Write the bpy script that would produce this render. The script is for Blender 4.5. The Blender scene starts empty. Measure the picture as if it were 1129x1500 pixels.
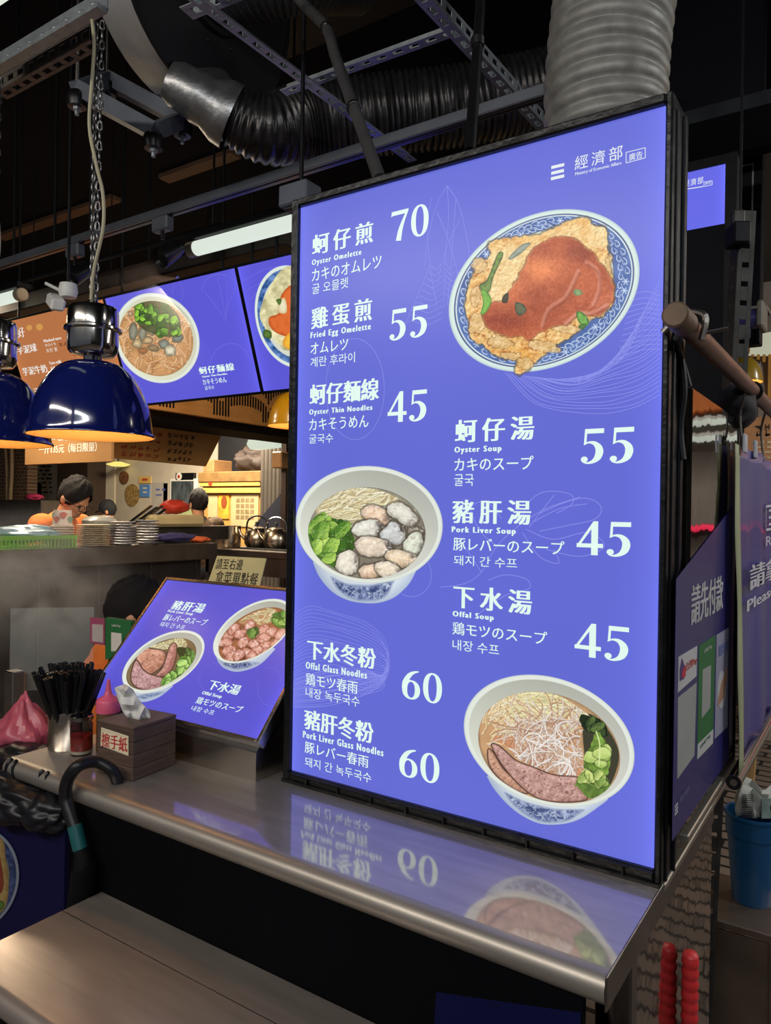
import bpy, math, random
import numpy as np
from mathutils import Vector

# ------------------------------------------------------------------ camera
FPX, CX, CY, ROLL, YAW = 1087.0, 564.5, 750.0, 0.0158, math.radians(33.8)
CAM = np.array([0.0, -1.2, 1.5])
_r = np.array([math.cos(YAW), math.sin(YAW), 0.0]); _u = np.array([0.0, 0.0, 1.0])
FWD = np.array([-math.sin(YAW), math.cos(YAW), 0.0])
CR = _r*math.cos(ROLL) + _u*math.sin(ROLL)
CU = _u*math.cos(ROLL) - _r*math.sin(ROLL)
scene = bpy.context.scene
COL = scene.collection
cam_data = bpy.data.cameras.new('camera'); cam = bpy.data.objects.new('camera', cam_data); COL.objects.link(cam)
cam_data.sensor_fit = 'HORIZONTAL'; cam_data.sensor_width = 36.0; cam_data.lens = 36.0*FPX/1129.0
cam_data.clip_start = 0.02
from mathutils import Matrix
cam.matrix_world = Matrix(((CR[0], CU[0], -FWD[0], CAM[0]), (CR[1], CU[1], -FWD[1], CAM[1]), (CR[2], CU[2], -FWD[2], CAM[2]), (0, 0, 0, 1)))
scene.camera = cam

# ------------------------------------------------------------------ world, light, exposure
scene.view_settings.view_transform = 'Standard'
scene.view_settings.look = 'None'
scene.view_settings.gamma = 1.0
scene.view_settings.use_curve_mapping = False
scene.view_settings.exposure = 0.0
world = bpy.data.worlds.new('world'); scene.world = world; world.use_nodes = True
world.node_tree.nodes['Background'].inputs[0].default_value = (0.75, 0.82, 1.0, 1)
world.node_tree.nodes['Background'].inputs[1].default_value = 0.12

def area_light(name, loc, target, sx, sy, power, color, spread=math.pi):
    l = bpy.data.lights.new(name, 'AREA'); l.shape = 'RECTANGLE'; l.size = sx; l.size_y = sy
    l.energy = power; l.color = color; l.spread = spread
    o = bpy.data.objects.new(name, l); COL.objects.link(o); o.location = loc
    d = Vector(target) - Vector(loc); o.rotation_euler = d.to_track_quat('-Z', 'Y').to_euler()
    return o
def point_light(name, loc, power, color, radius=0.05):
    l = bpy.data.lights.new(name, 'POINT'); l.energy = power; l.color = color; l.shadow_soft_size = radius
    o = bpy.data.objects.new(name, l); COL.objects.link(o); o.location = loc
    return o
# ceiling tubes of the market aisle behind and beside the photographer
area_light('aisle_tube_light', (0.7, -2.4, 3.0), (0.2, -0.6, 0.8), 2.4, 0.12, 40, (0.95, 0.98, 1.0))
area_light('aisle_tube_light', (-1.9, -2.8, 3.0), (-1.6, -0.8, 0.8), 2.4, 0.12, 44, (1.0, 0.93, 0.84))
area_light('aisle_tube_light', (1.7, 0.9, 2.85), (0.6, 0.6, 0.5), 0.2, 1.8, 26, (0.96, 0.98, 1.0))
area_light('aisle_tube_light', (1.9, 2.9, 2.8), (0.6, 3.2, 0.8), 0.2, 1.8, 55, (1.0, 0.94, 0.86))
# work lights of the kitchen, then one light added for the fascia
area_light('kitchen_light', (-4.7, 1.6, 2.75), (-4.5, 1.6, 0), 1.2, 0.3, 95, (1.0, 0.80, 0.56))
area_light('kitchen_light', (-5.8, 3.9, 2.8), (-5.8, 4.4, 0), 1.6, 0.5, 190, (1.0, 0.84, 0.62))
area_light('kitchen_light', (-2.7, 1.25, 2.45), (-3.9, 1.9, 1.7), 0.6, 0.2, 26, (1.0, 0.82, 0.62))  # added light without a fitting, tilted to brighten the slatted fascia

# ------------------------------------------------------------------ geometry helpers
def ray(px, py):
    return FWD + (px-CX)/FPX*CR - (py-CY)/FPX*CU
def at(px, py, X=None, Y=None, Z=None, d=None):
    r = ray(px, py)
    if X is not None: k = (X-CAM[0])/r[0]
    elif Y is not None: k = (Y-CAM[1])/r[1]
    elif Z is not None: k = (Z-CAM[2])/r[2]
    else: k = d
    return CAM + k*r
def proj(p):
    v = np.asarray(p, float)-CAM; z = v@FWD
    return CX+FPX*(v@CR)/z, CY-FPX*(v@CU)/z
WL = {}          # world position of each Empty / mesh origin
def setp(o, label=None, cat=None, group=None, kind=None):
    for k, v in (('label', label), ('category', cat), ('group', group), ('kind', kind)):
        if v: o[k] = v
    return o
def thing(name, label, cat, loc, group=None, kind=None):
    o = bpy.data.objects.new(name, None); o.empty_display_size = 0.05; COL.objects.link(o)
    o.location = loc; WL[o] = np.array(loc, float)
    return setp(o, label, cat, group, kind)
def link_mesh(name, verts, faces, mat, parent=None, smooth=False, sharp=40, loc=None):
    verts = np.asarray(verts, float).reshape(-1, 3)
    if parent is not None: org = WL[parent]
    elif loc is not None: org = np.array(loc, float)
    else: org = np.array([(verts[:, 0].min()+verts[:, 0].max())/2, (verts[:, 1].min()+verts[:, 1].max())/2, verts[:, 2].min()])
    m = bpy.data.meshes.new(name); m.from_pydata((verts-org).tolist(), [], faces); m.update()
    if mat: m.materials.append(mat)
    if smooth:
        m.polygons.foreach_set('use_smooth', [True]*len(m.polygons))
        try: m.set_sharp_from_angle(angle=math.radians(sharp))
        except Exception: pass
    o = bpy.data.objects.new(name, m); COL.objects.link(o)
    if parent is not None: o.parent = parent; WL[o] = org.copy()
    else: o.location = org; WL[o] = org
    return o
def unit(v): v = np.asarray(v, float); return v/(np.linalg.norm(v)+1e-12)
def frame_of(d):
    d = unit(d); a = np.array([0, 0, 1.0]) if abs(d[2]) < 0.9 else np.array([1.0, 0, 0])
    x = unit(np.cross(a, d)); return x, np.cross(d, x), d
def crom(pts, n=8, closed=False):
    P = [np.asarray(p, float) for p in pts]; out = []
    N = len(P); segs = N if closed else N-1
    for i in range(segs):
        if closed: p0, p1, p2, p3 = P[(i-1) % N], P[i], P[(i+1) % N], P[(i+2) % N]
        else: p0, p1, p2, p3 = P[max(i-1, 0)], P[i], P[i+1], P[min(i+2, N-1)]
        for k in range(n):
            t = k/n
            out.append(0.5*((2*p1)+(-p0+p2)*t+(2*p0-5*p1+4*p2-p3)*t*t+(-p0+3*p1-3*p2+p3)*t**3))
    if not closed: out.append(P[-1])
    return np.array(out)
class MB:
    def __init__(s): s.v = []; s.f = []
    def add(s, vs, fs):
        b = len(s.v); s.v += [tuple(map(float, p)) for p in vs]; s.f += [tuple(b+i for i in f) for f in fs]; return s
    def box(s, x0, x1, y0, y1, z0, z1, bev=0.0):
        """axis box with chamfered edges"""
        if bev <= 0:
            vs = [(x, y, z) for x in (x0, x1) for y in (y0, y1) for z in (z0, z1)]
            return s.add(vs, [(0, 1, 3, 2), (4, 6, 7, 5), (0, 4, 5, 1), (2, 3, 7, 6), (0, 2, 6, 4), (1, 5, 7, 3)])
        c = np.array([(x0+x1)/2, (y0+y1)/2, (z0+z1)/2]); h = np.abs(np.array([(x1-x0)/2, (y1-y0)/2, (z1-z0)/2]))
        return s.obox(c, (1, 0, 0), (0, 1, 0), (0, 0, 1), h, bev)
    def obox(s, c, ax, ay, az, h, bev=0.0):
        c = np.asarray(c, float); A = [unit(ax), unit(ay), unit(az)]; h = np.asarray(h, float); bev = min(bev, 0.45*2*h.min())
        if bev <= 0:
            vs = [c+sx*h[0]*A[0]+sy*h[1]*A[1]+sz*h[2]*A[2] for sx in (-1, 1) for sy in (-1, 1) for sz in (-1, 1)]
            return s.add(vs, [(0, 1, 3, 2), (4, 6, 7, 5), (0, 4, 5, 1), (2, 3, 7, 6), (0, 2, 6, 4), (1, 5, 7, 3)])
        vs = []; idx = {}
        for sx in (-1, 1):
            for sy in (-1, 1):
                for sz in (-1, 1):
                    for k in range(3):
                        q = h-bev; q = q.copy(); q[k] = h[k]
                        idx[(sx, sy, sz, k)] = len(vs)
                        vs.append(c+sx*q[0]*A[0]+sy*q[1]*A[1]+sz*q[2]*A[2])
        fs = []
        cyc = [(-1, -1), (1, -1), (1, 1), (-1, 1)]
        def key(k, sk, a, b):
            t = [0, 0, 0]; t[k] = sk; o = [i for i in range(3) if i != k]; t[o[0]] = a; t[o[1]] = b; return tuple(t)
        for k in range(3):
            for sk in (-1, 1):
                fs.append(tuple(idx[key(k, sk, a, b)+(k,)] for a, b in cyc))
        for k in range(3):           # edges along axis k
            o = [i for i in range(3) if i != k]
            for a in (-1, 1):
                for b in (-1, 1):
                    t0 = [0, 0, 0]; t1 = [0, 0, 0]; t0[k] = -1; t1[k] = 1
                    for t in (t0, t1): t[o[0]] = a; t[o[1]] = b
                    fs.append((idx[tuple(t0)+(o[0],)], idx[tuple(t1)+(o[0],)], idx[tuple(t1)+(o[1],)], idx[tuple(t0)+(o[1],)]))
        for sx in (-1, 1):
            for sy in (-1, 1):
                for sz in (-1, 1):
                    fs.append(tuple(idx[(sx, sy, sz, k)] for k in range(3)))
        return s.add(vs, fs)
    def beam(s, p, q, w, h, up=(0, 0, 1), bev=0.0):
        p = np.asarray(p, float); q = np.asarray(q, float); d = q-p; L = np.linalg.norm(d); d = d/L
        x = unit(np.cross(d, up)); z = np.cross(x, d)
        return s.obox((p+q)/2, x, d, z, (w/2, L/2, h/2), bev)
    def tube(s, pts, r, n=10, cap=True, closed=False):
        P = np.array(pts, float); N = len(P)
        R = np.full(N, r) if np.isscalar(r) else np.asarray(r, float)
        vs = []; x = None
        for i in range(N):
            if closed: d = P[(i+1) % N]-P[i-1]
            else: d = P[min(i+1, N-1)]-P[max(i-1, 0)]
            d = unit(d)
            if x is None: x = frame_of(d)[0]
            x = unit(x-d*(x@d)); y = np.cross(d, x)
            for k in range(n):
                a = 2*math.pi*k/n; vs.append(P[i]+R[i]*(math.cos(a)*x+math.sin(a)*y))
        fs = []
        for i in range(N if closed else N-1):
            j = (i+1) % N
            for k in range(n):
                k2 = (k+1) % n; fs.append((i*n+k, i*n+k2, j*n+k2, j*n+k))
        if cap and not closed: fs += [tuple(range(n))[::-1], tuple((N-1)*n+k for k in range(n))]
        return s.add(vs, fs)
    def lathe(s, c, prof, axis=(0, 0, 1), n=32, a0=0.0, a1=2*math.pi):
        """prof: list of (radius, height)"""
        x, y, d = frame_of(axis)
        full = abs(a1-a0-2*math.pi) < 1e-6; m = n if full else n+1
        c = np.asarray(c, float); vs = []; fs = []
        for r, h in prof:
            for k in range(m):
                a = a0+(a1-a0)*k/n; vs.append(c+d*h+max(r, 1e-5)*(math.cos(a)*x+math.sin(a)*y))
        for i in range(len(prof)-1):
            for k in range(n):
                k2 = (k+1) % m; fs.append((i*m+k, i*m+k2, (i+1)*m+k2, (i+1)*m+k))
        return s.add(vs, fs)
    def cyl(s, p, q, r, n=20):
        p = np.asarray(p, float); q = np.asarray(q, float); L = np.linalg.norm(q-p); b = min(r*0.15, L*0.2)
        return s.lathe(p, [(0, 0), (r-b, 0), (r, b), (r, L-b), (r-b, L), (0, L)], q-p, n)
    def prism(s, poly, o, ux, uy, depth):
        """2-D polygon extruded by the vector depth"""
        o = np.asarray(o, float); ux = np.asarray(ux, float); uy = np.asarray(uy, float); dv = np.asarray(depth, float); n = len(poly)
        vs = [o+a*ux+b*uy for a, b in poly]; vs += [v+dv for v in vs]
        fs = [tuple(range(n))[::-1], tuple(range(n, 2*n))]+[(i, (i+1) % n, n+(i+1) % n, n+i) for i in range(n)]
        return s.add(vs, fs)
    def grid(s, P):
        P = np.asarray(P, float); h, w = P.shape[:2]
        fs = [(i*w+j, i*w+j+1, (i+1)*w+j+1, (i+1)*w+j) for i in range(h-1) for j in range(w-1)]
        return s.add(P.reshape(-1, 3), fs)
    def sphere(s, c, r, n=16, m=10, sc=(1, 1, 1), fn=None):
        vs = []; c = np.asarray(c, float)
        for i in range(m+1):
            th = math.pi*i/m
            for k in range(n):
                a = 2*math.pi*k/n
                u = np.array([math.sin(th)*math.cos(a), math.sin(th)*math.sin(a), math.cos(th)])
                q = u*r*np.array(sc)
                if fn is not None: q = q*fn(u)
                vs.append(c+q)
        fs = [(i*n+k, (i+1)*n+k, (i+1)*n+(k+1) % n, i*n+(k+1) % n) for i in range(m) for k in range(n)]
        return s.add(vs, fs)
    def build(s, name, mat, parent=None, smooth=False, sharp=40, loc=None):
        return link_mesh(name, s.v, s.f, mat, parent, smooth, sharp, loc)
def solid(o, t, offset=-1.0):
    m = o.modifiers.new('thickness', 'SOLIDIFY'); m.thickness = t; m.offset = offset; return o
def subd(o, n=1):
    m = o.modifiers.new('smooth', 'SUBSURF'); m.levels = n; m.render_levels = n; return o

# ------------------------------------------------------------------ materials
def lin(c):
    c = np.asarray(c, float)/255.0
    return np.where(c <= 0.04045, c/12.92, ((c+0.055)/1.055)**2.4)
def rgba(c): l = lin(c); return (float(l[0]), float(l[1]), float(l[2]), 1.0)
MATS = {}
def mat(name, col, rough=0.5, metal=0.0, var=0.12, scale=12.0, bump=0.0, bscale=60.0, stretch=None, rvar=0.0, coat=0.0, alpha=None, trans=0.0, ior=1.45, spec=0.5, col2=None):
    """principled surface with noise driven colour, roughness and relief"""
    if name in MATS: return MATS[name]
    m = bpy.data.materials.new(name); m.use_nodes = True; nt = m.node_tree; N = nt.nodes; L = nt.links
    b = N['Principled BSDF']; tc = N.new('ShaderNodeTexCoord'); src = tc.outputs['Object']
    if stretch:
        mp = N.new('ShaderNodeMapping'); mp.inputs['Scale'].default_value = stretch; L.new(src, mp.inputs['Vector']); src = mp.outputs[0]
    nz = N.new('ShaderNodeTexNoise'); nz.inputs['Scale'].default_value = scale; nz.inputs['Detail'].default_value = 5; L.new(src, nz.inputs['Vector'])
    rp = N.new('ShaderNodeValToRGB'); L.new(nz.outputs['Fac'], rp.inputs[0])
    c = np.array(rgba(col)[:3]); c2 = np.array(rgba(col2)[:3]) if col2 else c*(1+var)
    rp.color_ramp.elements[0].position = 0.3; rp.color_ramp.elements[1].position = 0.7
    rp.color_ramp.elements[0].color = (*(c*(1-var)), 1); rp.color_ramp.elements[1].color = (*np.minimum(c2, 1), 1)
    L.new(rp.outputs[0], b.inputs['Base Color'])
    b.inputs['Roughness'].default_value = rough; b.inputs['Metallic'].default_value = metal
    b.inputs['Specular IOR Level'].default_value = spec; b.inputs['IOR'].default_value = ior
    if rvar:
        mr = N.new('ShaderNodeMapRange'); mr.inputs['To Min'].default_value = max(rough-rvar, 0.02); mr.inputs['To Max'].default_value = min(rough+rvar, 1)
        L.new(nz.outputs['Fac'], mr.inputs['Value']); L.new(mr.outputs[0], b.inputs['Roughness'])
    if bump:
        nb = N.new('ShaderNodeTexNoise'); nb.inputs['Scale'].default_value = bscale; nb.inputs['Detail'].default_value = 3; L.new(src, nb.inputs['Vector'])
        bp = N.new('ShaderNodeBump'); bp.inputs['Strength'].default_value = bump; bp.inputs['Distance'].default_value = 0.01
        L.new(nb.outputs['Fac'], bp.inputs['Height']); L.new(bp.outputs[0], b.inputs['Normal'])
    if coat: b.inputs['Coat Weight'].default_value = coat; b.inputs['Coat Roughness'].default_value = 0.05
    if trans: b.inputs['Transmission Weight'].default_value = trans
    if alpha is not None: b.inputs['Alpha'].default_value = alpha
    MATS[name] = m; return m
def emis(name, col, strength=1.0, sample=False, base=None):
    if name in MATS: return MATS[name]
    m = bpy.data.materials.new(name); m.use_nodes = True; N = m.node_tree.nodes; b = N['Principled BSDF']
    b.inputs['Base Color'].default_value = rgba(base or (20, 20, 20)); b.inputs['Roughness'].default_value = 0.4
    nz = N.new('ShaderNodeTexNoise'); nz.inputs['Scale'].default_value = 5
    mx = N.new('ShaderNodeMix'); mx.data_type = 'RGBA'; mx.inputs[6].default_value = rgba(col); mx.inputs[7].default_value = tuple(0.96*x for x in rgba(col)[:3])+(1,)
    m.node_tree.links.new(nz.outputs['Fac'], mx.inputs[0]); m.node_tree.links.new(mx.outputs[2], b.inputs['Emission Color'])
    b.inputs['Emission Strength'].default_value = strength
    m.cycles.emission_sampling = 'FRONT' if sample else 'NONE'
    MATS[name] = m; return m
def print_mat(name, lit=0.0, rough=0.35):
    """printed picture: colour comes from the print itself; lit > 0 for a backlit film"""
    if name in MATS: return MATS[name]
    m = bpy.data.materials.new(name); m.use_nodes = True; N = m.node_tree.nodes; b = N['Principled BSDF']
    a = N.new('ShaderNodeAttribute'); a.attribute_name = 'Col'
    b.inputs['Roughness'].default_value = rough
    if lit:
        b.inputs['Base Color'].default_value = (0.01, 0.01, 0.01, 1); b.inputs['Specular IOR Level'].default_value = 0.2; m.node_tree.links.new(a.outputs['Color'], b.inputs['Emission Color']); b.inputs['Emission Strength'].default_value = lit
    else: m.node_tree.links.new(a.outputs['Color'], b.inputs['Base Color'])
    m.cycles.emission_sampling = 'NONE'
    MATS[name] = m; return m
STEEL = mat('brushed_steel', (196, 190, 182), 0.24, 1.0, 0.06, 9, 0.012, 5, stretch=(1, 14, 14), rvar=0.06)
STEEL_D = mat('dull_steel', (128, 122, 116), 0.38, 1.0, 0.2, 14, 0.03, 40, rvar=0.1)
CHROME = mat('chrome', (215, 212, 205), 0.1, 1.0, 0.04, 6)
MIRROR = mat('wavy_polished_steel', (150, 140, 130), 0.05, 1.0, 0.06, 3, 0.4, 5, stretch=(1, 1, 0.6))
GALV = mat('galvanised_steel', (165, 172, 176), 0.45, 0.8, 0.18, 40, 0.02, 90)
BLACKM = mat('black_painted_metal', (13, 14, 18), 0.5, 0.0, 0.3, 25, 0.04, 80, spec=0.25)
BLACKP = mat('black_plastic', (16, 16, 18), 0.35, 0, 0.2, 20)
BLACK_MATT = mat('matt_black_paint', (6, 7, 10), 0.85, 0, 0.3, 4, 0.05, 20, spec=0.08)
def counter_steel(name, col, r0, r1, fac):
    """worn sheet steel: a sharp and a broad reflection over each other, brushed along its length"""
    m = bpy.data.materials.new(name); m.use_nodes = True; N = m.node_tree.nodes; L = m.node_tree.links; b = N['Principled BSDF']; c = N.new('ShaderNodeBsdfPrincipled'); mx = N.new('ShaderNodeMixShader')
    tc = N.new('ShaderNodeTexCoord'); mp = N.new('ShaderNodeMapping'); mp.inputs['Scale'].default_value = (1.0, 7, 7); L.new(tc.outputs['Object'], mp.inputs['Vector']); nz = N.new('ShaderNodeTexNoise'); nz.inputs['Scale'].default_value = 6; nz.inputs['Detail'].default_value = 6; L.new(mp.outputs[0], nz.inputs['Vector'])
    rp = N.new('ShaderNodeValToRGB'); L.new(nz.outputs['Fac'], rp.inputs[0]); k = np.array(rgba(col)[:3]); rp.color_ramp.elements[0].position = 0.3; rp.color_ramp.elements[1].position = 0.7; rp.color_ramp.elements[0].color = (*(k*0.86), 1); rp.color_ramp.elements[1].color = (*np.minimum(k*1.08, 1), 1)
    bp = N.new('ShaderNodeBump'); bp.inputs['Strength'].default_value = 0.012; bp.inputs['Distance'].default_value = 0.01; n2 = N.new('ShaderNodeTexNoise'); n2.inputs['Scale'].default_value = 7; L.new(tc.outputs['Object'], n2.inputs['Vector']); L.new(n2.outputs['Fac'], bp.inputs['Height'])
    for s, r, me in ((b, r0, 1.0), (c, r1, 0.6)):
        L.new(rp.outputs[0], s.inputs['Base Color']); s.inputs['Metallic'].default_value = me; s.inputs['Roughness'].default_value = r; L.new(bp.outputs[0], s.inputs['Normal'])
    mx.inputs[0].default_value = fac; L.new(b.outputs[0], mx.inputs[1]); L.new(c.outputs[0], mx.inputs[2]); L.new(mx.outputs[0], N['Material Output'].inputs['Surface']); MATS[name] = m; return m
COUNTER = counter_steel('worn_counter_steel', (196, 187, 177), 0.07, 0.46, 0.47)
BENCH = counter_steel('worn_bench_steel', (166, 154, 144), 0.22, 0.5, 0.75)
FOIL = mat('duct_foil', (150, 150, 150), 0.33, 0.85, 0.25, 20, 0.15, 45)
WHITEP = mat('white_plastic', (225, 224, 218), 0.4, 0, 0.04)
BLUE_LIT = (96, 104, 210)
WHITE_LIT = emis('backlit_white', (226, 250, 240), 1.0)

# ------------------------------------------------------------------ writing
def glyphs(body, copies=(0.0,), spacing=1.0, offset=0.0, res=2):
    c = bpy.data.curves.new('writing', 'FONT'); c.body = body; c.resolution_u = res; c.space_character = spacing; c.offset = offset
    o = bpy.data.objects.new('writing', c); COL.objects.link(o)
    m = bpy.data.meshes.new_from_object(o.evaluated_get(bpy.context.evaluated_depsgraph_get()))
    v = np.array([x.co[:2] for x in m.vertices]); f = [tuple(p.vertices) for p in m.polygons]
    bpy.data.objects.remove(o); bpy.data.curves.remove(c); bpy.data.meshes.remove(m)
    V = []; Fs = []
    for dx in copies:
        b = sum(len(x) for x in V); V.append(v+np.array([dx, 0])); Fs += [tuple(b+i for i in q) for q in f]
    return np.vstack(V), Fs, len(copies)
def digit(ch):
    """bold serif numeral in a 0.62 x 1 cell"""
    V = []; Fs = []
    def poly(p): b = len(V); V.extend(p); Fs.append(tuple(range(b, b+len(p))))
    def ring(c, r0, r1, n=40, e=2.2):
        b = len(V)
        for k in range(n):
            a = 2*math.pi*k/n; ca, sa = math.cos(a), math.sin(a)
            ca = math.copysign(abs(ca)**(2/e), ca); sa = math.copysign(abs(sa)**(2/e), sa)
            V.append((c[0]+r0[0]*ca, c[1]+r0[1]*sa)); V.append((c[0]+r1[0]*ca, c[1]+r1[1]*sa))
        for k in range(n):
            k2 = (k+1) % n; Fs.append((b+2*k, b+2*k2, b+2*k2+1, b+2*k+1))
    def stroke(pts, ws, n=8):
        P = crom(pts, n); W = np.interp(np.linspace(0, len(ws)-1, len(P)), range(len(ws)), ws); b = len(V)
        for i, p in enumerate(P):
            d = P[min(i+1, len(P)-1)]-P[max(i-1, 0)]; d = d/np.linalg.norm(d); nn = np.array([-d[1], d[0]])
            V.append(tuple(p+nn*W[i]/2)); V.append(tuple(p-nn*W[i]/2))
        for i in range(len(P)-1): Fs.append((b+2*i, b+2*i+1, b+2*i+3, b+2*i+2))
    def disc(c, r): poly([(c[0]+r*math.cos(2*math.pi*k/20), c[1]+r*math.sin(2*math.pi*k/20)) for k in range(20)])
    if ch == '0': ring((.31, .5), (.30, .515), (.135, .455))
    if ch == '7':
        poly([(.02, .99), (.61, .99), (.61, .95), (.55, .855), (.05, .855), (.0, .82)])
        stroke([(.585, .95), (.45, .66), (.34, .36), (.27, 0)], [.06, .10, .15, .19])
    if ch == '5':
        poly([(.13, .99), (.57, .99), (.57, .855), (.125, .855)]); poly([(.11, .99), (.165, .99), (.15, .60), (.085, .52)])
        stroke([(.085, .54), (.2, .60), (.34, .575), (.44, .46), (.465, .32), (.42, .16), (.31, .05), (.17, .01), (.06, .05)], [.03, .05, .11, .17, .19, .17, .10, .05, .04]); disc((.10, .115), .085)
    if ch == '4':
        poly([(.35, 0), (.51, 0), (.51, 1), (.40, 1), (.35, .9)]); poly([(.0, .27), (.07, .27), (.37, .80), (.43, 1), (.40, 1)]); poly([(.0, .22), (.63, .22), (.63, .34), (.0, .34)])
    if ch == '6':
        ring((.32, .32), (.295, .335), (.125, .275))
        stroke([(.105, .33), (.125, .55), (.25, .80), (.40, .93), (.56, .985)], [.17, .18, .15, .09, .035])
    return np.array(V), Fs
def number(s):
    V = []; Fs = []; n = 0
    for i, ch in enumerate(s):
        v, f = digit(ch); V.append(v+np.array([i*0.70, 0])); Fs += [tuple(n+k for k in q) for q in f]; n += len(v)
    return np.vstack(V), Fs, 1
def fit(V, x0, x1, y0, y1):
    lo = V.min(0); hi = V.max(0); s = np.array([(x1-x0), (y1-y0)])/(hi-lo); return (V-lo)*s+np.array([x0, y0])
class Plane:
    """a flat printed face: o + u*ux + v*uy, n points to the viewer's side"""
    def __init__(s, o, ux, uy):
        s.o = np.asarray(o, float); s.ux = unit(ux); s.uy = np.asarray(uy, float); s.uy = unit(s.uy-s.ux*(s.uy@s.ux)); s.n = np.cross(s.ux, s.uy)
    def px(s, x, y):
        r = ray(x, y); k = ((s.o-CAM)@s.n)/(r@s.n); p = CAM+k*r-s.o; return np.array([p@s.ux, p@s.uy])
    def pt(s, uv, lift=0.0):
        uv = np.asarray(uv, float); return s.o+uv[..., 0:1]*s.ux+uv[..., 1:2]*s.uy+lift*s.n
    def text(s, name, VF, xl, xr, yt, yb, material, parent, lift=0.0008):
        """fit the writing to the box read off the photo: left x, right x, top and bottom y at the left end"""
        V, Fs, nc = VF; a = s.px(xl, yt); b = s.px(xl, yb)
        lo, hi = -3.0, 3.0
        # right end: the u at which the line through mid height reaches xr
        vm = (a[1]+b[1])/2; u0 = (a[0]+b[0])/2; ua = u0
        us = np.linspace(u0, u0+2.0, 4001); P = s.pt(np.stack([us, np.full_like(us, vm)], 1)); q = P-CAM; xs = CX+FPX*(q@CR)/(q@FWD)
        u1 = us[int(np.argmin(np.abs(xs-xr)))]
        W = fit(V, u0, u1, b[1], a[1])
        P = s.pt(W, lift)+np.repeat(np.arange(nc), len(W)//nc)[:, None]*0.00012*s.n
        return link_mesh(name, P, Fs, material, parent)
    def ribbon(s, name, lines, w, material, parent, lift=0.0005):
        V = []; Fs = []
        for pts in lines:
            P = crom([s.px(*p) for p in pts], 6); b = len(V)
            for i, p in enumerate(P):
                d = P[min(i+1, len(P)-1)]-P[max(i-1, 0)]; d = d/(np.linalg.norm(d)+1e-9); nn = np.array([-d[1], d[0]])
                V += [p+nn*w/2, p-nn*w/2]
            Fs += [(b+2*i, b+2*i+1, b+2*i+3, b+2*i+2) for i in range(len(P)-1)]
        return link_mesh(name, s.pt(np.array(V), lift), Fs, material, parent)
def marks(n, seed):
    """a row of brushed marks too small to read in the photo"""
    rg = np.random.default_rng(seed); V = []; Fs = []
    for k in range(n):
        for q in range(6):
            h = q % 2 == 0; c = rg.uniform(0.12, 0.78, 2); L = rg.uniform(0.4, 0.75); t = 0.11
            x0, x1, y0, y1 = (max(c[0]-L/2, 0.05), min(c[0]+L/2, 0.85), c[1]-t/2, c[1]+t/2) if h else (c[0]-t/2, c[0]+t/2, max(c[1]-L/2, 0.02), min(c[1]+L/2, 0.95))
            b = len(V); o = k*1.05; V += [(o+x0, y0), (o+x1, y0), (o+x1, y1), (o+x0, y1)]; Fs.append((b, b+1, b+2, b+3))
    return np.array(V), Fs, 1
SONG = (-0.040, -0.014, 0.014, 0.040)
BOLD = (-0.015, 0.015)

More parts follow.
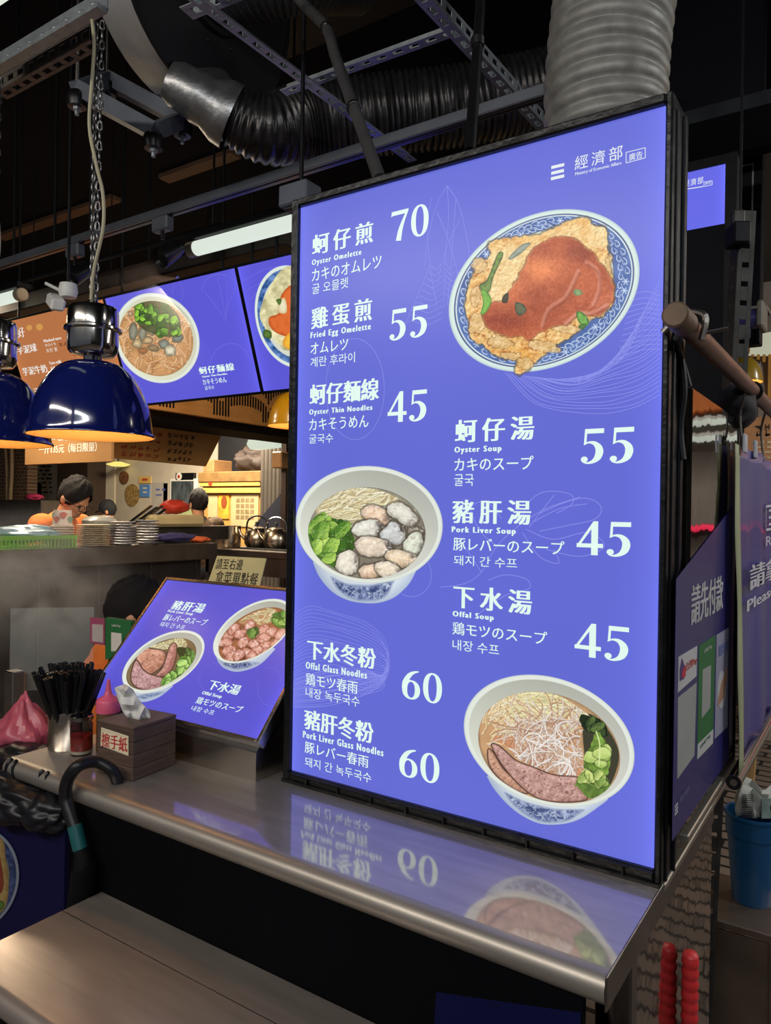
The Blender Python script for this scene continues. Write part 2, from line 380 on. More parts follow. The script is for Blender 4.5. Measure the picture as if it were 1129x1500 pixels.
# ------------------------------------------------------------------ printed food pictures, drawn on a fine colour grid
class Paint:
    def __init__(s, x0, y0, x1, y1, bg, res=1.5):
        s.res = res; s.w = int((x1-x0)*res)+1; s.h = int((y1-y0)*res)+1
        s.X, s.Y = np.meshgrid(x0+np.arange(s.w)/res, y0+np.arange(s.h)/res)
        s.c = np.zeros((s.h, s.w, 3))+np.array(bg, float); s.a = np.zeros((s.h, s.w)); s.rng = np.random.default_rng(7)
    def fbm(s, size, seed=0, oct=4):
        out = np.zeros((s.h, s.w)); amp = 1.0; tot = 0
        for o in range(oct):
            g = np.random.default_rng(seed*17+o).random((int(s.h/s.res/size)+4, int(s.w/s.res/size)+4))
            yy = (s.Y-s.Y[0, 0])/size; xx = (s.X-s.X[0, 0])/size; i = yy.astype(int); j = xx.astype(int); fy = yy-i; fx = xx-j
            fy = fy*fy*(3-2*fy); fx = fx*fx*(3-2*fx)
            out += amp*((g[i, j]*(1-fx)+g[i, j+1]*fx)*(1-fy)+(g[i+1, j]*(1-fx)+g[i+1, j+1]*fx)*fy); tot += amp; amp *= 0.5; size = max(size/2, 1.0)
        return out/tot
    def ell(s, cx, cy, ax, ay, rho=0.0):
        dx = (s.X-cx)/ax; dy = (s.Y-cy)/ay; return np.sqrt(np.maximum((dx*dx-2*rho*dx*dy+dy*dy)/(1-rho*rho), 0))
    def inside(s, q, size, lim=1.0): return np.clip((lim-q)*size*s.res*0.8+0.5, 0, 1)
    def poly(s, pts, smooth=5):
        """signed distance in px, positive inside"""
        P = crom(pts, smooth, True) if smooth else np.array(pts, float)
        d = np.full(s.X.shape, 1e9); ins = np.zeros(s.X.shape, bool)
        for i in range(len(P)):
            a = P[i]; b = P[(i+1) % len(P)]; e = b-a; L = e@e+1e-9
            t = np.clip(((s.X-a[0])*e[0]+(s.Y-a[1])*e[1])/L, 0, 1)
            d = np.minimum(d, (s.X-a[0]-t*e[0])**2+(s.Y-a[1]-t*e[1])**2)
            c = ((a[1] <= s.Y) != (b[1] <= s.Y)); 
            with np.errstate(divide='ignore', invalid='ignore'): xi = a[0]+(s.Y-a[1])/(e[1] if abs(e[1]) > 1e-9 else 1e-9)*e[0]
            ins ^= c & (s.X < xi)
        d = np.sqrt(d); return np.where(ins, d, -d)
    def m(s, sd): return np.clip(sd*s.res+0.5, 0, 1)
    def put(s, mask, col, alpha=True):
        col = np.asarray(col, float); k = mask[..., None]; s.c = s.c*(1-k)+col*k
        if alpha: s.a = np.maximum(s.a, mask)
    def line(s, pts, w, col, op=1.0, n=6, clip=None):
        P = crom(pts, n); x0 = P[:, 0].min()-w-1; x1 = P[:, 0].max()+w+1; y0 = P[:, 1].min()-w-1; y1 = P[:, 1].max()+w+1
        j0 = max(int((x0-s.X[0, 0])*s.res), 0); j1 = min(int((x1-s.X[0, 0])*s.res)+2, s.w); i0 = max(int((y0-s.Y[0, 0])*s.res), 0); i1 = min(int((y1-s.Y[0, 0])*s.res)+2, s.h)
        if j1 <= j0 or i1 <= i0: return
        X = s.X[i0:i1, j0:j1]; Y = s.Y[i0:i1, j0:j1]; d = np.full(X.shape, 1e9)
        for a, b in zip(P[:-1], P[1:]):
            e = b-a; t = np.clip(((X-a[0])*e[0]+(Y-a[1])*e[1])/(e@e+1e-9), 0, 1); d = np.minimum(d, (X-a[0]-t*e[0])**2+(Y-a[1]-t*e[1])**2)
        mk = np.clip((w/2-np.sqrt(d))*s.res+0.5, 0, 1)*op
        if clip is not None: mk = mk*clip[i0:i1, j0:j1]
        s.c[i0:i1, j0:j1] = s.c[i0:i1, j0:j1]*(1-mk[..., None])+np.asarray(col, float)*mk[..., None]; s.a[i0:i1, j0:j1] = np.maximum(s.a[i0:i1, j0:j1], mk)
    def blob(s, pts, lo, hi, depth=8.0, noise=0.25, seed=1, nsize=5, clip=None, edge=None):
        """a rounded piece of food: hi colour in the middle, lo at the rim, mottled"""
        sd = s.poly(pts) if not isinstance(pts, np.ndarray) or pts.shape != s.X.shape else pts
        t = np.clip(sd/depth, 0, 1)**0.6; nz = s.fbm(nsize, seed)-0.5
        t = np.clip(t+nz*noise*2, 0, 1)[..., None]
        mk = s.m(sd)
        if clip is not None: mk = mk*clip
        if edge is not None: s.put(np.clip(s.m(sd+1.2), 0, 1)*(1 if clip is None else clip), edge)
        s.put(mk, np.array(lo, float)*(1-t)+np.array(hi, float)*t); return sd
    def relief(s, h, k=1.0):
        """soft light from the upper left over a bumpy food surface"""
        gy, gx = np.gradient(h); return np.clip((gx*0.7+gy)*k*s.res, -1, 1)
    def build(s, name, plane, material, parent, lift=0.0006, thr=0.02):
        H, W = s.h, s.w
        r = FWD[None, None]+((s.X-CX)/FPX)[..., None]*CR-((s.Y-CY)/FPX)[..., None]*CU
        k = ((plane.o-CAM)@plane.n)/(r@plane.n); P = CAM+k[..., None]*r+lift*plane.n
        keep = s.a > thr; fk = keep[:-1, :-1] | keep[1:, :-1] | keep[:-1, 1:] | keep[1:, 1:]
        idx = np.arange(H*W).reshape(H, W)
        q = np.stack([idx[:-1, :-1][fk], idx[1:, :-1][fk], idx[1:, 1:][fk], idx[:-1, 1:][fk]], 1)
        used = np.unique(q); remap = np.zeros(H*W, int); remap[used] = np.arange(len(used)); q = remap[q]
        V = P.reshape(-1, 3)[used]; C = np.clip(s.c.reshape(-1, 3)[used], 0, 255)
        org = WL[parent] if parent is not None else V.mean(0)
        m = bpy.data.meshes.new(name); m.vertices.add(len(V)); m.vertices.foreach_set('co', (V-org).ravel())
        m.loops.add(q.size); m.loops.foreach_set('vertex_index', q.ravel().astype(np.int32))
        m.polygons.add(len(q)); m.polygons.foreach_set('loop_start', np.arange(0, q.size, 4, dtype=np.int32)); m.polygons.foreach_set('loop_total', np.full(len(q), 4, dtype=np.int32))
        m.update(); m.validate()
        at_ = m.color_attributes.new('Col', 'FLOAT_COLOR', 'POINT'); at_.data.foreach_set('color', np.concatenate([lin(C), np.ones((len(C), 1))], 1).ravel().astype(np.float32))
        m.materials.append(material); o = bpy.data.objects.new(name, m); COL.objects.link(o)
        if parent is not None: o.parent = parent
        else: o.location = org
        WL[o] = np.array(org); return o
# ------------------------------------------------------------------ the food pictures
def noodles(p, clip, area, n, cols, w, seed, curl=0.5, length=40, ang=None):
    rg = np.random.default_rng(seed); x0, y0, x1, y1 = area
    for i in range(n):
        x = rg.uniform(x0, x1); y = rg.uniform(y0, y1); a = rg.uniform(0, 6.28) if ang is None else ang+rg.normal(0, 0.35); pts = []
        k = rg.normal(0, curl)
        for j in range(5):
            pts.append((x, y)); x += math.cos(a)*length/5; y += math.sin(a)*length/5; a += k+rg.normal(0, 0.15)
        c = np.array(cols[rg.integers(len(cols))], float)
        p.line([(q[0]+0.7, q[1]+0.9) for q in pts], w, c*0.62, 0.5, 4, clip); p.line(pts, w, c, 0.95, 4, clip)
def leafy(p, pts, seed, hi=(190, 222, 120), lo=(70, 110, 40), clip=None, scale=9):
    """a heap of cooked greens: dark bed, then folded leaves with pale veins"""
    sd = p.poly(pts); base = p.m(sd+(p.fbm(6, seed+5)-0.5)*5)*(clip if clip is not None else 1)
    lo = np.array(lo, float); hi = np.array(hi, float); n = p.fbm(scale, seed)[..., None]
    p.put(base, lo*(0.55+0.7*n)); rg = np.random.default_rng(seed)
    P = np.array(pts, float); c = P.mean(0); ext = (P.max(0)-P.min(0)); k = int(np.clip(ext[0]*ext[1]/(scale*scale*3.2), 4, 16))
    ys, xs = np.where(sd > scale*0.25)
    if len(ys) == 0: return
    for q in range(k):
        m = rg.integers(len(ys)); x = p.X[ys[m], xs[m]]; y = p.Y[ys[m], xs[m]]; rot = rg.uniform(0, 180); a = scale*rg.uniform(0.9, 1.5); b = a*rg.uniform(0.45, 0.75)
        shape = piece(x, y, a, b, rot, seed*31+q, 9); ld = p.poly(shape); mk = p.m(ld+(p.fbm(4, seed+q)-0.5)*2.5)*p.m(sd+2)*(clip if clip is not None else 1)
        r = math.radians(rot); v = (-(p.X-x)*math.sin(r)+(p.Y-y)*math.cos(r))/b; u = ((p.X-x)*math.cos(r)+(p.Y-y)*math.sin(r))/a
        t = np.clip(0.55-0.35*v+0.25*p.relief(p.fbm(scale*0.55, seed+q*3)*scale*0.6, 1.1)+0.2*rg.normal(), 0, 1)[..., None]
        p.put(p.m(ld+1.5)*p.m(sd+2)*(clip if clip is not None else 1)*0.45, lo*0.45)
        p.put(mk, lo*(1-t)+hi*t)
        vein = np.clip(1-np.abs(v)*b/0.55, 0, 1)+np.clip(1-np.abs(((u*3.2+np.abs(v)*1.4) % 1.0)-0.5)*a/1.6, 0, 1)*0.45
        p.put(mk*np.clip(vein, 0, 1)*0.55, hi*0.75+np.array([60, 62, 50]))
def piece(cx, cy, a, b, rot, seed=0, n=9):
    rg = np.random.default_rng(seed); r = math.radians(rot); out = []
    for k in range(n):
        t = 2*math.pi*k/n; s = 1+rg.normal(0, 0.07); x = a*math.cos(t)*s; y = b*math.sin(t)*s
        out.append((cx+x*math.cos(r)-y*math.sin(r), cy+x*math.sin(r)+y*math.cos(r)))
    return out
def porcelain(p, rim, soup, body, pattern, soup_col, wall_hi=(220, 222, 210), wall_lo=(174, 176, 164), inner=0.94):
    """a bowl: body below the rim with its blue print, pale rim, inner wall and the soup; returns the soup's mask"""
    cx, cy, ax, ay, rho = rim
    if body:
        sd = p.poly([tuple(body[0])]+[tuple(v) for v in crom(body[1:-1], 5)]+[tuple(body[-1])], 0); t = np.clip((p.X-cx)/ax*0.5+0.5, 0, 1)[..., None]
        edge = np.clip(sd/14, 0, 1)[..., None]
        p.put(p.m(sd), (np.array([176, 190, 214])*(1-edge)+np.array([214, 224, 234])*edge)*(0.93+0.1*t))
        if pattern:
            ps = p.poly(pattern); v = p.fbm(9, 31, 2); v2 = p.fbm(5, 47, 2)
            mk = p.m(ps)*np.clip(ps/5, 0, 1)*p.m(sd); p.put(mk*0.85, (58, 72, 124)+(v[..., None]-0.5)*90)
            sw = np.clip(1-np.abs(v-0.5)*26, 0, 1)+np.clip(1-np.abs(v2-0.5)*16, 0, 1); p.put(mk*np.clip(sw, 0, 1)*0.9, (206, 216, 232))
            pet = np.clip((v2-0.62)*14, 0, 1); p.put(mk*pet*0.8, (170, 184, 216))
    q = p.ell(cx, cy, ax, ay, rho)
    p.put(p.inside(q, min(ax, ay)), (226, 232, 222))
    out = p.inside(q, min(ax, ay))*np.clip((q-0.975)*30, 0, 1)
    p.put(out*0.6, (176, 186, 184))
    qi = p.ell(cx, cy+0.012*ay, ax*inner, ay*inner, rho); t = np.clip((p.Y-(cy-ay))/(1.5*ay), 0, 1)[..., None]; lx = np.clip((p.X-cx)/ax*0.5+0.5, 0, 1)[..., None]
    wall = np.array(wall_lo)*(1-t)+np.array(wall_hi)*t; wall = wall*(1.0-0.12*lx)+10
    p.put(p.inside(qi, min(ax, ay)), wall)
    qs = p.ell(*soup); ms = np.minimum(p.inside(qs, min(soup[2], soup[3])), p.inside(qi, min(ax, ay), 0.985))
    nz = p.fbm(14, 5)[..., None]
    p.put(ms, np.array(soup_col)*(0.86+0.3*nz)); p.put(ms*np.clip((qs-0.955)*22, 0, 1)*0.5, np.array(soup_col)*0.62)
    return ms
def tr(pts, ox, oy, s): return [(ox+x/s, oy+y/s) for x, y in pts]

def paint_omelette():
    p = Paint(650, 300, 944, 556, BLUE_LIT, 1.7); S = 3.2257; T = lambda pts: tr(pts, 630, 260, S)
    q = p.ell(797, 425.8, 139.6, 119.2, -0.245)
    p.put(p.inside(q, 119), (214, 232, 226)); p.put(p.inside(q, 119)*np.clip((q-0.975)*40, 0, 1)*0.5, (150, 170, 190))
    p.put(p.inside(q, 119, 0.945), (60, 78, 128)); p.put(p.inside(q, 119, 0.93), (214, 228, 230))
    band = p.inside(q, 119, 0.915); q2 = p.ell(794, 424, 106, 90, -0.27)
    p.put(band, np.array([74, 104, 168])+(p.fbm(16, 3)[..., None]-0.5)*60)
    ang = np.arctan2(p.Y-425, p.X-797)
    for k in range(112):
        a = 2*math.pi*k/112; rr = (0.868, 0.805)[k % 2]+0.008*math.sin(k*1.7)
        u = np.array([math.cos(a), math.sin(a)]); f = 1/np.sqrt((u[0]**2/139.6**2-2*-0.245*u[0]*u[1]/(139.6*119.2)+u[1]**2/119.2**2)/(1-0.06))
        c = np.array([797, 425.8])+u*f*rr; t = np.array([-u[1], u[0]]); sg = (-1)**k
        if k % 11 == 0:
            for z in range(6):
                d = np.array([math.cos(z*1.047), math.sin(z*1.047)])*3.6; p.line([c+d*0.5, c+d*1.1, c+d*1.3+t*0.4], 1.7, (196, 212, 236), 0.9)
            p.line([c-0.3, c+0.3], 2.4, (200, 216, 240))
        else:
            p.line([c-t*7, c-t*3+u*2.6*sg, c+t*2+u*2.2*sg, c+t*3-u*0.8*sg, c+t*1-u*1.1*sg], 1.25, (205, 220, 240), 0.95); p.line([c-t*4-u*2.2*sg, c-u*3.4*sg, c+t*3-u*3*sg], 1.0, (190, 206, 234), 0.9)
    p.put(p.inside(q2, 90)*p.inside(q, 119, 0.8), (80, 96, 130)); p.put(p.inside(q2, 90, 0.985)*p.inside(q, 119, 0.79), (206, 212, 196))
    p.put(p.inside(q2, 90, 0.8)*p.inside(q, 119, 0.79), (192, 198, 184))
    egg = T([(700, 190), (748, 196), (765, 225), (832, 242), (838, 330), (852, 430), (872, 560), (820, 650), (760, 668), (705, 705), (650, 760), (560, 815), (500, 872), (425, 928), (403, 905), (418, 865), (330, 850), (262, 800), (200, 762), (182, 690), (170, 590), (192, 480), (225, 410), (280, 375), (280, 312), (340, 290), (430, 280), (520, 268), (600, 232)])
    sd = p.poly(egg); jag = (p.fbm(7, 11)-0.5)*7
    p.put(p.m(sd+3+jag)*0.55, (96, 84, 62))
    n1 = p.fbm(24, 21)[..., None]; n2 = p.fbm(6, 22)[..., None]; n3 = p.fbm(2.5, 23)[..., None]; big = p.fbm(38, 25)[..., None]
    col = np.array([222, 156, 74])*(1-n1)+np.array([246, 222, 164])*n1
    tl = np.clip((p.X-690)/50, 0, 1)*np.clip((p.Y-345)/40, 0, 1); pale = np.clip((big-0.45)*4, 0, 1); col = col*(1-0.45*pale)+np.array([242, 230, 190])*0.45*pale
    rl = p.relief((p.fbm(9, 26)*9+p.fbm(3.5, 27)*3), 0.42)[..., None]; col = col+rl*np.array([46, 58, 66])+(n3-0.5)*34
    brown = np.clip((0.42-n2)*5, 0, 1)*np.clip((0.62-big)*5, 0, 1); col = col*(1-brown*np.array([0.22, 0.42, 0.62]))
    low = np.clip((p.Y-500)/36, 0, 1)[..., None]*np.clip((p.fbm(14, 29)[..., None]-0.40)*4, 0, 1); col = col*(1-low*0.7)+np.array([246, 176, 66])*low*0.7
    top = np.clip((372-p.Y)/40, 0, 1)[..., None]*np.clip((p.fbm(16, 28)[..., None]-0.35)*3, 0, 1); col = col*(1-top*0.5)+np.array([236, 176, 96])*top*0.5
    ed = np.clip(1-(sd+jag)/5, 0, 1)[..., None]; col = col*(1-0.35*ed)+np.array([236, 196, 120])*0.35*ed
    p.put(p.m(sd+jag), np.clip(col, 0, 255))
    for i, c in enumerate([(232, 415, 30, 34), (215, 560, 22, 50), (222, 690, 34, 50), (330, 780, 60, 26), (380, 842, 48, 18), (640, 712, 70, 20), (540, 800, 70, 26), (835, 440, 14, 80), (450, 880, 40, 26)]):
        q = p.poly(tr(piece(c[0], c[1], c[2], c[3], 10, i, 12), 630, 260, S)); wob = (p.fbm(5, 90+i)-0.5)*8; mk = p.m(q+wob)*0.85
        cc = np.array([214, 176, 116])+(p.fbm(7, 60+i)[..., None]-0.4)*90*np.array([0.7, 0.9, 1.1])+p.relief(p.fbm(5, 61+i)*6, 0.5)[..., None]*50
        p.put(np.clip(p.m(q+wob+1.6)-mk, 0, 1)*0.5, (120, 76, 36)); p.put(mk, np.clip(cc, 0, 255))
    sauce = T([(600, 285), (690, 298), (742, 338), (800, 395), (852, 470), (868, 565), (800, 650), (720, 640), (640, 690), (540, 715), (470, 770), (440, 745), (370, 755), (280, 712), (243, 650), (290, 592), (370, 578), (375, 540), (440, 430), (490, 340)])
    ss = p.poly(sauce)+(p.fbm(12, 43)-0.5)*9; n4 = p.fbm(34, 41)[..., None]; lowr = np.clip((p.X*0.55+p.Y*0.8-808)/60, 0, 1)[..., None]
    col = np.array([150, 62, 34])*(1-n4)+np.array([204, 104, 60])*n4; col = col*(1-0.6*lowr)+np.array([206, 122, 100])*0.6*lowr+(n3-0.5)*40
    fold = p.fbm(20, 45)*16+p.fbm(8, 46)*4; col = col+p.relief(fold, 0.32)[..., None]*np.array([66, 58, 54])*(0.35+0.65*lowr)
    for (hx, hy, rx, ry, am) in ((790, 392, 30, 18, 50), (742, 415, 20, 14, 30), (730, 470, 30, 10, -26), (860, 370, 24, 20, -14)):
        col = col+np.exp(-(((p.X-hx)/rx)**2+((p.Y-hy)/ry)**2))[..., None]*np.array([am, am*0.95, am*0.6])
    p.put(np.clip(p.m(ss+2)-p.m(ss), 0, 1)*0.6, (120, 58, 30))
    p.put(p.m(ss)*np.clip(0.86+0.05*ss, 0, 1), np.clip(col, 0, 255))
    for a in ([(700, 440), (640, 560), (560, 620), (530, 700)], [(740, 400), (790, 440), (800, 520), (770, 600)], [(640, 690), (700, 640), (760, 640), (840, 600)]):
        for w, cc, op in ((7, (226, 160, 146), 0.22), (4, (236, 184, 172), 0.25)): p.line(T(a), w, cc, op)
        p.line([(x+1.5, y+4) for x, y in T(a)], 4, (130, 58, 44), 0.3)
    for i, (poly, hi, lo) in enumerate([([(330, 350), (345, 370), (300, 470), (280, 540), (240, 530), (235, 505), (270, 480), (310, 380)], (120, 150, 70), (44, 60, 34)),
        ([(240, 530), (275, 545), (290, 590), (262, 640), (238, 645), (250, 590)], (124, 184, 70), (56, 110, 36)), ([(690, 640), (715, 635), (748, 670), (742, 700), (706, 690)], (120, 180, 80), (40, 84, 34)),
        ([(405, 590), (440, 600), (455, 630), (420, 655), (402, 625)], (92, 100, 70), (40, 48, 34)), ([(675, 535), (700, 528), (722, 548), (690, 560)], (140, 168, 110), (90, 110, 70)),
        ([(370, 380), (430, 320), (475, 310), (440, 350), (390, 385)], (158, 166, 150), (92, 106, 92)), ([(345, 560), (370, 545), (365, 590), (340, 590)], (70, 60, 40), (40, 34, 24)), ([(700, 700), (740, 690), (720, 720)], (90, 140, 60), (40, 80, 30))]):
        p.blob(T(poly), lo, hi, 3.5, 0.5, 80+i, 4)
    return p
def paint_oyster_soup():
    p = Paint(428, 676, 652, 886, BLUE_LIT, 1.8); S = 4.804; T = lambda pts: tr(pts, 425, 670, S); E = lambda c: (425+c[0]/S, 670+c[1]/S, c[2]/S, c[3]/S, c[4])
    ms = porcelain(p, E((557, 473, 516, 412, 0.03)), E((540, 532, 412, 322, 0.02)), T([(330, 600), (160, 738), (200, 830), (262, 912), (340, 975), (450, 1016), (600, 1026), (720, 992), (800, 930), (850, 870), (898, 775), (760, 600)]),
                   T([(285, 830), (300, 890), (350, 950), (430, 1000), (520, 1018), (620, 1010), (690, 970), (725, 900), (725, 860), (560, 890), (400, 880)]), (150, 144, 126))
    p.put(ms*np.clip((p.X-505)/30, 0, 1)*np.clip((p.Y-745)/30, 0, 1)*0.55, (104, 94, 80))
    nclip = ms*p.m(p.poly(T([(180, 380), (300, 250), (440, 215), (600, 225), (760, 290), (700, 330), (560, 350), (520, 420), (420, 460), (300, 430)])))
    p.put(nclip*0.8, (206, 190, 140)); noodles(p, nclip, (466, 716, 584, 764), 240, [(242, 232, 192), (228, 214, 166), (250, 244, 216), (208, 188, 140)], 1.8, 5, 0.10, 40, -0.42)
    leafy(p, T([(225, 392), (290, 430), (400, 450), (430, 500), (452, 580), (440, 650), (350, 670), (330, 740), (320, 780), (240, 740), (170, 670), (122, 520), (160, 450)]), 3, (200, 232, 110), (70, 118, 34), ms, 12)
    for i, (cx, cy, a, b, rot, hi, fr) in enumerate([(895, 535, 62, 44, 20, (150, 140, 124), 1.6), (605, 408, 100, 62, 25, (240, 208, 178), 0.4), (795, 402, 110, 66, 35, (230, 226, 212), 0.5), (545, 505, 116, 62, 0, (232, 230, 216), 0.9), (722, 540, 90, 80, -40, (206, 208, 206), 1.0), (868, 620, 68, 90, 15, (226, 230, 210), 0.5),
        (592, 634, 126, 70, 10, (236, 218, 196), 0.8), (782, 714, 116, 60, 8, (238, 214, 182), 0.8), (405, 750, 82, 88, 0, (236, 228, 210), 0.5), (570, 802, 82, 52, 0, (238, 206, 176), 0.8), (692, 792, 96, 56, 10, (238, 222, 198), 0.5)]):
        q = p.poly(tr(piece(cx, cy, a, b, rot, i, 11), 425, 670, S)); q = q+(p.fbm(7, 300+i, 2)-0.5)*4; r = math.radians(rot)
        u = ((p.X-425-0)*0+(p.X-(425+cx/S))*math.cos(r)+(p.Y-(670+cy/S))*math.sin(r))/(a/S)
        p.put(p.m(q+3.0)*0.5*ms, (74, 64, 52)); mk = p.m(q)*ms
        dome = np.sqrt(np.clip(q, 0, 12))*3.2+p.fbm(11, 100+i, 2)*9+p.fbm(4, 101+i, 2)*1.2; sh = p.relief(dome, 0.30)[..., None]
        hi_ = np.array(hi, float); t = np.clip(q/6, 0, 1)[..., None]; col = hi_*(0.80+0.2*t)+sh*np.array([44, 46, 46])+(p.fbm(7, 102+i)[..., None]-0.5)*26
        frill = np.clip((np.abs(u)-0.40)*3, 0, 1)*np.clip((p.fbm(5, 103+i)-0.36)*6, 0, 1)*(u > 0)*1.3; frill = np.clip(frill*fr, 0, 1)[..., None]
        col = col*(1-frill)+np.array([96, 88, 84])*frill+frill*(p.fbm(2.2, 104+i)[..., None]-0.5)*110
        crease = np.clip(1-np.abs(p.fbm(9, 105+i)-0.5)*22, 0, 1)[..., None]*0.35; col = col*(1-crease)+np.array([136, 112, 96])*crease
        p.put(mk, np.clip(col, 0, 250)); p.put(mk*np.clip((p.fbm(3, 106+i)-0.66)*12, 0, 1)*0.6, (250, 248, 240))
    p.put(ms*np.clip((p.fbm(3, 77)-0.72)*14, 0, 1)*0.5, (244, 240, 230))
    return p
def liver(p, T, pts, hi, lo, seed, clip, skin=(150, 110, 96)):
    sd = p.poly(T(pts)); p.put(p.m(sd+1.6)*clip, (78, 54, 46)); n = p.fbm(7, seed)[..., None]; g = p.fbm(2.2, seed+1)[..., None]
    col = np.array(lo)*(1-n)+np.array(hi)*n+(g-0.5)*70+p.relief(p.fbm(4, seed+4)*4+np.sqrt(np.clip(sd, 0, 9))*2.4, 0.4)[..., None]*46; p.put(p.m(sd)*clip, np.clip(col, 0, 255))
    p.put(p.m(sd)*clip*np.clip((p.fbm(4, seed+2)-0.68)*12, 0, 1)*0.7, (116, 76, 70))
    p.put(p.m(sd)*(1-np.clip(sd/2.2, 0, 1))*clip*0.7, skin)
def paint_liver_noodles():
    p = Paint(674, 982, 936, 1214, BLUE_LIT, 1.8); S = 3.893; T = lambda pts: tr(pts, 660, 970, S); E = lambda c: (660+c[0]/S, 970+c[1]/S, c[2]/S, c[3]/S, c[4])
    ms = porcelain(p, E((562, 449, 486, 378, 0.23)), E((562, 490, 404, 322, 0.2)), T([(380, 560), (206, 650), (250, 725), (330, 815), (420, 882), (520, 922), (640, 922), (745, 890), (860, 812), (898, 782), (720, 600)]),
                   T([(305, 735), (340, 800), (420, 870), (520, 915), (640, 915), (720, 880), (765, 835), (600, 830), (430, 790)]), (188, 150, 110))
    p.put(ms*p.m(p.poly(T([(760, 300), (860, 340), (950, 480), (950, 600), (880, 740), (800, 700), (760, 500)])))*0.9, (48, 52, 40))
    c = ms*p.m(p.poly(T([(165, 400), (200, 250), (290, 190), (420, 170), (600, 185), (760, 280), (800, 330), (740, 420), (760, 560), (740, 640), (600, 640), (400, 560), (300, 470), (200, 520)])))
    p.put(c*0.7, (206, 160, 116)); p.put(c*p.m(p.poly(T([(240, 430), (370, 430), (380, 530), (560, 600), (740, 580), (740, 650), (560, 660), (330, 520)])))*0.8, (208, 140, 100))
    noodles(p, c, (703, 1014, 765, 1090), 130, [(238, 214, 168), (224, 190, 140), (246, 230, 196)], 1.8, 11, 0.3, 46, -0.7)
    noodles(p, c, (735, 1014, 850, 1050), 150, [(238, 228, 176), (226, 212, 158), (244, 236, 200)], 2.2, 12, 0.22, 60, 0.15)
    noodles(p, c, (755, 1050, 850, 1134), 260, [(228, 206, 190), (206, 164, 140), (236, 226, 218), (216, 188, 170), (190, 140, 112)], 1.2, 13, 0.28, 56)
    noodles(p, c, (760, 1072, 846, 1128), 40, [(248, 242, 236), (236, 228, 220)], 1.5, 14, 0.38, 48)
    liver(p, T, [(215, 500), (245, 520), (300, 610), (400, 700), (440, 745), (380, 730), (290, 670), (225, 590)], (214, 170, 142), (176, 128, 106), 31, ms)
    liver(p, T, [(235, 470), (285, 485), (370, 560), (470, 600), (590, 645), (730, 660), (735, 720), (775, 780), (640, 795), (520, 780), (430, 730), (340, 640), (280, 560)], (216, 176, 164), (166, 122, 114), 35, ms)
    leafy(p, T([(740, 300), (860, 330), (900, 420), (830, 400), (760, 380)]), 21, (96, 120, 60), (34, 50, 26), ms)
    leafy(p, T([(830, 390), (880, 450), (915, 520), (905, 600), (880, 640), (800, 600), (755, 610), (770, 540), (800, 470)]), 22, (204, 222, 134), (124, 160, 66), ms)
    leafy(p, T([(790, 600), (860, 630), (905, 680), (890, 740), (800, 775), (750, 740), (715, 700), (740, 650)]), 25, (206, 220, 132), (108, 140, 60), ms)
    p.line(T([(830, 395), (850, 470), (845, 590)]), 1.6, (222, 234, 170)); p.line(T([(790, 640), (800, 700), (850, 700)]), 1.3, (120, 140, 70))
    return p
def paint_small_liver(bg):
    p = Paint(176, 920, 304, 1032, bg, 2.2); S = 4.342; T = lambda pts: tr(pts, 165, 870, S); E = lambda c: (165+c[0]/S, 870+c[1]/S, c[2]/S, c[3]/S, c[4])
    ms = porcelain(p, E((323, 432, 262, 200, -0.49)), E((310, 446, 222, 165, -0.5)), T([(200, 520), (78, 585), (105, 640), (160, 682), (215, 686), (300, 655), (385, 588), (300, 500)]), T([(150, 650), (200, 676), (300, 645), (340, 620), (240, 625)]), (120, 100, 70))
    c = ms*p.m(p.poly(T([(210, 340), (280, 320), (420, 280), (470, 310), (460, 360), (360, 350), (250, 370)]))); p.put(c*0.7, (200, 190, 140)); noodles(p, c, (212, 938, 272, 955), 60, [(236, 230, 190), (214, 206, 160)], 1.3, 6, 0.2, 18)
    liver(p, T, [(190, 340), (240, 350), (330, 370), (320, 450), (240, 510), (190, 480), (150, 430)], (216, 160, 134), (180, 124, 102), 41, ms)
    liver(p, T, [(370, 330), (405, 330), (395, 430), (350, 510), (270, 525), (320, 470)], (206, 148, 136), (160, 106, 98), 43, ms)
    liver(p, T, [(150, 425), (190, 480), (240, 515), (320, 540), (315, 590), (230, 610), (150, 590), (118, 530)], (212, 168, 166), (168, 124, 126), 45, ms)
    leafy(p, T([(410, 350), (470, 340), (515, 380), (500, 440), (440, 420)]), 31, (110, 160, 70), (30, 60, 26), ms, 6); leafy(p, T([(440, 400), (505, 420), (470, 490), (400, 550), (350, 590), (315, 570), (340, 530), (400, 480)]), 33, (190, 228, 130), (90, 140, 50), ms, 6)
    return p
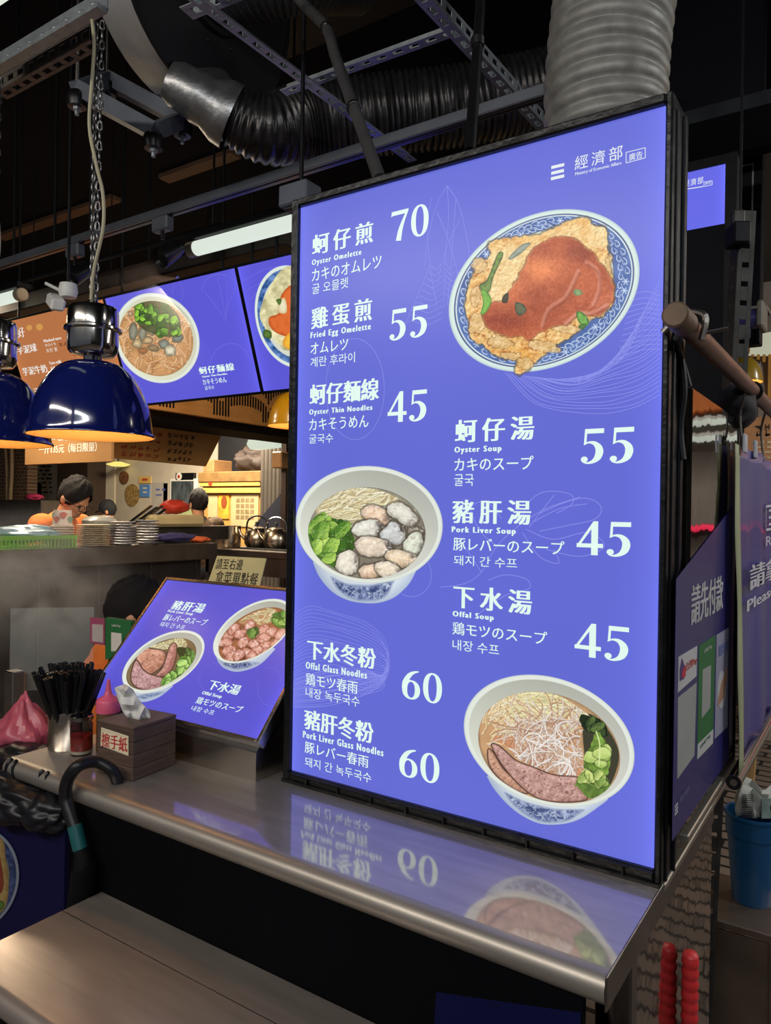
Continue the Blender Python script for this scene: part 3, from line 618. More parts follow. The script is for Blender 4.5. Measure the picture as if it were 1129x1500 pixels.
def paint_offal(bg):
    p = Paint(308, 874, 442, 992, bg, 2.2); S = 4.342; T = lambda pts: tr(pts, 165, 870, S); E = lambda c: (165+c[0]/S, 870+c[1]/S, c[2]/S, c[3]/S, c[4])
    ms = porcelain(p, E((895, 237, 256, 205, -0.5)), E((900, 262, 226, 176, -0.5)), T([(800, 300), (660, 398), (670, 430), (705, 470), (780, 496), (870, 480), (950, 440), (1036, 352), (900, 260)]), T([(668, 390), (700, 455), (780, 486), (880, 470), (940, 435), (800, 420)]), (150, 96, 60))
    c = ms*p.m(p.poly(T([(800, 180), (900, 120), (1000, 90), (1060, 130), (1020, 180), (900, 200)]))); p.put(c*0.6, (200, 170, 120)); noodles(p, c, (350, 890, 405, 914), 46, [(236, 220, 180), (214, 196, 150)], 1.4, 8, 0.25, 22, -0.4)
    rg = np.random.default_rng(3)
    for i, (x, y) in enumerate([(735, 270), (770, 225), (720, 310), (810, 255), (870, 200), (915, 245), (740, 360), (830, 310), (900, 320), (960, 230), (1010, 245), (960, 280), (1065, 255), (975, 330), (1040, 320), (850, 375), (920, 360), (985, 370), (760, 400), (800, 390), (880, 400)]):
        p.put(p.m(p.poly(tr(piece(x+4, y+8, 46, 34, -30, i), 165, 870, S)))*0.6*ms, (84, 44, 30)); q_ = p.blob(tr(piece(x, y, 44, 31, rg.uniform(-60, 10), i, 10), 165, 870, S), (150, 84, 66), (222, 166, 148), 4, 0.4, 140+i, 3, ms); p.put(p.m(q_-0.8)*ms*np.clip((p.fbm(3, 400+i)-0.58)*9, 0, 1)*0.7, (246, 220, 212)); p.put(p.m(q_-0.8)*ms*np.clip((0.4-p.fbm(3, 420+i))*9, 0, 1)*0.5, (120, 60, 48))
    leafy(p, T([(860, 240), (920, 215), (930, 245), (890, 280)]), 41, (150, 190, 90), (60, 100, 40), ms, 5); leafy(p, T([(1020, 130), (1110, 120), (1130, 210), (1060, 220), (1020, 180)]), 43, (180, 216, 110), (80, 130, 50), ms, 6)
    return p
def paint_thin_noodles(bg):
    p = Paint(164, 426, 296, 566, bg, 2.0); S = 3.893; T = lambda pts: tr(pts, 140, 370, S); E = lambda c: (140+c[0]/S, 370+c[1]/S, c[2]/S, c[3]/S, c[4])
    ms = porcelain(p, E((350, 487, 243, 257, 0.12)), E((345, 490, 212, 214, 0.1)), None, None, (196, 146, 96), (226, 228, 200), (206, 208, 182), 0.93)
    noodles(p, ms, (178, 450, 280, 548), 190, [(222, 170, 120), (204, 150, 98), (232, 190, 146), (190, 132, 84)], 2.0, 15, 0.4, 34)
    for i, (x, y, a, b, r, hi) in enumerate([(215, 450, 26, 50, 5, (150, 150, 130)), (268, 460, 24, 40, 10, (160, 160, 140)), (240, 520, 30, 30, 0, (226, 200, 150)), (320, 440, 34, 34, 0, (196, 176, 130)), (390, 520, 34, 28, 0, (140, 150, 140)), (470, 490, 34, 24, -10, (120, 132, 124)), (425, 560, 32, 36, 0, (228, 220, 190)), (330, 545, 36, 20, 10, (170, 140, 100)), (270, 560, 30, 18, 0, (196, 120, 70)), (300, 500, 30, 24, 0, (226, 190, 140)), (200, 350, 16, 16, 0, (232, 190, 150))]):
        p.blob(tr(piece(x, y, a, b, r, i), 140, 370, S), (92, 84, 64), hi, 6, 0.3, 160+i, 5, ms)
    p.put(p.m(p.poly(T([(240, 280), (360, 275), (470, 350), (480, 460), (400, 480), (250, 420)])))*0.7*ms, (40, 56, 22))
    for i, q in enumerate([[(235, 270), (265, 262), (295, 330), (290, 400), (240, 400), (228, 330)], [(300, 300), (350, 310), (370, 380), (320, 420), (280, 380)], [(380, 280), (440, 330), (430, 400), (390, 380)], [(350, 370), (400, 380), (400, 470), (350, 480)], [(420, 350), (470, 380), (480, 465), (450, 470), (420, 420)]]):
        leafy(p, T(q), 50+i, (146, 206, 50), (44, 96, 16), ms, 5)
    return p
def paint_side_plate(bg):
    p = Paint(371, 384, 470, 540, bg, 1.9); S = 3.893; T = lambda pts: tr(pts, 140, 370, S)
    cx, cy = 140+1120/S, 370+365/S; q = p.ell(cx, cy, 212/S, 292/S, 0.15)
    p.put(p.inside(q, 55), (222, 232, 222)); p.put(p.inside(q, 55, 0.93)*(1-p.inside(q, 55, 0.80)), np.array([76, 112, 170])+(p.fbm(6, 3)[..., None]-0.5)*160); p.put(p.inside(q, 55, 0.80), (214, 218, 200))
    c = p.inside(q, 55, 1.0)
    n = p.fbm(8, 9)[..., None]; e = T([(1040, 120), (1140, 70), (1240, 120), (1300, 350), (1240, 520), (1100, 560), (1040, 520), (960, 420), (940, 320)]); sd = p.poly(e)
    p.put(p.m(sd)*c, np.clip(np.array([206, 198, 150])+(n-0.5)*120, 0, 255))
    for i, (pts, hi, lo) in enumerate([([(1060, 240), (1140, 180), (1200, 300), (1150, 470), (1060, 470), (1000, 430), (990, 370), (1050, 340)], (222, 110, 50), (180, 70, 26)), ([(1080, 480), (1160, 440), (1180, 560), (1080, 540)], (244, 186, 60), (220, 140, 40)), ([(1045, 280), (1080, 260), (1090, 340), (1045, 340)], (240, 232, 200), (206, 180, 130)), ([(960, 440), (1000, 450), (1000, 490), (960, 480)], (100, 130, 60), (50, 80, 30)), ([(1030, 270), (1060, 265), (1050, 300)], (100, 140, 60), (50, 80, 30))]):
        p.blob(T(pts), lo, hi, 5, 0.35, 180+i, 6, c)
    return p
def paint_poster_plate(bg):
    p = Paint(-60, 1200, 34, 1372, bg, 1.5); q = p.ell(-35, 1288, 64, 76, -0.1)
    p.put(p.inside(q, 64), (120, 128, 140)); p.put(p.inside(q, 64, 0.94), np.array([44, 58, 96])+(p.fbm(6, 3)[..., None]-0.5)*110); p.put(p.inside(q, 64, 0.78), (110, 106, 80))
    c = p.inside(q, 64, 0.95)
    p.blob([(0, 1225), (10, 1260), (14, 1300), (8, 1330), (-10, 1340), (-60, 1330), (-60, 1225)], (120, 96, 52), (156, 130, 80), 8, 0.5, 4, 6, c); p.blob([(-8, 1240), (4, 1270), (6, 1300), (-6, 1310), (-60, 1310), (-60, 1240)], (104, 42, 26), (128, 56, 36), 6, 0.3, 5, 8, c)
    p.blob([(-4, 1318), (8, 1322), (4, 1332), (-6, 1330)], (40, 66, 26), (80, 110, 46), 3, 0.3, 6, 4, c)
    return p
# ------------------------------------------------------------------ the tall lit menu board
BP = Plane((0, 0, 1.5), (1, 0, 0), (0, 0, 1))
X0 = at(434, 720, Y=0)[0]; X1 = at(968.5, 720, Y=0)[0]
ZT = at(975, 155, Y=0)[2]; ZB = at(958, 1272, Y=0)[2]
FL = X0-0.017; FR = X1+0.011; FT = ZT+0.016; FB = ZB-0.0225; CZ = FB
board = thing('menu_board', 'tall lit blue menu board with ten prices standing on the steel counter', 'menu board', (X0, 0.05, FB))
def lit_face(name, col, strength, cx, cz, hx, hz):
    """backlit film: the lamps sit along the sides, so the film is a little brighter there"""
    m = bpy.data.materials.new(name); m.use_nodes = True; N = m.node_tree.nodes; L = m.node_tree.links; b = N['Principled BSDF']
    b.inputs['Base Color'].default_value = (0.02, 0.02, 0.03, 1); b.inputs['Roughness'].default_value = 0.28; b.inputs['Specular IOR Level'].default_value = 0.2
    g = N.new('ShaderNodeTexCoord'); sp = N.new('ShaderNodeSeparateXYZ'); L.new(g.outputs['Generated'], sp.inputs[0])
    def math_(op, a, bb):
        n = N.new('ShaderNodeMath'); n.operation = op
        for i, q in enumerate((a, bb)):
            if q is None: continue
            if isinstance(q, (int, float)): n.inputs[i].default_value = q
            else: L.new(q, n.inputs[i])
        return n.outputs[0]
    ax = math_('ABSOLUTE', math_('SUBTRACT', sp.outputs[0], 0.5), None); px_ = math_('POWER', math_('MULTIPLY', ax, 2.0), 14.0)
    nz = N.new('ShaderNodeTexNoise'); nz.inputs['Scale'].default_value = 2.2; L.new(g.outputs['Object'], nz.inputs['Vector'])
    f = math_('ADD', math_('MULTIPLY', px_, 0.35), math_('ADD', math_('MULTIPLY', nz.outputs['Fac'], 0.16), 0.92))
    b.inputs['Emission Color'].default_value = rgba(col); L.new(math_('MULTIPLY', f, strength), b.inputs['Emission Strength'])
    m.cycles.emission_sampling = 'FRONT'
    return m
FACE = lit_face('backlit_blue_film', BLUE_LIT, 1.0, 0, 0, 1, 1)
PRINT_LIT = print_mat('backlit_print', 1.0, 0.3)
LINE_LIT = emis('backlit_pale_line', (136, 142, 232), 1.0)
PINK_LIT = emis('backlit_white_small', (232, 240, 244), 0.92)
m = MB(); m.box(X0-0.004, X1+0.004, -0.004, 0.0, ZB-0.004, ZT+0.004); 
MB().add([(X0, 0, ZB), (X1, 0, ZB), (X1, 0, ZT), (X0, 0, ZT)], [(0, 1, 2, 3)]).build('lit_panel', FACE, board)
FRAME_M = mat('worn_black_frame', (16, 17, 18), 0.33, 0.2, 0.5, 30, 0.15, 60, rvar=0.1)
m = MB()
m.box(FL, X0, -0.012, 0.10, FB, FT, 0.003); m.box(X1, FR, -0.012, 0.10, FB, FT, 0.003)
m.box(X0, X1, -0.012, 0.10, ZT, FT, 0.003); m.box(X0, X1, -0.010, 0.10, FB, ZB, 0.003)
m.box(FL+0.003, FR-0.003, 0.095, 0.105, FB+0.003, FT-0.003)
m.build('frame', FRAME_M, board)
m = MB()
for k in range(9):
    x = X0+(X1-X0)*(k+0.6)/9.2; m.box(x, x+0.004, -0.0165, -0.009, FB+0.004, ZB-0.003, 0.001)
m.box(FL, FR, -0.016, -0.011, FB-0.001, FB+0.006, 0.001); m.box(X0, X1, -0.015, -0.011, ZB-0.005, ZB-0.001, 0.001)
m.build('ledge_rail', FRAME_M, board)
m = MB(); m.box(FR, FR+0.003, 0.01, 0.02, FB, FT-0.02, 0.001); m.box(FR, FR+0.005, 0.055, 0.064, FB, FT-0.01, 0.001); m.build('side_rail', BLACKM, board)
items = [
 ('蚵仔煎', 1.45, 457.5, 547, 345.4, 375, 'Oyster Omelette', 457, 530, 381, 391.5, 'カキのオムレツ', 457, 559, 395, 413, '굴 오믈렛', 457.5, 510, 416.5, 431.5, '70', 573, 628, 310.5, 356),
 ('雞蛋煎', 1.45, 456, 545.5, 452, 483, 'Fried Egg Omelette', 455, 543.7, 487, 498.5, 'オムレツ', 455, 510, 503, 519.5, '계란 후라이', 455, 520, 524, 538.5, '55', 571, 626, 455, 500),
 ('蚵仔麵線', 1.0, 453.7, 555.6, 564, 594, 'Oyster Thin Noodles', 453, 546, 600, 610, 'カキそうめん', 453, 540, 614, 631, '굴국수', 453, 488, 637, 650, '45', 568, 625, 575, 620),
 ('蚵仔湯', 1.45, 666.5, 783, 615.6, 648.7, 'Oyster Soup', 665.6, 735, 654.7, 665.7, 'カキのスープ', 665.6, 781.5, 671, 690, '굴국', 665.6, 694, 695, 712, '55', 851, 928.5, 629, 680),
 ('豬肝湯', 1.45, 662.6, 778, 732, 766, 'Pork Liver Soup', 661.7, 756, 771, 782, '豚レバーのスープ', 664, 826.7, 787, 806, '돼지 간 수프', 665, 757.5, 813, 827.5, '45', 844.8, 924, 763, 813),
 ('下水湯', 1.45, 664, 779.4, 856.5, 889.6, 'Offal Soup', 663, 723.4, 894.5, 905, '鶏モツのスープ', 663, 801.7, 910.5, 929, '내장 수프', 663, 731, 936, 951.5, '45', 841.8, 921, 911, 961),
 ('下水冬粉', 1.0, 450, 551, 936, 965, 'Offal Glass Noodles', 448, 538, 969, 979, '鶏モツ春雨', 448, 524, 985, 1003, '내장 녹두국수', 448, 526.7, 1006, 1020.5, '60', 589, 647.5, 979, 1022),
 ('豬肝冬粉', 1.0, 445.7, 547.7, 1038, 1067, 'Pork Liver Glass Noodles', 444, 562, 1070, 1080, '豚レバー春雨', 446.7, 540, 1085, 1102, '돼지 간 녹두국수', 447, 544, 1108, 1122, '60', 585, 643.5, 1093, 1135.5)]
for it in items:
    n, sp, a, b, c, d, en, ea, eb, ec, ed, jp, ja, jb, jc, jd, ko, ka, kb, kc, kd, pr, pa, pb, pc, pd = it
    BP.text('dish_name', glyphs(n, SONG, sp), a, b, c, d, WHITE_LIT, board)
    BP.text('english_caption', glyphs(en, (-0.07, -0.023, 0.023, 0.07), 1.3), ea, eb, ec, ed, WHITE_LIT, board)
    BP.text('japanese_caption', glyphs(jp, (-0.012, 0.012)), ja, jb, jc, jd, WHITE_LIT, board)
    BP.text('korean_caption', glyphs(ko), ka, kb, kc, kd, WHITE_LIT, board)
    BP.text('price', number(pr), pa, pb, pc, pd, WHITE_LIT, board)
BP.text('ministry_name', glyphs('經濟部', (-0.005, 0.005), 1.35), 842, 912, 230, 250, PINK_LIT, board)
BP.text('ministry_caption', glyphs('Ministry of Economic Affairs', (-0.02, 0.02)), 842.5, 910, 253, 259, PINK_LIT, board)
BP.text('notice_mark', glyphs('廣告', (-0.01, 0.01)), 921, 941, 226, 236.5, PINK_LIT, board)
def bars(plane, rows, material, parent):
    V = []; Fs = []
    for r in rows:
        P = [plane.px(*q) for q in r]; b = len(V); V += P; Fs.append(tuple(range(b, b+len(P))))
    return link_mesh('emblem', plane.pt(np.array(V), 0.0008), Fs, material, parent)
bars(BP, [[(807.5, 243.5), (807.5, 248), (826.5, 243.5), (826.5, 239)], [(807.5, 252), (807.5, 256.5), (813, 255.2), (813, 250.7)], [(813, 250.7), (813, 255.2), (826, 252.2), (826, 247.6)], [(807, 260), (807, 264.5), (826.5, 260), (826.5, 255.5)]], PINK_LIT, board)
BP.ribbon('notice_box', [[(917, 223.5), (945, 216.5)], [(945, 216.5), (945, 231.5)], [(945, 231.5), (917, 238.8)], [(917, 238.8), (917, 223.5)]], 0.0011, PINK_LIT, board)
# pale line drawings printed behind the dishes
def wave(x0, y0, x1, y1, amp, n=7, ph=0.0):
    return [(x0+(x1-x0)*k/(n-1), y0+(y1-y0)*k/(n-1)+amp*math.sin(ph+k*1.1)) for k in range(n)]
rng = random.Random(4)
L1 = [[(655, 272), (640, 300), (628, 345), (622, 390)], [(655, 272), (672, 300), (684, 350), (690, 395)], [(655, 272), (657, 320), (652, 380), (650, 450)], [(632, 290), (626, 330), (630, 390), (640, 450)], [(668, 292), (664, 340), (660, 400), (655, 450)], [(640, 310), (660, 360), (672, 410)], [(674, 320), (652, 370), (640, 420)]]
for k in range(10):
    y = 385+k*9; s = 18+k*3.2; L1.append([(648, y), (648-s*0.5, y+10), (648-s, y+4), (648-s*1.25, y+16)]); 
    if k < 6: L1.append([(652, y), (652+s*0.45, y+9), (652+s*0.8, y+2), (652+s, y+16)])
BP.ribbon('vegetable_line_drawing', L1, 0.0009, LINE_LIT, board)
L2 = []
for k in range(26):
    w = 1.6*math.sin(k*1.7); L2.append([(740+4.2*k, 546+k*0.6), (786+5*k, 592-2.6*k+w), (868+3*k, 606-6.0*k-w), (925+1.2*k, 598-6.6*k+w), (966.5, 578-6.7*k)])
for k in range(12): L2.append([(925-2*k, 432+8.5*k), (948-k, 427+8.0*k+1.5*math.sin(k)), (967.5, 434+7.0*k)])
BP.ribbon('noodle_line_drawing', L2, 0.0009, LINE_LIT, board)
L3 = []
for k in range(24):
    r = 1-k*0.036; w = 2.2*math.sin(k*1.3); L3.append([(426, 905+k*5+w), (452, 888+k*5.3), (490, 897+k*4.5-w), (530+12*r, 915+k*4.4), (560+8*r-w, 950+k*2.4), (540+20*r, 1002-k*0.8), (490, 1032-k*2.2+w), (424, 1036-k*1.7)])
BP.ribbon('noodle_line_drawing', L3, 0.0009, LINE_LIT, board)
L4 = [[(645, 860), (680, 855), (705, 838), (728, 800), (760, 770), (800, 745), (850, 728)], [(760, 770), (775, 735), (800, 720), (835, 724), (838, 738), (815, 752)], [(790, 752), (830, 735), (860, 730), (880, 742), (872, 760), (830, 770), (790, 778)], [(770, 775), (810, 790), (860, 780), (885, 800), (850, 815), (800, 805)], [(765, 780), (790, 815), (818, 825), (812, 805)], [(728, 800), (705, 780), (690, 745), (712, 735), (735, 760)], [(705, 838), (690, 815), (680, 800)], [(715, 850), (740, 842), (770, 848), (775, 862), (745, 870), (720, 885), (700, 900)], [(780, 765), (820, 745), (860, 738)], [(775, 772), (800, 740), (812, 725)]]
BP.ribbon('celery_line_drawing', L4, 0.0012, LINE_LIT, board)
def arc(cx, cy, rx, ry, a0, a1, n=12): return [(cx+rx*math.cos(math.radians(a0+(a1-a0)*k/n)), cy+ry*math.sin(math.radians(a0+(a1-a0)*k/n))) for k in range(n+1)]
BP.ribbon('egg_line_drawing', [arc(520, 570, 43, 74, 0, 360, 24)], 0.001, LINE_LIT, board)
BP.ribbon('egg_line_drawing', [arc(603, 842, 29, 32, -60, 130)], 0.001, LINE_LIT, board)
paint_omelette().build('oyster_omelette_picture', BP, PRINT_LIT, board)
paint_oyster_soup().build('oyster_soup_picture', BP, PRINT_LIT, board)
paint_liver_noodles().build('liver_noodle_picture', BP, PRINT_LIT, board)

# ------------------------------------------------------------------ the small sloping lit sign
TA = np.array([-1.70, -0.055, 1.022]); SD = unit((0, 0.25, 0.283)); 
SP = Plane(TA, (1, 0, 0), SD); SW = 0.595; SL = 0.372
sx0 = SP.px(133, 1014)[0]; sx1 = SP.px(378, 1080)[0]; SL = SP.px(330, 858)[1]; s_low = SP.px(256, 1052)[1]
sgn = thing('sloping_sign', 'sloping lit sign with two soup bowls on a steel box beside the tall board', 'sign', ((sx0+sx1)/2, 0.1, CZ))
q = SP.pt(np.array([(sx0, s_low), (sx1, s_low), (sx1, SL), (sx0, SL)]))
BLUE2 = (90, 84, 208)
SFACE = lit_face('sloping_film', BLUE2, 0.95, 0, 0, 1, 1)
MB().add(q, [(0, 1, 2, 3)]).build('lit_panel', SFACE, sgn)
m = MB()
t = 0.010
for (u0, u1, v0, v1) in ((sx0-t, sx0, s_low-t, SL+t), (sx1, sx1+t, s_low-t, SL+t), (sx0, sx1, s_low-t, s_low), (sx0, sx1, SL, SL+t)):
    c = SP.pt(np.array([(u0+u1)/2, (v0+v1)/2]), -0.010); m.obox(c, SP.ux, SP.uy, SP.n, ((u1-u0)/2, (v1-v0)/2, 0.013), 0.002)
m.build('frame', STEEL, sgn)
c = SP.pt(np.array([(sx0+sx1)/2, (s_low+SL)/2]), -0.03); MB().obox(c, SP.ux, SP.uy, SP.n, ((sx1-sx0)/2, (SL-s_low)/2, 0.014), 0.002).build('back_case', BLACKM, sgn)
fz = SP.pt(np.array([0, s_low]))[2]
bx0 = TA[0]+sx0+0.04; bx1 = TA[0]+sx1-0.006
MB().prism([(-0.052, CZ), (-0.052, fz-0.032), (0.20, fz+0.228), (0.20, CZ)], (bx0, 0, 0), (0, 1, 0), (0, 0, 1), (bx1-bx0, 0, 0)).build('base_box', STEEL, sgn)
for (s, V, a, b, c_, d, mm) in [('dish_name', glyphs('豬肝湯', SONG, 1.15), 253, 300, 879, 893, WHITE_LIT), ('english_caption', glyphs('Pork Liver Soup', (-0.05, 0.05), 1.1), 246, 283, 893, 898, WHITE_LIT), ('japanese_caption', glyphs('豚レバーのスープ', (-0.02, 0.02)), 240.5, 303, 899, 909, WHITE_LIT), ('korean_caption', glyphs('돼지 간 수프'), 235, 271, 910.5, 918, WHITE_LIT),
                             ('dish_name', glyphs('下水湯', SONG, 1.0), 306, 352, 995, 1010, WHITE_LIT), ('english_caption', glyphs('Offal Soup', (-0.05, 0.05), 1.1), 296, 325, 1012, 1018.5, WHITE_LIT), ('japanese_caption', glyphs('鶏モツのスープ', (-0.02, 0.02)), 288.5, 355, 1020, 1031, WHITE_LIT), ('korean_caption', glyphs('내장 수프'), 281, 314, 1033, 1041, WHITE_LIT)]:
    SP.text(s, V, a, b, c_, d, mm, sgn)
p = paint_small_liver(BLUE2); p.build('liver_soup_picture', SP, PRINT_LIT, sgn)
p = paint_offal(BLUE2); p.build('offal_soup_picture', SP, PRINT_LIT, sgn)
LINE_S = emis('sloping_pale_line', (104, 102, 220), 0.95)
SP.ribbon('egg_line_drawing', [arc(322, 995, 30, 24, 100, 330)], 0.0012, LINE_S, sgn)
SP.ribbon('egg_line_drawing', [arc(395, 1006, 18, 28, -100, 200)], 0.0012, LINE_S, sgn)

# ------------------------------------------------------------------ counters
cxl = at(5, 1112, Z=CZ)[0]; cyf = at(430, 1268, Z=CZ)[1]; cxr = FR-0.002
ctr = thing('steel_counter', 'brushed steel counter with a rolled front edge under the tall menu board', 'counter', ((cxl+cxr)/2, 0.0, 0.0))
R = 0.021
prof = [(cyf+R, CZ)]
prof = [(0.42, CZ), (cyf+R+0.004, CZ), (cyf+R+0.004, CZ-0.03), (0.42, CZ-0.03)]
MB().prism([(a, b) for a, b in prof], (cxl, 0, 0), (0, 1, 0), (0, 0, 1), (cxr-cxl, 0, 0)).build('worktop', COUNTER, ctr, True, 25)
EDGE = counter_steel('rolled_edge_steel', (166, 158, 148), 0.38, 0.5, 0.6)
edge = [(cyf+R+0.004, CZ)]+[(cyf+R-R*math.sin(a), CZ-R+R*math.cos(a)) for a in np.linspace(0.0, math.pi, 14)]+[(cyf+R+0.004, CZ-2*R)]
MB().prism(edge, (cxl, 0, 0), (0, 1, 0), (0, 0, 1), (cxr-cxl, 0, 0)).build('rolled_edge', EDGE, ctr, True, 50)
MB().box(cxr, cxr+0.003, cyf+0.002, 0.42, CZ-0.043, CZ+0.001, 0.001).build('end_plate', STEEL_D, ctr)
RY = -0.272; LZ = 0.73
MB().box(cxl+0.25, cxr-0.03, RY, RY+0.012, 0.05, CZ-0.031).build('front_panel', BLACK_MATT, ctr)
NAVY = mat('navy_print', (15, 17, 58), 0.5, 0, 0.08, 8, spec=0.12)
MB().add([(at(600, 1500, Y=RY-0.002)[0], RY-0.002, 0.1), (cxr-0.032, RY-0.002, 0.1), (cxr-0.032, RY-0.002, at(820, 1470, Y=RY)[2]), (at(640, 1452, Y=RY)[0], RY-0.002, at(640, 1452, Y=RY)[2])], [(0, 1, 2, 3)]).build('front_print', NAVY, ctr)
m = MB(); m.box(cxr-0.03, cxr+0.0, -0.16, -0.13, 0.0, CZ-0.031, 0.003); m.prism([(-0.225, CZ-0.045), (-0.13, CZ-0.045), (-0.13, CZ-0.20)], (cxr-0.024, 0, 0), (0, 1, 0), (0, 0, 1), (0.004, 0, 0)); m.build('leg', STEEL_D, ctr)
m = MB(); m.cyl((cxr-0.02, -0.15, CZ-0.085), (cxr-0.008, -0.15, CZ-0.085), 0.008, 10); m.build('bolt', STEEL_D, ctr)
MB().box(cxr-0.06, cxr-0.002, -0.13, 0.43, 0.02, CZ-0.031, 0.002).build('side_panel', mat('side_skirt_steel', (150, 140, 130), 0.07, 1.0, 0.08, 3, 0.35, 6), ctr)
# lower shelf in front
lxl = at(150, 1306, Z=LZ)[0]; lyf = at(2, 1466, Z=LZ)[1]
low = thing('steel_bench', 'low steel bench with a rolled edge in front of the counter', 'bench', ((lxl+cxr)/2, (lyf+RY)/2, 0.0))
prof = [(RY-0.002, LZ), (lyf+R, LZ)]+[(lyf+R-R*math.sin(a), LZ-R+R*math.cos(a)) for a in np.linspace(0.15, math.pi, 10)]+[(lyf+R, LZ-0.03), (RY-0.002, LZ-0.03)]
lxr = cxr-0.30
MB().prism(prof, (lxl, 0, 0), (0, 1, 0), (0, 0, 1), (lxr-lxl, 0, 0)).build('worktop', BENCH, low, True, 25)
m = MB(); ym = at(130, 1355, Z=LZ)[1]
MB().box(lxl+0.002, lxr, ym-0.0008, ym+0.0008, LZ, LZ+0.0006).build('seam', STEEL_D, low)
for (x, y) in ((lxl+0.04, lyf+0.05), (lxl+0.04, RY-0.05), (lxr-0.05, lyf+0.05), (lxr-0.05, RY-0.05)):
    MB().box(x-0.018, x+0.018, y-0.018, y+0.018, 0, LZ-0.03, 0.002).build('leg', STEEL_D, low)
# ------------------------------------------------------------------ the setting
CEILZ = 3.9
def A(px, py, d): return at(px, py, d=d)
def pave_mat():
    m = bpy.data.materials.new('brick_paving'); m.use_nodes = True; N = m.node_tree.nodes; L = m.node_tree.links; b = N['Principled BSDF']
    tc = N.new('ShaderNodeTexCoord'); br = N.new('ShaderNodeTexBrick'); br.inputs['Scale'].default_value = 2.6
    br.inputs['Color1'].default_value = rgba((120, 104, 92)); br.inputs['Color2'].default_value = rgba((98, 88, 80)); br.inputs['Mortar'].default_value = rgba((16, 14, 14)); br.inputs['Mortar Size'].default_value = 0.03
    L.new(tc.outputs['Object'], br.inputs['Vector']); L.new(br.outputs['Color'], b.inputs['Base Color']); b.inputs['Roughness'].default_value = 0.55; return m
def struct(name, o): o.name = name; o['kind'] = 'structure'; return o
DARKC = mat('dark_ceiling_paint', (7, 9, 18), 0.8, 0, 0.2, 3, 0.02, 10, spec=0.15)
WALLW = mat('kitchen_wall', (198, 188, 170), 0.6, 0, 0.06, 5)
WALLD = mat('dark_wall', (30, 31, 36), 0.7, 0, 0.2, 4)
struct('floor', MB().box(-11.5, 3.0, -4.5, 5.4, -0.1, 0.0).build('floor', pave_mat()))
struct('ceiling', MB().box(-11.5, 3.0, -4.5, 5.4, CEILZ, CEILZ+0.1).build('ceiling', DARKC))
struct('wall_back', MB().box(-11.5, 3.0, 5.3, 5.4, 0.0, CEILZ).build('wall_back', WALLD))
struct('wall_left', MB().box(-11.6, -11.5, -4.5, 5.4, 0.0, CEILZ).build('wall_left', WALLD))
struct('wall_right', MB().box(3.0, 3.1, -4.5, 5.4, 0.0, CEILZ).build('wall_right', WALLD))
WOODSTRIP = mat('ceiling_wood_strip', (92, 70, 54), 0.6, 0, 0.2, 6, stretch=(1, 12, 12))
for k, (a, b) in enumerate((((0, 348), (170, 290)), ((240, 262), (345, 225)))):
    p = at(*a, Z=CEILZ-0.02); q = at(*b, Z=CEILZ-0.02); struct('trim_%d' % (k+1), MB().beam(p, q, 0.10, 0.03).build('trim_%d' % (k+1), WOODSTRIP))
p = at(400, 100, Z=3.55); q = at(690, 40, Z=3.55)
struct('ceiling_panel', MB().box(q[0]-1.05, q[0]+0.05, p[1]-1.1, p[1]+0.0, 3.56, 3.6, 0.004).build('ceiling_panel', mat('hood_black_sheet', (26, 28, 34), 0.5, 0.3, 0.15, 3, 0.03, 8)))

# ------------------------------------------------------------------ slotted steel angles, rails, ducts overhead
def slotted(m, p, q, w=0.034, t=0.003, side=1, pitch=0.052, up=(0, 0, 1), frac=0.42):
    """L-shaped angle with rows of slots in both flanges"""
    p = np.asarray(p, float); q = np.asarray(q, float); d = unit(q-p); L = np.linalg.norm(q-p); x = unit(np.cross(d, up))*side; z = np.asarray(up, float)
    for (n, tt) in ((x, z), (z, x)):
        o = p.copy()
        for f in (0.14, 0.86): m.obox((p+q)/2+n*w*f, n, d, tt, (w*0.14, L/2, t/2))
        k = 0.0
        while k < L:
            l = min(pitch*frac, L-k); m.obox(p+d*(k+l/2)+n*w*0.5, n, d, tt, (w*0.25, l/2, t/2)); k += pitch
    return m
def angle(name, label, p, q, w=0.034, side=1, two=False, mt=GALV):
    m = slotted(MB(), p, q, w, side=side)
    if two: slotted(m, np.asarray(p)+np.array([0.0, 0, 0.045]), np.asarray(q)+np.array([0.0, 0, 0.045]), w, side=-side)
    return setp(m.build(name, mt), label, 'steel angle', 'slotted steel angles under the ceiling')
ZA = 2.72
angle('slotted_angle', 'galvanised slotted angle running back over the sagging duct, left of the grey conduit', at(262, -10, Z=ZA), at(598, 238, Z=ZA))
angle('slotted_angle', 'double galvanised slotted angle running down to the tall menu board beside the black tube', at(596, -12, Z=ZA), at(795, 200, Z=ZA), 0.036, 1, True)
angle('slotted_angle', 'pale slotted angle crossing above the sagging duct between two longer angles', at(420, 140, Z=ZA+0.045), at(668, 52, Z=ZA+0.045))
angle('slotted_angle', 'short slotted angle crossing over the blower at the top edge', at(283, 28, Z=ZA+0.045), at(390, -14, Z=ZA+0.045), 0.05)
PY, PZ = -0.08, 2.70
def rods(parent, name, pairs, r, material):
    for a, b in pairs: MB().cyl(a, b, r, 8).build(name, material, parent)
def xrail(a, b, Y=None, Z=None):
    p = at(*a, Y=Y) if Y is not None else at(*a, Z=Z); q = at(b, 0, Y=p[1]); q = np.array([q[0], p[1], p[2]]); return p, q
p, q = xrail((-8, 104), 150, Y=PY)
m = MB(); m.beam(p, q, 0.03, 0.012); m.beam(p+[0, 0.015, 0.03], q+[0, 0.015, 0.03], 0.004, 0.06)
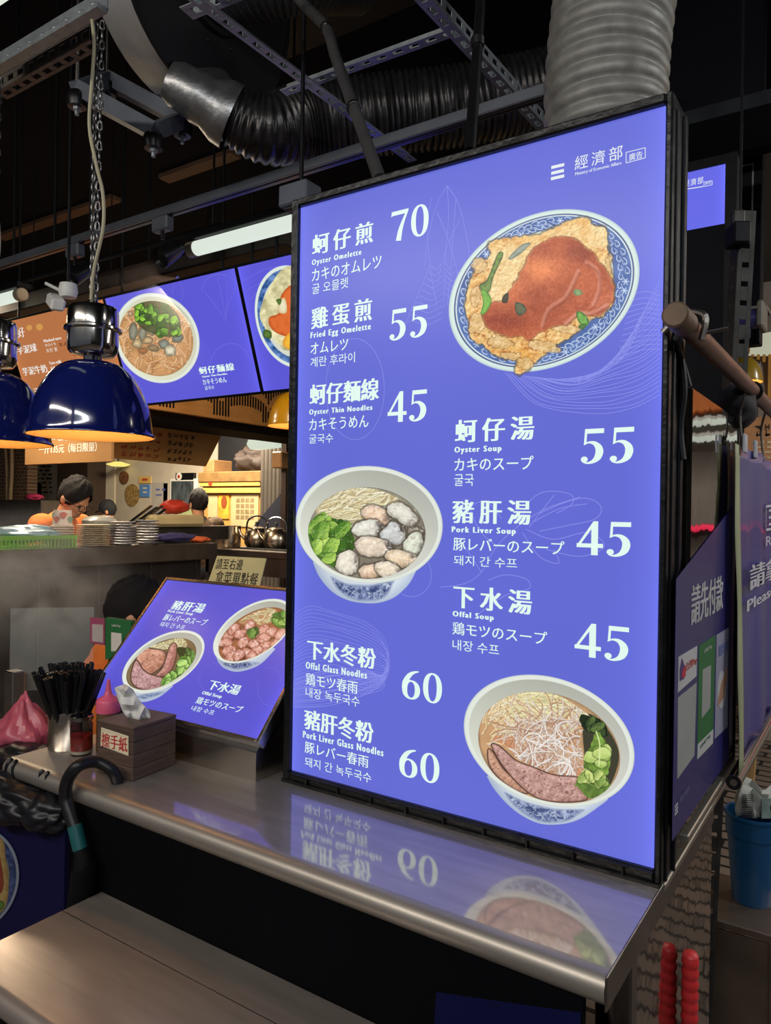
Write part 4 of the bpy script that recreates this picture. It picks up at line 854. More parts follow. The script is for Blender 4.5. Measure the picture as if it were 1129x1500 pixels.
for k in range(9):
    c = p+(q-p)*(k+0.5)/9; m.sphere(c+[0, 0, 0.012], 0.012, 8, 6, (1.6, 1, 0.7))
setp(m.build('hanging_rail', GALV), 'dark steel rail at the top left that carries the blue lamps', 'rail')
p, q = xrail((-8, 136), 132, Z=2.75); angle('slotted_angle', 'slotted angle at the top left below the lamp rail', p, q, 0.04, -1, False, mat('old_galvanised', (120, 112, 104), 0.5, 0.7, 0.2, 30))
# lighting track with its heads
TRY = 0.70; TRZ = at(215, 326, Y=TRY)[2]; tx0 = at(-10, 400, Y=TRY)[0]; tx1 = at(800, 170, Y=TRY)[0]
trk = thing('lighting_track', 'long grey lighting track under the ceiling, running behind the tall menu board', 'lighting track', ((tx0+tx1)/2, TRY, TRZ))
MB().box(tx0, tx1, TRY-0.018, TRY+0.018, TRZ, TRZ+0.034, 0.003).build('rail', mat('track_grey', (120, 124, 132), 0.35, 0.6, 0.1, 9), trk)
MB().box(tx0, tx1, TRY-0.006, TRY+0.006, TRZ-0.003, TRZ+0.001).build('slot', BLACKP, trk)
rods(trk, 'hanger', [((x, TRY, TRZ+0.03), (x, TRY, CEILZ)) for x in (at(20, 380, Y=TRY)[0], at(80, 360, Y=TRY)[0], at(132, 350, Y=TRY)[0])], 0.006, BLACKM)
for (bx, by, hx, hy, lb) in ((110, 366, 112, 392, 'black track spotlight above the white security camera'), (238, 335, 243, 362, 'black track spotlight above the noodle panel')):
    c = at(bx, by, Y=TRY); h = at(hx, hy, Y=TRY-0.02); t = thing('track_spotlight', lb, 'spotlight', (c[0], TRY, TRZ), 'track spotlights')
    MB().box(c[0]-0.045, c[0]+0.045, TRY-0.02, TRY+0.02, TRZ-0.055, TRZ, 0.006).build('adapter', mat('grey_adapter', (88, 90, 96), 0.45, 0.1, 0.1), t)
    m = MB(); m.cyl((c[0], TRY, TRZ-0.055), (c[0], TRY, TRZ-0.085), 0.008, 8); m.build('stem', BLACKM, t)
    MB().lathe(h+[0, 0.06, 0.02], [(0, -0.005), (0.03, 0), (0.034, 0.02), (0.04, 0.10), (0.038, 0.105), (0.03, 0.09), (0, 0.085)], (-0.1, -0.7, -0.6), 18).build('lamp_head', BLACKP, t, True)
c = at(434, 286, Y=0.35); t = thing('junction_box', 'grey junction box at the top left corner of the tall menu board', 'junction box', c)
MB().box(c[0]-0.05, c[0]+0.05, 0.33, 0.40, c[2]-0.03, c[2]+0.03, 0.005).build('box', mat('grey_box', (84, 88, 100), 0.5, 0.1, 0.1), t); MB().box(c[0]-0.03, c[0]+0.03, 0.335, 0.39, c[2]-0.043, c[2]-0.03, 0.003).build('cover', BLACKP, t)
MB().cyl((c[0], 0.37, c[2]+0.03), (c[0], 0.37, CEILZ), 0.006, 8).build('hanger', BLACKM, t)
# a lower thin pipe behind the track
p, q = xrail((-8, 424), 330, Y=1.0); setp(MB().cyl(p, q, 0.012, 10).build('cable_pipe', BLACKM), 'thin black pipe below the lighting track', 'pipe')
p, q = xrail((-8, 462), 420, Y=1.12); setp(MB().box(p[0], q[0], 1.13, 1.24, p[2], p[2]+0.09, 0.006).build('canopy_beam', mat('canopy_brown', (52, 44, 40), 0.6, 0.1, 0.3, 10)), 'dark beam along the top of the hanging lit panels', 'beam')

def corrugated(path, r, pitch, amp, n=28, per=5, sharp=False, wob=0.0, seed=1, ns=40):
    P = crom(path, ns); seg = np.r_[0, np.cumsum(np.linalg.norm(np.diff(P, axis=0), axis=1))]; L = seg[-1]
    k = int(L/pitch*per); s = np.linspace(0, L, k); Q = np.stack([np.interp(s, seg, P[:, i]) for i in range(3)], 1)
    R0 = np.interp(s/L, np.linspace(0, 1, len(r)), r) if not np.isscalar(r) else np.full(k, r)
    ph = (s/pitch) % 1.0; w = np.abs(np.sin(np.pi*ph))**0.6 if sharp else 0.5+0.5*np.sin(2*np.pi*ph)
    R = R0-amp+amp*w; rg = np.random.default_rng(seed); R = R*(1+wob*rg.normal(0, 1, k)); return Q, R, n
DARKFOIL = mat('dark_flexible_duct', (66, 64, 64), 0.33, 0.75, 0.35, 26, 0.12, 50)
path = [A(296, 146, 2.50), A(340, 172, 2.53), A(392, 190, 2.56), A(455, 180, 2.63), A(560, 168, 2.65), A(655, 158, 2.65), A(760, 140, 2.65), A(850, 120, 2.65)]
Q, R, n = corrugated(path, [0.074, 0.111, 0.136, 0.136, 0.136, 0.136, 0.136, 0.136], 0.022, 0.0105, 30, 5, False, 0.006)
path_start = path[0]; path_dir = unit(path[1]-path[0])
dct = thing('flexible_duct', 'dark ribbed flexible duct sagging from the blower behind the tall board', 'duct', path[3])
m = MB(); m.tube(Q, R, n, False); m.build('hose', DARKFOIL, dct, True, 80)
d0 = unit(path[1]-path[0]); m = MB(); m.lathe(path[0]-d0*0.03, [(0.060, -0.09), (0.074, -0.06), (0.078, 0), (0.085, 0.02), (0.082, 0.05), (0.105, 0.10), (0.108, 0.14)], d0, 24); m.build('foil_collar', FOIL, dct, True)
c0 = A(893, 70, 1.62); path = [c0*1+[0.0, 0.02, -0.55], A(886, 150, 1.62), A(898, 0, 1.62), A(906, -110, 1.62), A(912, -250, 1.66)]
Q, R, n = corrugated(path, 0.132, 0.0385, 0.0145, 40, 9, True, 0.0012)
t = thing('exhaust_duct', 'thick grey ribbed duct rising behind the top right of the tall board', 'duct', path[0])
m = MB(); m.tube(Q, R, n, False); m.build('hose', mat('grey_flexible_duct', (132, 130, 124), 0.5, 0.25, 0.22, 30, 0.14, 24), t, True, 80)
# blower
bc = A(312, -42, 2.55); BRR = 0.426; t = thing('blower', 'round steel extractor blower with a black face under the ceiling', 'blower', bc)
ax = unit(np.array([1.0, 0.094, -0.123]))
m = MB(); m.lathe(bc-ax*0.155, [(BRR-0.004, 0), (BRR, 0.004), (BRR, 0.15), (BRR-0.004, 0.155)], ax, 64); m.build('drum_band', mat('rolled_band_steel', (214, 212, 208), 0.38, 0.75, 0.08, 5, stretch=(6, 1, 1)), t, True)
m = MB(); m.lathe(bc-ax*0.157, [(0, 0.0), (BRR-0.003, 0.001)], ax, 56); m.build('back_plate', BLACKM, t)
m = MB(); m.lathe(bc, [(BRR+0.006, -0.004), (BRR+0.006, 0.008), (0.20, 0.008), (0.195, 0.03), (0.17, 0.03), (0.17, 0.0)], ax, 56)
for k in range(12):
    a = k*math.pi/6; x_, y_, _ = frame_of(ax); m.sphere(bc+0.23*(math.cos(a)*x_+math.sin(a)*y_)+ax*0.01, 0.006, 8, 6)
m.build('face_plate', mat('blower_black', (24, 25, 30), 0.5, 0.2, 0.2), t, True, 30)
Q, R, n = corrugated([bc+ax*0.0, bc+ax*0.16+[0, 0.0, 0.0], bc+ax*0.30+[0, 0.08, 0.04], bc+ax*0.42+[0, 0.25, 0.12]], 0.175, 0.02, 0.008, 28, 5)
m = MB(); m.tube(Q, R, n, False); m.build('intake_hose', mat('dark_intake_hose', (60, 60, 64), 0.45, 0.4, 0.2, 20), t, True, 80)
m = MB(); m.tube([bc-ax*0.075+[0, 0.1, -0.35], path_start-(path_dir*0.035)], 0.072, 20, False); m.build('outlet', FOIL, t, True)
# support frame with rubber feet
fr = thing('hanging_cradle', 'steel hanging cradle with four rubber feet beneath the blower', 'frame', A(190, 170, 2.5))
feet = [A(113, 147, 2.45), A(157, 131, 2.62), A(225, 208, 2.45), A(267, 190, 2.62)]
m = MB()
for a, b in ((0, 1), (2, 3), (0, 2), (1, 3)): m.beam(feet[a]+[0, 0, 0.035], feet[b]+[0, 0, 0.035], 0.045, 0.05)
m.beam(feet[1]+[0, 0, 0.06], feet[1]+[0.0, 0, 0.42], 0.05, 0.05); m.beam(feet[3]+[0, 0, 0.06], feet[3]+[0, 0, 0.2], 0.05, 0.05)
m.build('crossbar', mat('frame_grey', (96, 100, 108), 0.5, 0.4, 0.15), fr)
for f in feet:
    m = MB(); m.lathe(f-[0, 0, 0.025], [(0, 0), (0.03, 0.002), (0.034, 0.02), (0.034, 0.04), (0.028, 0.05), (0, 0.05)], n=18); o = m.build('rubber_foot', BLACKP, fr, True)
    m = MB(); m.cyl(f-[0, 0, 0.05], f-[0, 0, 0.02], 0.007, 8); m.lathe(f-[0, 0, 0.034], [(0, 0), (0.014, 0), (0.014, 0.01), (0, 0.01)], n=6); m.build('nut', GALV, o)
rods(fr, 'threaded_rod', [(f, [f[0], f[1], CEILZ]) for f in (feet[0], feet[1])], 0.007, STEEL_D)
# tubes that hold the tall board
ft = at(556, 262, Y=0.05); m = MB(); pth = crom([A(430, -10, 1.95), A(452, 14, 1.92), A(478, 42, 1.86), A(492, 85, 1.8), ft*0.45+A(492, 85, 1.8)*0.55, ft], 8); m.tube(pth, 0.0135, 12)
cd = thing('conduit', 'grey metal conduit coming down to the top edge of the tall menu board', 'conduit', ft); m.build('tube', mat('conduit_grey', (110, 108, 108), 0.3, 0.7, 0.15, 20), cd, True)
for (x, y) in ((478, 42), (517, 160)):
    k = int(np.argmin([abs(proj(v)[1]-y) for v in pth])); d = unit(pth[min(k+1, len(pth)-1)]-pth[k-1]); MB().cyl(pth[k]-d*0.006, pth[k]+d*0.006, 0.017, 12).build('clip', BLACKP, cd)
ft = at(688, 222, Y=0.05); tp = A(706, -20, 1.62); m = MB(); m.tube(crom([tp, (tp+ft)/2, ft], 6), 0.011, 12)
cd = thing('hanging_tube', 'black tube hanging from the ceiling onto the top edge of the tall menu board', 'tube', ft); m.build('tube', BLACKP, cd, True); mid = tp*0.6+ft*0.4; MB().cyl(mid, mid+[0, 0, 0.02], 0.0145, 12).build('clip', BLACKP, cd)

# ------------------------------------------------------------------ fluorescent fittings
TUBE = emis('tube_light', (222, 232, 220), 1.0, True)
def tube_fitting(label, a, b, Y):
    p = at(*a, Y=Y); q = at(b[0], b[1], Y=Y); q = np.array([q[0], Y, p[2]])
    t = thing('fluorescent_fitting', label, 'ceiling lamp', (p+q)/2, 'fluorescent fittings')
    MB().cyl(p+unit(q-p)*0.04, q-unit(q-p)*0.04, 0.031, 18).build('diffuser', TUBE, t, True)
    for e, s in ((p, 1), (q, -1)): MB().cyl(e, e+unit(q-p)*0.05*s, 0.034, 16).build('end_cap', mat('lamp_cap', (150, 140, 120), 0.5, 0, 0.1), t, True)
    MB().box(min(p[0], q[0]), max(p[0], q[0]), Y-0.03, Y+0.05, p[2]+0.034, p[2]+0.065, 0.004).build('housing', BLACKM, t)
    rods(t, 'hanger', [((x, Y, p[2]+0.06), (x, Y, CEILZ)) for x in (p[0]*0.8+q[0]*0.2, p[0]*0.2+q[0]*0.8)], 0.005, BLACKM)
tube_fitting('white fluorescent fitting above the noodle panel, beside the tall board', (277, 367), (470, 318), 1.0)
tube_fitting('white fluorescent fitting cut by the left edge above the orange menu', (-150, 480), (34, 429), 1.0)
tube_fitting('bright fluorescent fitting in the top left corner', (-160, 88), (40, 2), -0.35)

# ------------------------------------------------------------------ lit panels hanging over the kitchen
BY, BZr = 1.28, at(385, 577, Y=1.28)
TOPp = at(345, 388, X=BZr[0]); tilt = unit(TOPp-BZr); HH = np.linalg.norm(TOPp-BZr)
PP = Plane(BZr, (1, 0, 0), tilt)
W1 = 1.0
ul = PP.px(150, 422)[0]; gap = 0.018
def hung_panel(name, label, cat, u0, u1, face):
    t = thing(name, label, cat, PP.pt(np.array([(u0+u1)/2, 0.0])), None)
    q = PP.pt(np.array([(u0, 0.012), (u1, 0.012), (u1, HH-0.012), (u0, HH-0.012)])); MB().add(q, [(0, 1, 2, 3)]).build('lit_panel', face, t)
    m = MB()
    for (a, b, c, d) in ((u0-gap/2+0.001, u0, 0, HH), (u1, u1+gap/2-0.001, 0, HH), (u0, u1, 0, 0.012), (u0, u1, HH-0.012, HH)):
        m.obox(PP.pt(np.array([(a+b)/2, (c+d)/2]), -0.025), PP.ux, PP.uy, PP.n, ((b-a)/2, (d-c)/2, 0.029), 0.001)
    m.build('frame', BLACKM, t); MB().obox(PP.pt(np.array([(u0+u1)/2, HH/2]), -0.04), PP.ux, PP.uy, PP.n, ((u1-u0)/2, HH/2-0.003, 0.015)).build('back_case', BLACKM, t)
    for u in ((u0+0.1, u1-0.1) if name != 'egg_panel' else (u0+0.06, u0+0.2)): s = PP.pt(np.array([u, HH]), -0.03); rods(t, 'hanger', [(s, (s[0], s[1], CEILZ))], 0.006, BLACKM)
    return t
BLUE3 = (92, 88, 214)
FACE3 = lit_face('hung_film', BLUE3, 0.98, 0, 0, 1, 1)
FACE_O = lit_face('orange_film', (186, 116, 68), 0.95, 0, 0, 1, 1)
u_right = -gap/2; u_left = ul
np1 = hung_panel('noodle_panel', 'hanging lit blue panel showing a bowl of oyster noodles', 'menu panel', u_left, u_right, FACE3)
wd = u_right-u_left
np2 = hung_panel('egg_panel', 'hanging lit blue panel with an egg plate, half hidden by the tall board', 'menu panel', gap/2, gap/2+wd, FACE3)
op = hung_panel('taro_panel', 'hanging lit orange menu panel behind the blue lamps', 'menu panel', u_left-gap-wd*1.0, u_left-gap, FACE_O)
paint_thin_noodles(BLUE3).build('noodle_picture', PP, PRINT_LIT, np1)
paint_side_plate(BLUE3).build('egg_plate_picture', PP, PRINT_LIT, np2)
PP.text('dish_name', glyphs('蚵仔麵線', SONG, 1.15), 291.5, 343, 538, 549, WHITE_LIT, np1); PP.text('english_caption', glyphs('Oyster Thin Noodles', (-0.05, 0.05)), 296, 333, 550.5, 554, WHITE_LIT, np1)
PP.text('japanese_caption', glyphs('カキそうめん', (-0.02, 0.02)), 297, 332, 556, 564, WHITE_LIT, np1); PP.text('korean_caption', glyphs('굴국수'), 300, 314, 566, 571.5, WHITE_LIT, np1)
LINE3 = emis('hung_pale_line', (110, 108, 224), 0.98)
PP.ribbon('vegetable_line_drawing', [arc(322, 424, 26, 22, 170, 370), [(300, 428), (318, 450), (330, 470)], [(345, 420), (335, 445), (330, 470)], [(318, 405), (325, 435), (330, 465)], [(330, 400), (333, 430), (331, 460)], arc(338, 545, 32, 42, 180, 330), [(252, 430), (260, 405), (268, 430), (264, 445)]], 0.003, LINE3, np1)
PP.ribbon('vegetable_line_drawing', [[(358, 410), (385, 396), (420, 388)], [(362, 425), (390, 410), (424, 400)], [(366, 440), (380, 425), (400, 415)]], 0.003, LINE3, np2)
OW = emis('orange_panel_white', (240, 232, 222), 0.95); OD = emis('orange_panel_brown', (120, 70, 40), 0.9); OY = emis('orange_panel_gold', (214, 156, 80), 0.95)
PP.text('brand_script', glyphs('你吃好', (-0.03, 0.03)), 4, 36, 485, 500, OW, op)
PP.text('dish_name', glyphs('芋泥球', (-0.04, 0, 0.04)), 25, 54, 508, 520, OW, op); PP.text('english_caption', glyphs('Mashed taro', (-0.05, 0.05)), 64, 90, 497.5, 502, OW, op); PP.text('japanese_caption', glyphs('タロイモ', (-0.02, 0.02)), 66, 82, 504, 508.5, OW, op); PP.text('korean_caption', glyphs('토란 볼'), 68, 84, 511, 517, OW, op); PP.text('price_mark', marks(2, 3), 87, 97, 502, 508, OD, op)
PP.text('dish_name', glyphs('芋泥牛奶', (-0.04, 0, 0.04)), 33, 69, 539, 551, OW, op); PP.text('english_caption', glyphs('Taro milk', (-0.05, 0.05)), 72, 90, 530, 534.5, OW, op); PP.text('japanese_caption', glyphs('タロイモ', (-0.02, 0.02)), 74, 88, 537, 542, OW, op)
PP.text('dish_name', glyphs('芋泥', (-0.04, 0, 0.04)), 40, 62, 570, 582, OW, op)
for (x, y, r) in ((43, 480, 4.2), (58, 479, 5.0), (-8, 500, 6), (24, 532, 2.5)):
    PP_p = [PP.px(x+r*math.cos(k*0.524), y+r*math.sin(k*0.524)) for k in range(12)]; link_mesh('taro_ball_picture', PP.pt(np.array(PP_p), 0.001), [tuple(range(12))], OY, op)
# white security camera under the panel edge
c = A(95, 437, 2.75); t = thing('security_camera', 'small white security camera above the orange menu panel', 'camera', c)
MB().lathe(c+[0.02, 0, 0.02], [(0, 0.03), (0.03, 0.03), (0.034, 0.0), (0.028, -0.02), (0, -0.025)], n=20).build('mount', WHITEP, t, True)
MB().obox(c+[-0.01, -0.03, -0.02], (1, -0.4, -0.5), (0.4, 1, 0), (0.3, 0, 1), (0.055, 0.025, 0.022), 0.008).build('body', WHITEP, t); MB().cyl(c+[0.01, -0.02, 0.02], c+[-0.045, -0.05, 0.05], 0.006, 8).build('antenna', WHITEP, t); MB().cyl(c+[0.02, 0, 0.03], [c[0]+0.02, c[1], CEILZ], 0.006, 8).build('stem', BLACKM, t)

# ------------------------------------------------------------------ blue pendant lamps over the counter
BLUE_EN = mat('blue_enamel', (18, 26, 88), 0.12, 0, 0.05, 4, coat=1.0)
SHADE_IN = mat('cream_enamel', (232, 186, 116), 0.5, 0, 0.04)
BULB = emis('warm_bulb', (255, 214, 150), 4.0)
CAPM = mat('lamp_chrome', (190, 186, 178), 0.14, 1.0, 0.05, 6)
def chain(m, top, bot, n, r=0.0028, w=0.010, twist=0.0):
    top = np.asarray(top, float); bot = np.asarray(bot, float); d = unit(bot-top); L = np.linalg.norm(bot-top)/n; x, y, _ = frame_of(d)
    for i in range(n):
        c = top+d*L*(i+0.5); u = x if i % 2 == 0 else y; u = u*math.cos(twist)+np.cross(d, u)*math.sin(twist); h = L*0.62; pts = []
        for k in range(12):
            a = 2*math.pi*k/12; pts.append(c+u*w*0.5*math.cos(a)+d*(h*0.55*math.sin(a)+math.copysign(h*0.2, math.sin(a)) if abs(math.sin(a)) > 1e-6 else 0))
        m.tube(pts, r, 5, False, True)
def pendant(name, label, rim, s=1.0, shade=BLUE_EN, cap=CAPM, top=None, group=None, power=0.9, lite=False, inner=SHADE_IN):
    rim = np.asarray(rim, float); t = thing(name, label, 'pendant lamp', rim, group)
    prof = [(0.150, -0.002), (0.148, 0.001), (0.145, 0.012), (0.139, 0.05), (0.127, 0.092), (0.108, 0.13), (0.083, 0.160), (0.055, 0.176), (0.022, 0.180)]
    P = crom([(a*s, b*s) for a, b in prof], 4)
    MB().lathe(rim, [tuple(q) for q in P], n=56).build('shade', shade, t, True, 60)
    MB().lathe(rim, [(q[0]-0.0025 if q[0] > 0.01 else q[0], q[1]-0.002) for q in P][::-1], n=56).build('shade_lining', inner, t, True, 60)
    MB().lathe(rim, [(0.148*s, 0.0), (0.1515*s, -0.003), (0.1515*s, -0.001), (0.149*s, 0.003)], n=56).build('rim', shade, t, True)
    c = [(0.020, 0.178), (0.022, 0.192), (0.050, 0.196), (0.058, 0.206), (0.060, 0.222), (0.060, 0.252), (0.068, 0.256), (0.068, 0.261), (0.060, 0.265), (0.060, 0.302), (0.055, 0.313), (0.040, 0.318), (0.012, 0.320), (0.010, 0.335), (0, 0.336)]
    MB().lathe(rim, [(a*s, b*s) for a, b in c], n=40).build('cap', cap, t, True, 35)
    b = MB().lathe(rim+[0, 0, 0.06*s], [(0, 0), (0.022, 0.008), (0.034, 0.035), (0.028, 0.065), (0.015, 0.085), (0.014, 0.11), (0, 0.111)], n=20).build('bulb', BULB, t, True)
    l = point_light('pendant_bulb_light', (rim[0], rim[1], rim[2]+0.03*s), power, (1.0, 0.62, 0.28), 0.03)
    tz = top if top is not None else CEILZ; a = rim+[0, 0, 0.33*s]
    if lite: MB().cyl(a, [a[0], a[1], tz], 0.004, 8).build('cord', BLACKP, t)
    else:
        m = MB(); n = int((tz-a[2])/0.024); chain(m, [a[0]-0.006, a[1], tz], [a[0]-0.008, a[1], a[2]-0.004], n); chain(m, [a[0]+0.012, a[1]+0.004, tz], [a[0]+0.008, a[1], a[2]-0.004], n, twist=0.7); m.build('chain', mat('chain_steel', (120, 118, 116), 0.3, 0.9, 0.1), t, True, 80)
        H = tz-a[2]; pts = [(a[0]+0.004, a[1]-0.01, a[2]), (a[0]+0.016, a[1]-0.012, a[2]+0.10*H), (a[0]+0.05, a[1]-0.012, a[2]+0.24*H), (a[0]+0.05, a[1]-0.014, a[2]+0.36*H), (a[0]+0.02, a[1]-0.012, a[2]+0.47*H), (a[0]-0.008, a[1]-0.014, a[2]+0.62*H), (a[0]+0.0, a[1]-0.014, a[2]+0.78*H), (a[0]+0.006, a[1]-0.014, a[2]+0.9*H), (a[0]-0.01, a[1]-0.01, tz)]
        m = MB(); m.tube(crom(pts, 8), 0.0042, 8); m.build('cord', mat('cord_beige', (168, 160, 132), 0.5, 0, 0.1), t, True)
    return t
r1 = A(134, 637, 1.83); pendant('pendant_lamp', 'whole dark blue enamel lamp with a chrome cap hanging over the counter on a chain', (r1[0], r1[1], r1[2]), 1.0, top=2.70, group='blue pendant lamps')
r2 = A(-14, 648, 2.08); pendant('pendant_lamp', 'dark blue enamel lamp cut off by the left edge of the picture', r2, 1.08, top=2.70, group='blue pendant lamps')
YEL = mat('yellow_enamel', (150, 108, 14), 0.25, 0, 0.08, 4, coat=0.5)
r3 = A(432, 624, 4.6); pendant('pendant_lamp', 'yellow pendant lamp half hidden by the left edge of the tall board', r3, 1.15, YEL, YEL, None, 'yellow pendant lamps', 1.4, True)
r4 = A(1084, 560, 3.3); pendant('pendant_lamp', 'yellow pendant lamp right of the tall board, behind the steel pipe', r4, 0.62, mat('olive_enamel', (150, 120, 20), 0.3, 0, 0.08, 4, coat=0.4), YEL, None, 'yellow pendant lamps', 0.5, True)
# ------------------------------------------------------------------ the kitchen behind: serving shelf and what stands on it
KX = -3.65; KZ = at(100, 803, X=KX)[2]
ky0 = at(-25, 800, X=KX)[1]; ky1 = at(319, 795, X=KX)[1]
KST = mat('kitchen_steel', (120, 110, 100), 0.34, 0.9, 0.15, 8, 0.02, 30, rvar=0.08)
cab = thing('serving_counter', 'long steel serving counter with stacked plates on its shelf', 'counter', (KX-0.25, (ky0+ky1)/2, 0.0))
MB().box(KX-0.45, KX, ky0, ky1, KZ-0.105, KZ, 0.006).build('shelf', KST, cab)
MB().box(KX-0.42, KX-0.10, ky0, ky1-0.05, 0.02, KZ-0.106, 0.004).build('body', mat('kitchen_steel_dark', (84, 78, 74), 0.42, 0.85, 0.2, 6, 0.02, 20), cab)
m = MB()
for y in np.linspace(ky0+0.35, ky1-0.1, 4): m.box(KX-0.0995, KX-0.094, y-0.004, y+0.004, 0.05, KZ-0.11)
m.build('seam', STEEL_D, cab)
MB().box(KX-0.45, KX-0.41, ky0+1.05, ky1+0.5, KZ, KZ+0.10, 0.004).build('back_ledge', KST, cab)
def shelfpt(px, py): p = at(px, py, Z=KZ); return p
def dish(prof, name, material, loc, n=28): return MB().lathe(loc, prof, n=n).build(name, material, None, True, 40, loc)
ORD = ['topmost', 'second from the top', 'third from the top', 'fourth from the top', 'fifth from the top', 'sixth from the top', 'seventh from the top', 'eighth from the top', 'ninth from the top', 'tenth from the top', 'eleventh from the top', 'twelfth from the top', 'thirteenth from the top', 'fourteenth from the top']
def stack(name, what, cat, group, px0, px1, ybase, ytop, n, prof_fn, material, extra=None):
    base = at((px0+px1)/2, ybase, X=KX-0.10); base[2] = KZ; dd = (base-CAM)@FWD; r = (px1-px0)/2*dd/FPX
    H = (ybase-ytop)*dd/FPX; step = H/n; first = None
    for i in range(n):
        loc = base+[0, 0, step*i]
        if first is None:
            first = dish(prof_fn(r, step), name, material, loc); o = first
            if extra: extra(o, loc, r, step)
        else:
            o = first.copy(); COL.objects.link(o); o.location = loc; WL[o] = loc
            for ch in list(first.children):
                c = ch.copy(); COL.objects.link(c); c.parent = o
        setp(o, '%s, %s of its stack' % (what, ORD[n-1-i]) if i else '%s, bottom one of its stack' % what, cat, group)
    return base+[0, 0, H], r
def plate_prof(r, s): return [(0, 0.0), (r*0.55, 0.0), (r*0.6, s*0.25), (r*0.97, s*0.72), (r, s*0.82), (r*0.985, s*0.92), (r*0.9, s*0.85), (r*0.55, s*0.45), (0, s*0.42)]
def cup_prof(r, s): return [(0, 0), (r*0.8, 0), (r*0.9, s*0.55), (r*0.97, s*0.6), (r, s*0.72), (r*0.98, s*0.86), (r*0.92, s*0.84), (r*0.84, s*0.4), (0, s*0.3)]
CREAM = mat('cream_melamine', (206, 190, 158), 0.35, 0, 0.05, 5); GREYP = mat('grey_white_china', (196, 190, 178), 0.25, 0, 0.05, 5); BLUER = mat('blue_glaze', (46, 56, 110), 0.25, 0, 0.3, 16); PAPER = mat('paper_bowl', (226, 206, 190), 0.6, 0, 0.05, 6)
stack('cream_bowl', 'cream square-edged bowl beside the paper bowls', 'bowl', 'cream bowls on the serving shelf', 113, 160, 799, 767, 12, plate_prof, CREAM)
def band(o, loc, r, s): MB().lathe(loc, [(r*0.975, s*0.66), (r*1.004, s*0.74), (r*1.004, s*0.86), (r*0.98, s*0.9)], n=28).build('blue_rim', BLUER, o, True)
stack('blue_rimmed_plate', 'blue rimmed plate by the cream bowls', 'plate', 'blue rimmed plates, stack beside the cream bowls', 161, 198, 796, 761, 9, plate_prof, GREYP, band)
stack('blue_rimmed_plate', 'blue rimmed plate farthest along the shelf', 'plate', 'blue rimmed plates, stack farthest along the shelf', 199, 232, 795, 759, 9, plate_prof, GREYP, band)
tp, rr = stack('paper_bowl', 'white paper bowl near the green basket', 'paper bowl', 'paper bowls on the serving shelf', 74, 108, 801, 769, 9, cup_prof, PAPER)
t = thing('printed_paper_cup', 'upturned paper cup with a pale red and green print on top of the paper bowls', 'paper cup', tp)
rr *= 0.82; hh = 0.085
MB().lathe(tp, [(rr*1.0, 0), (rr*1.03, 0.004), (rr*0.97, 0.012), (rr*0.88, hh-0.004), (rr*0.86, hh), (rr*0.82, hh-0.004), (0, hh-0.006)], n=28).build('cup', PAPER, t, True, 40)
cp = mat('cup_print_red', (206, 120, 104), 0.6, 0, 0.2, 30); cg = mat('cup_print_green', (150, 186, 160), 0.6, 0, 0.2, 30)
for k, (a, mm) in enumerate(((-1.9, cg), (-1.2, cp), (-0.5, cp), (0.3, cg), (-2.6, cp))):
    d = np.array([math.cos(a), math.sin(a), 0]); x = np.array([-d[1], d[0], 0]); z = np.array([0, 0, 1.0]); c = tp+d*(rr*0.925+0.001)+z*(0.045+0.012*(-1)**k)
    link_mesh('cup_print', np.array([c+x*0.018*math.cos(q)*(1+0.3*math.sin(3*q))+z*0.018*math.sin(q)-d*0.0075*math.sin(q)*0.15+d*0.002 for q in np.linspace(0, 2*math.pi, 14)[:-1]]), [tuple(range(13))], mm, t)
# green basket with a blue plastic bag
c = at(32, 800, X=KX-0.16); c[2] = KZ
t = thing('green_basket', 'low green plastic basket holding crumpled blue bags at the left end of the shelf', 'basket', c)
GREEN = mat('green_plastic', (120, 190, 40), 0.4, 0, 0.1)
m = MB(); m.box(c[0]-0.15, c[0]+0.15, c[1]-0.22, c[1]+0.22, KZ+0.001, KZ+0.006)
for (x0, x1, y0, y1) in ((-0.15, 0.15, -0.225, -0.218), (-0.15, 0.15, 0.218, 0.225), (-0.157, -0.15, -0.225, 0.225), (0.15, 0.157, -0.225, 0.225)):
    m.box(c[0]+x0, c[0]+x1, c[1]+y0, c[1]+y1, KZ+0.05, KZ+0.07)
    for k in range(22 if x1-x0 < 0.1 else 14):
        f = (k+0.5)/(22 if x1-x0 < 0.1 else 14)
        if x1-x0 < 0.1: y = c[1]+y0+(y1-y0)*f; m.box(c[0]+x0, c[0]+x1, y-0.004, y+0.004, KZ+0.001, KZ+0.05)
        else: x = c[0]+x0+(x1-x0)*f; m.box(x-0.004, x+0.004, c[1]+y0, c[1]+y1, KZ+0.001, KZ+0.05)
m.build('basket', GREEN, t)
def crumple(c, rad, seed, n=28, mm=18, amp=0.25, flat=0.0):
    rg = np.random.default_rng(seed); D = rg.normal(0, 1, (9, 3)); D /= np.linalg.norm(D, axis=1)[:, None]; F = rg.uniform(2, 7, 9); PH = rg.uniform(0, 6, 9)
    def fn(u):
        v = sum(abs(math.sin(F[i]*(u@D[i])+PH[i])) for i in range(9))/9; return 1+amp*(v-0.6)*1.6
    m = MB(); m.sphere(c, 1.0, n, mm, rad, fn); return m
crumple(c+[0.0, 0.02, 0.075], (0.12, 0.18, 0.045), 3, 40, 26, 0.6).build('blue_plastic_bag', mat('blue_film', (150, 190, 206), 0.25, 0, 0.15, 20, trans=0.15), None, True, 30)
setp(bpy.data.objects['blue_plastic_bag'], 'pale blue plastic bags piled in the green basket', 'plastic bag')
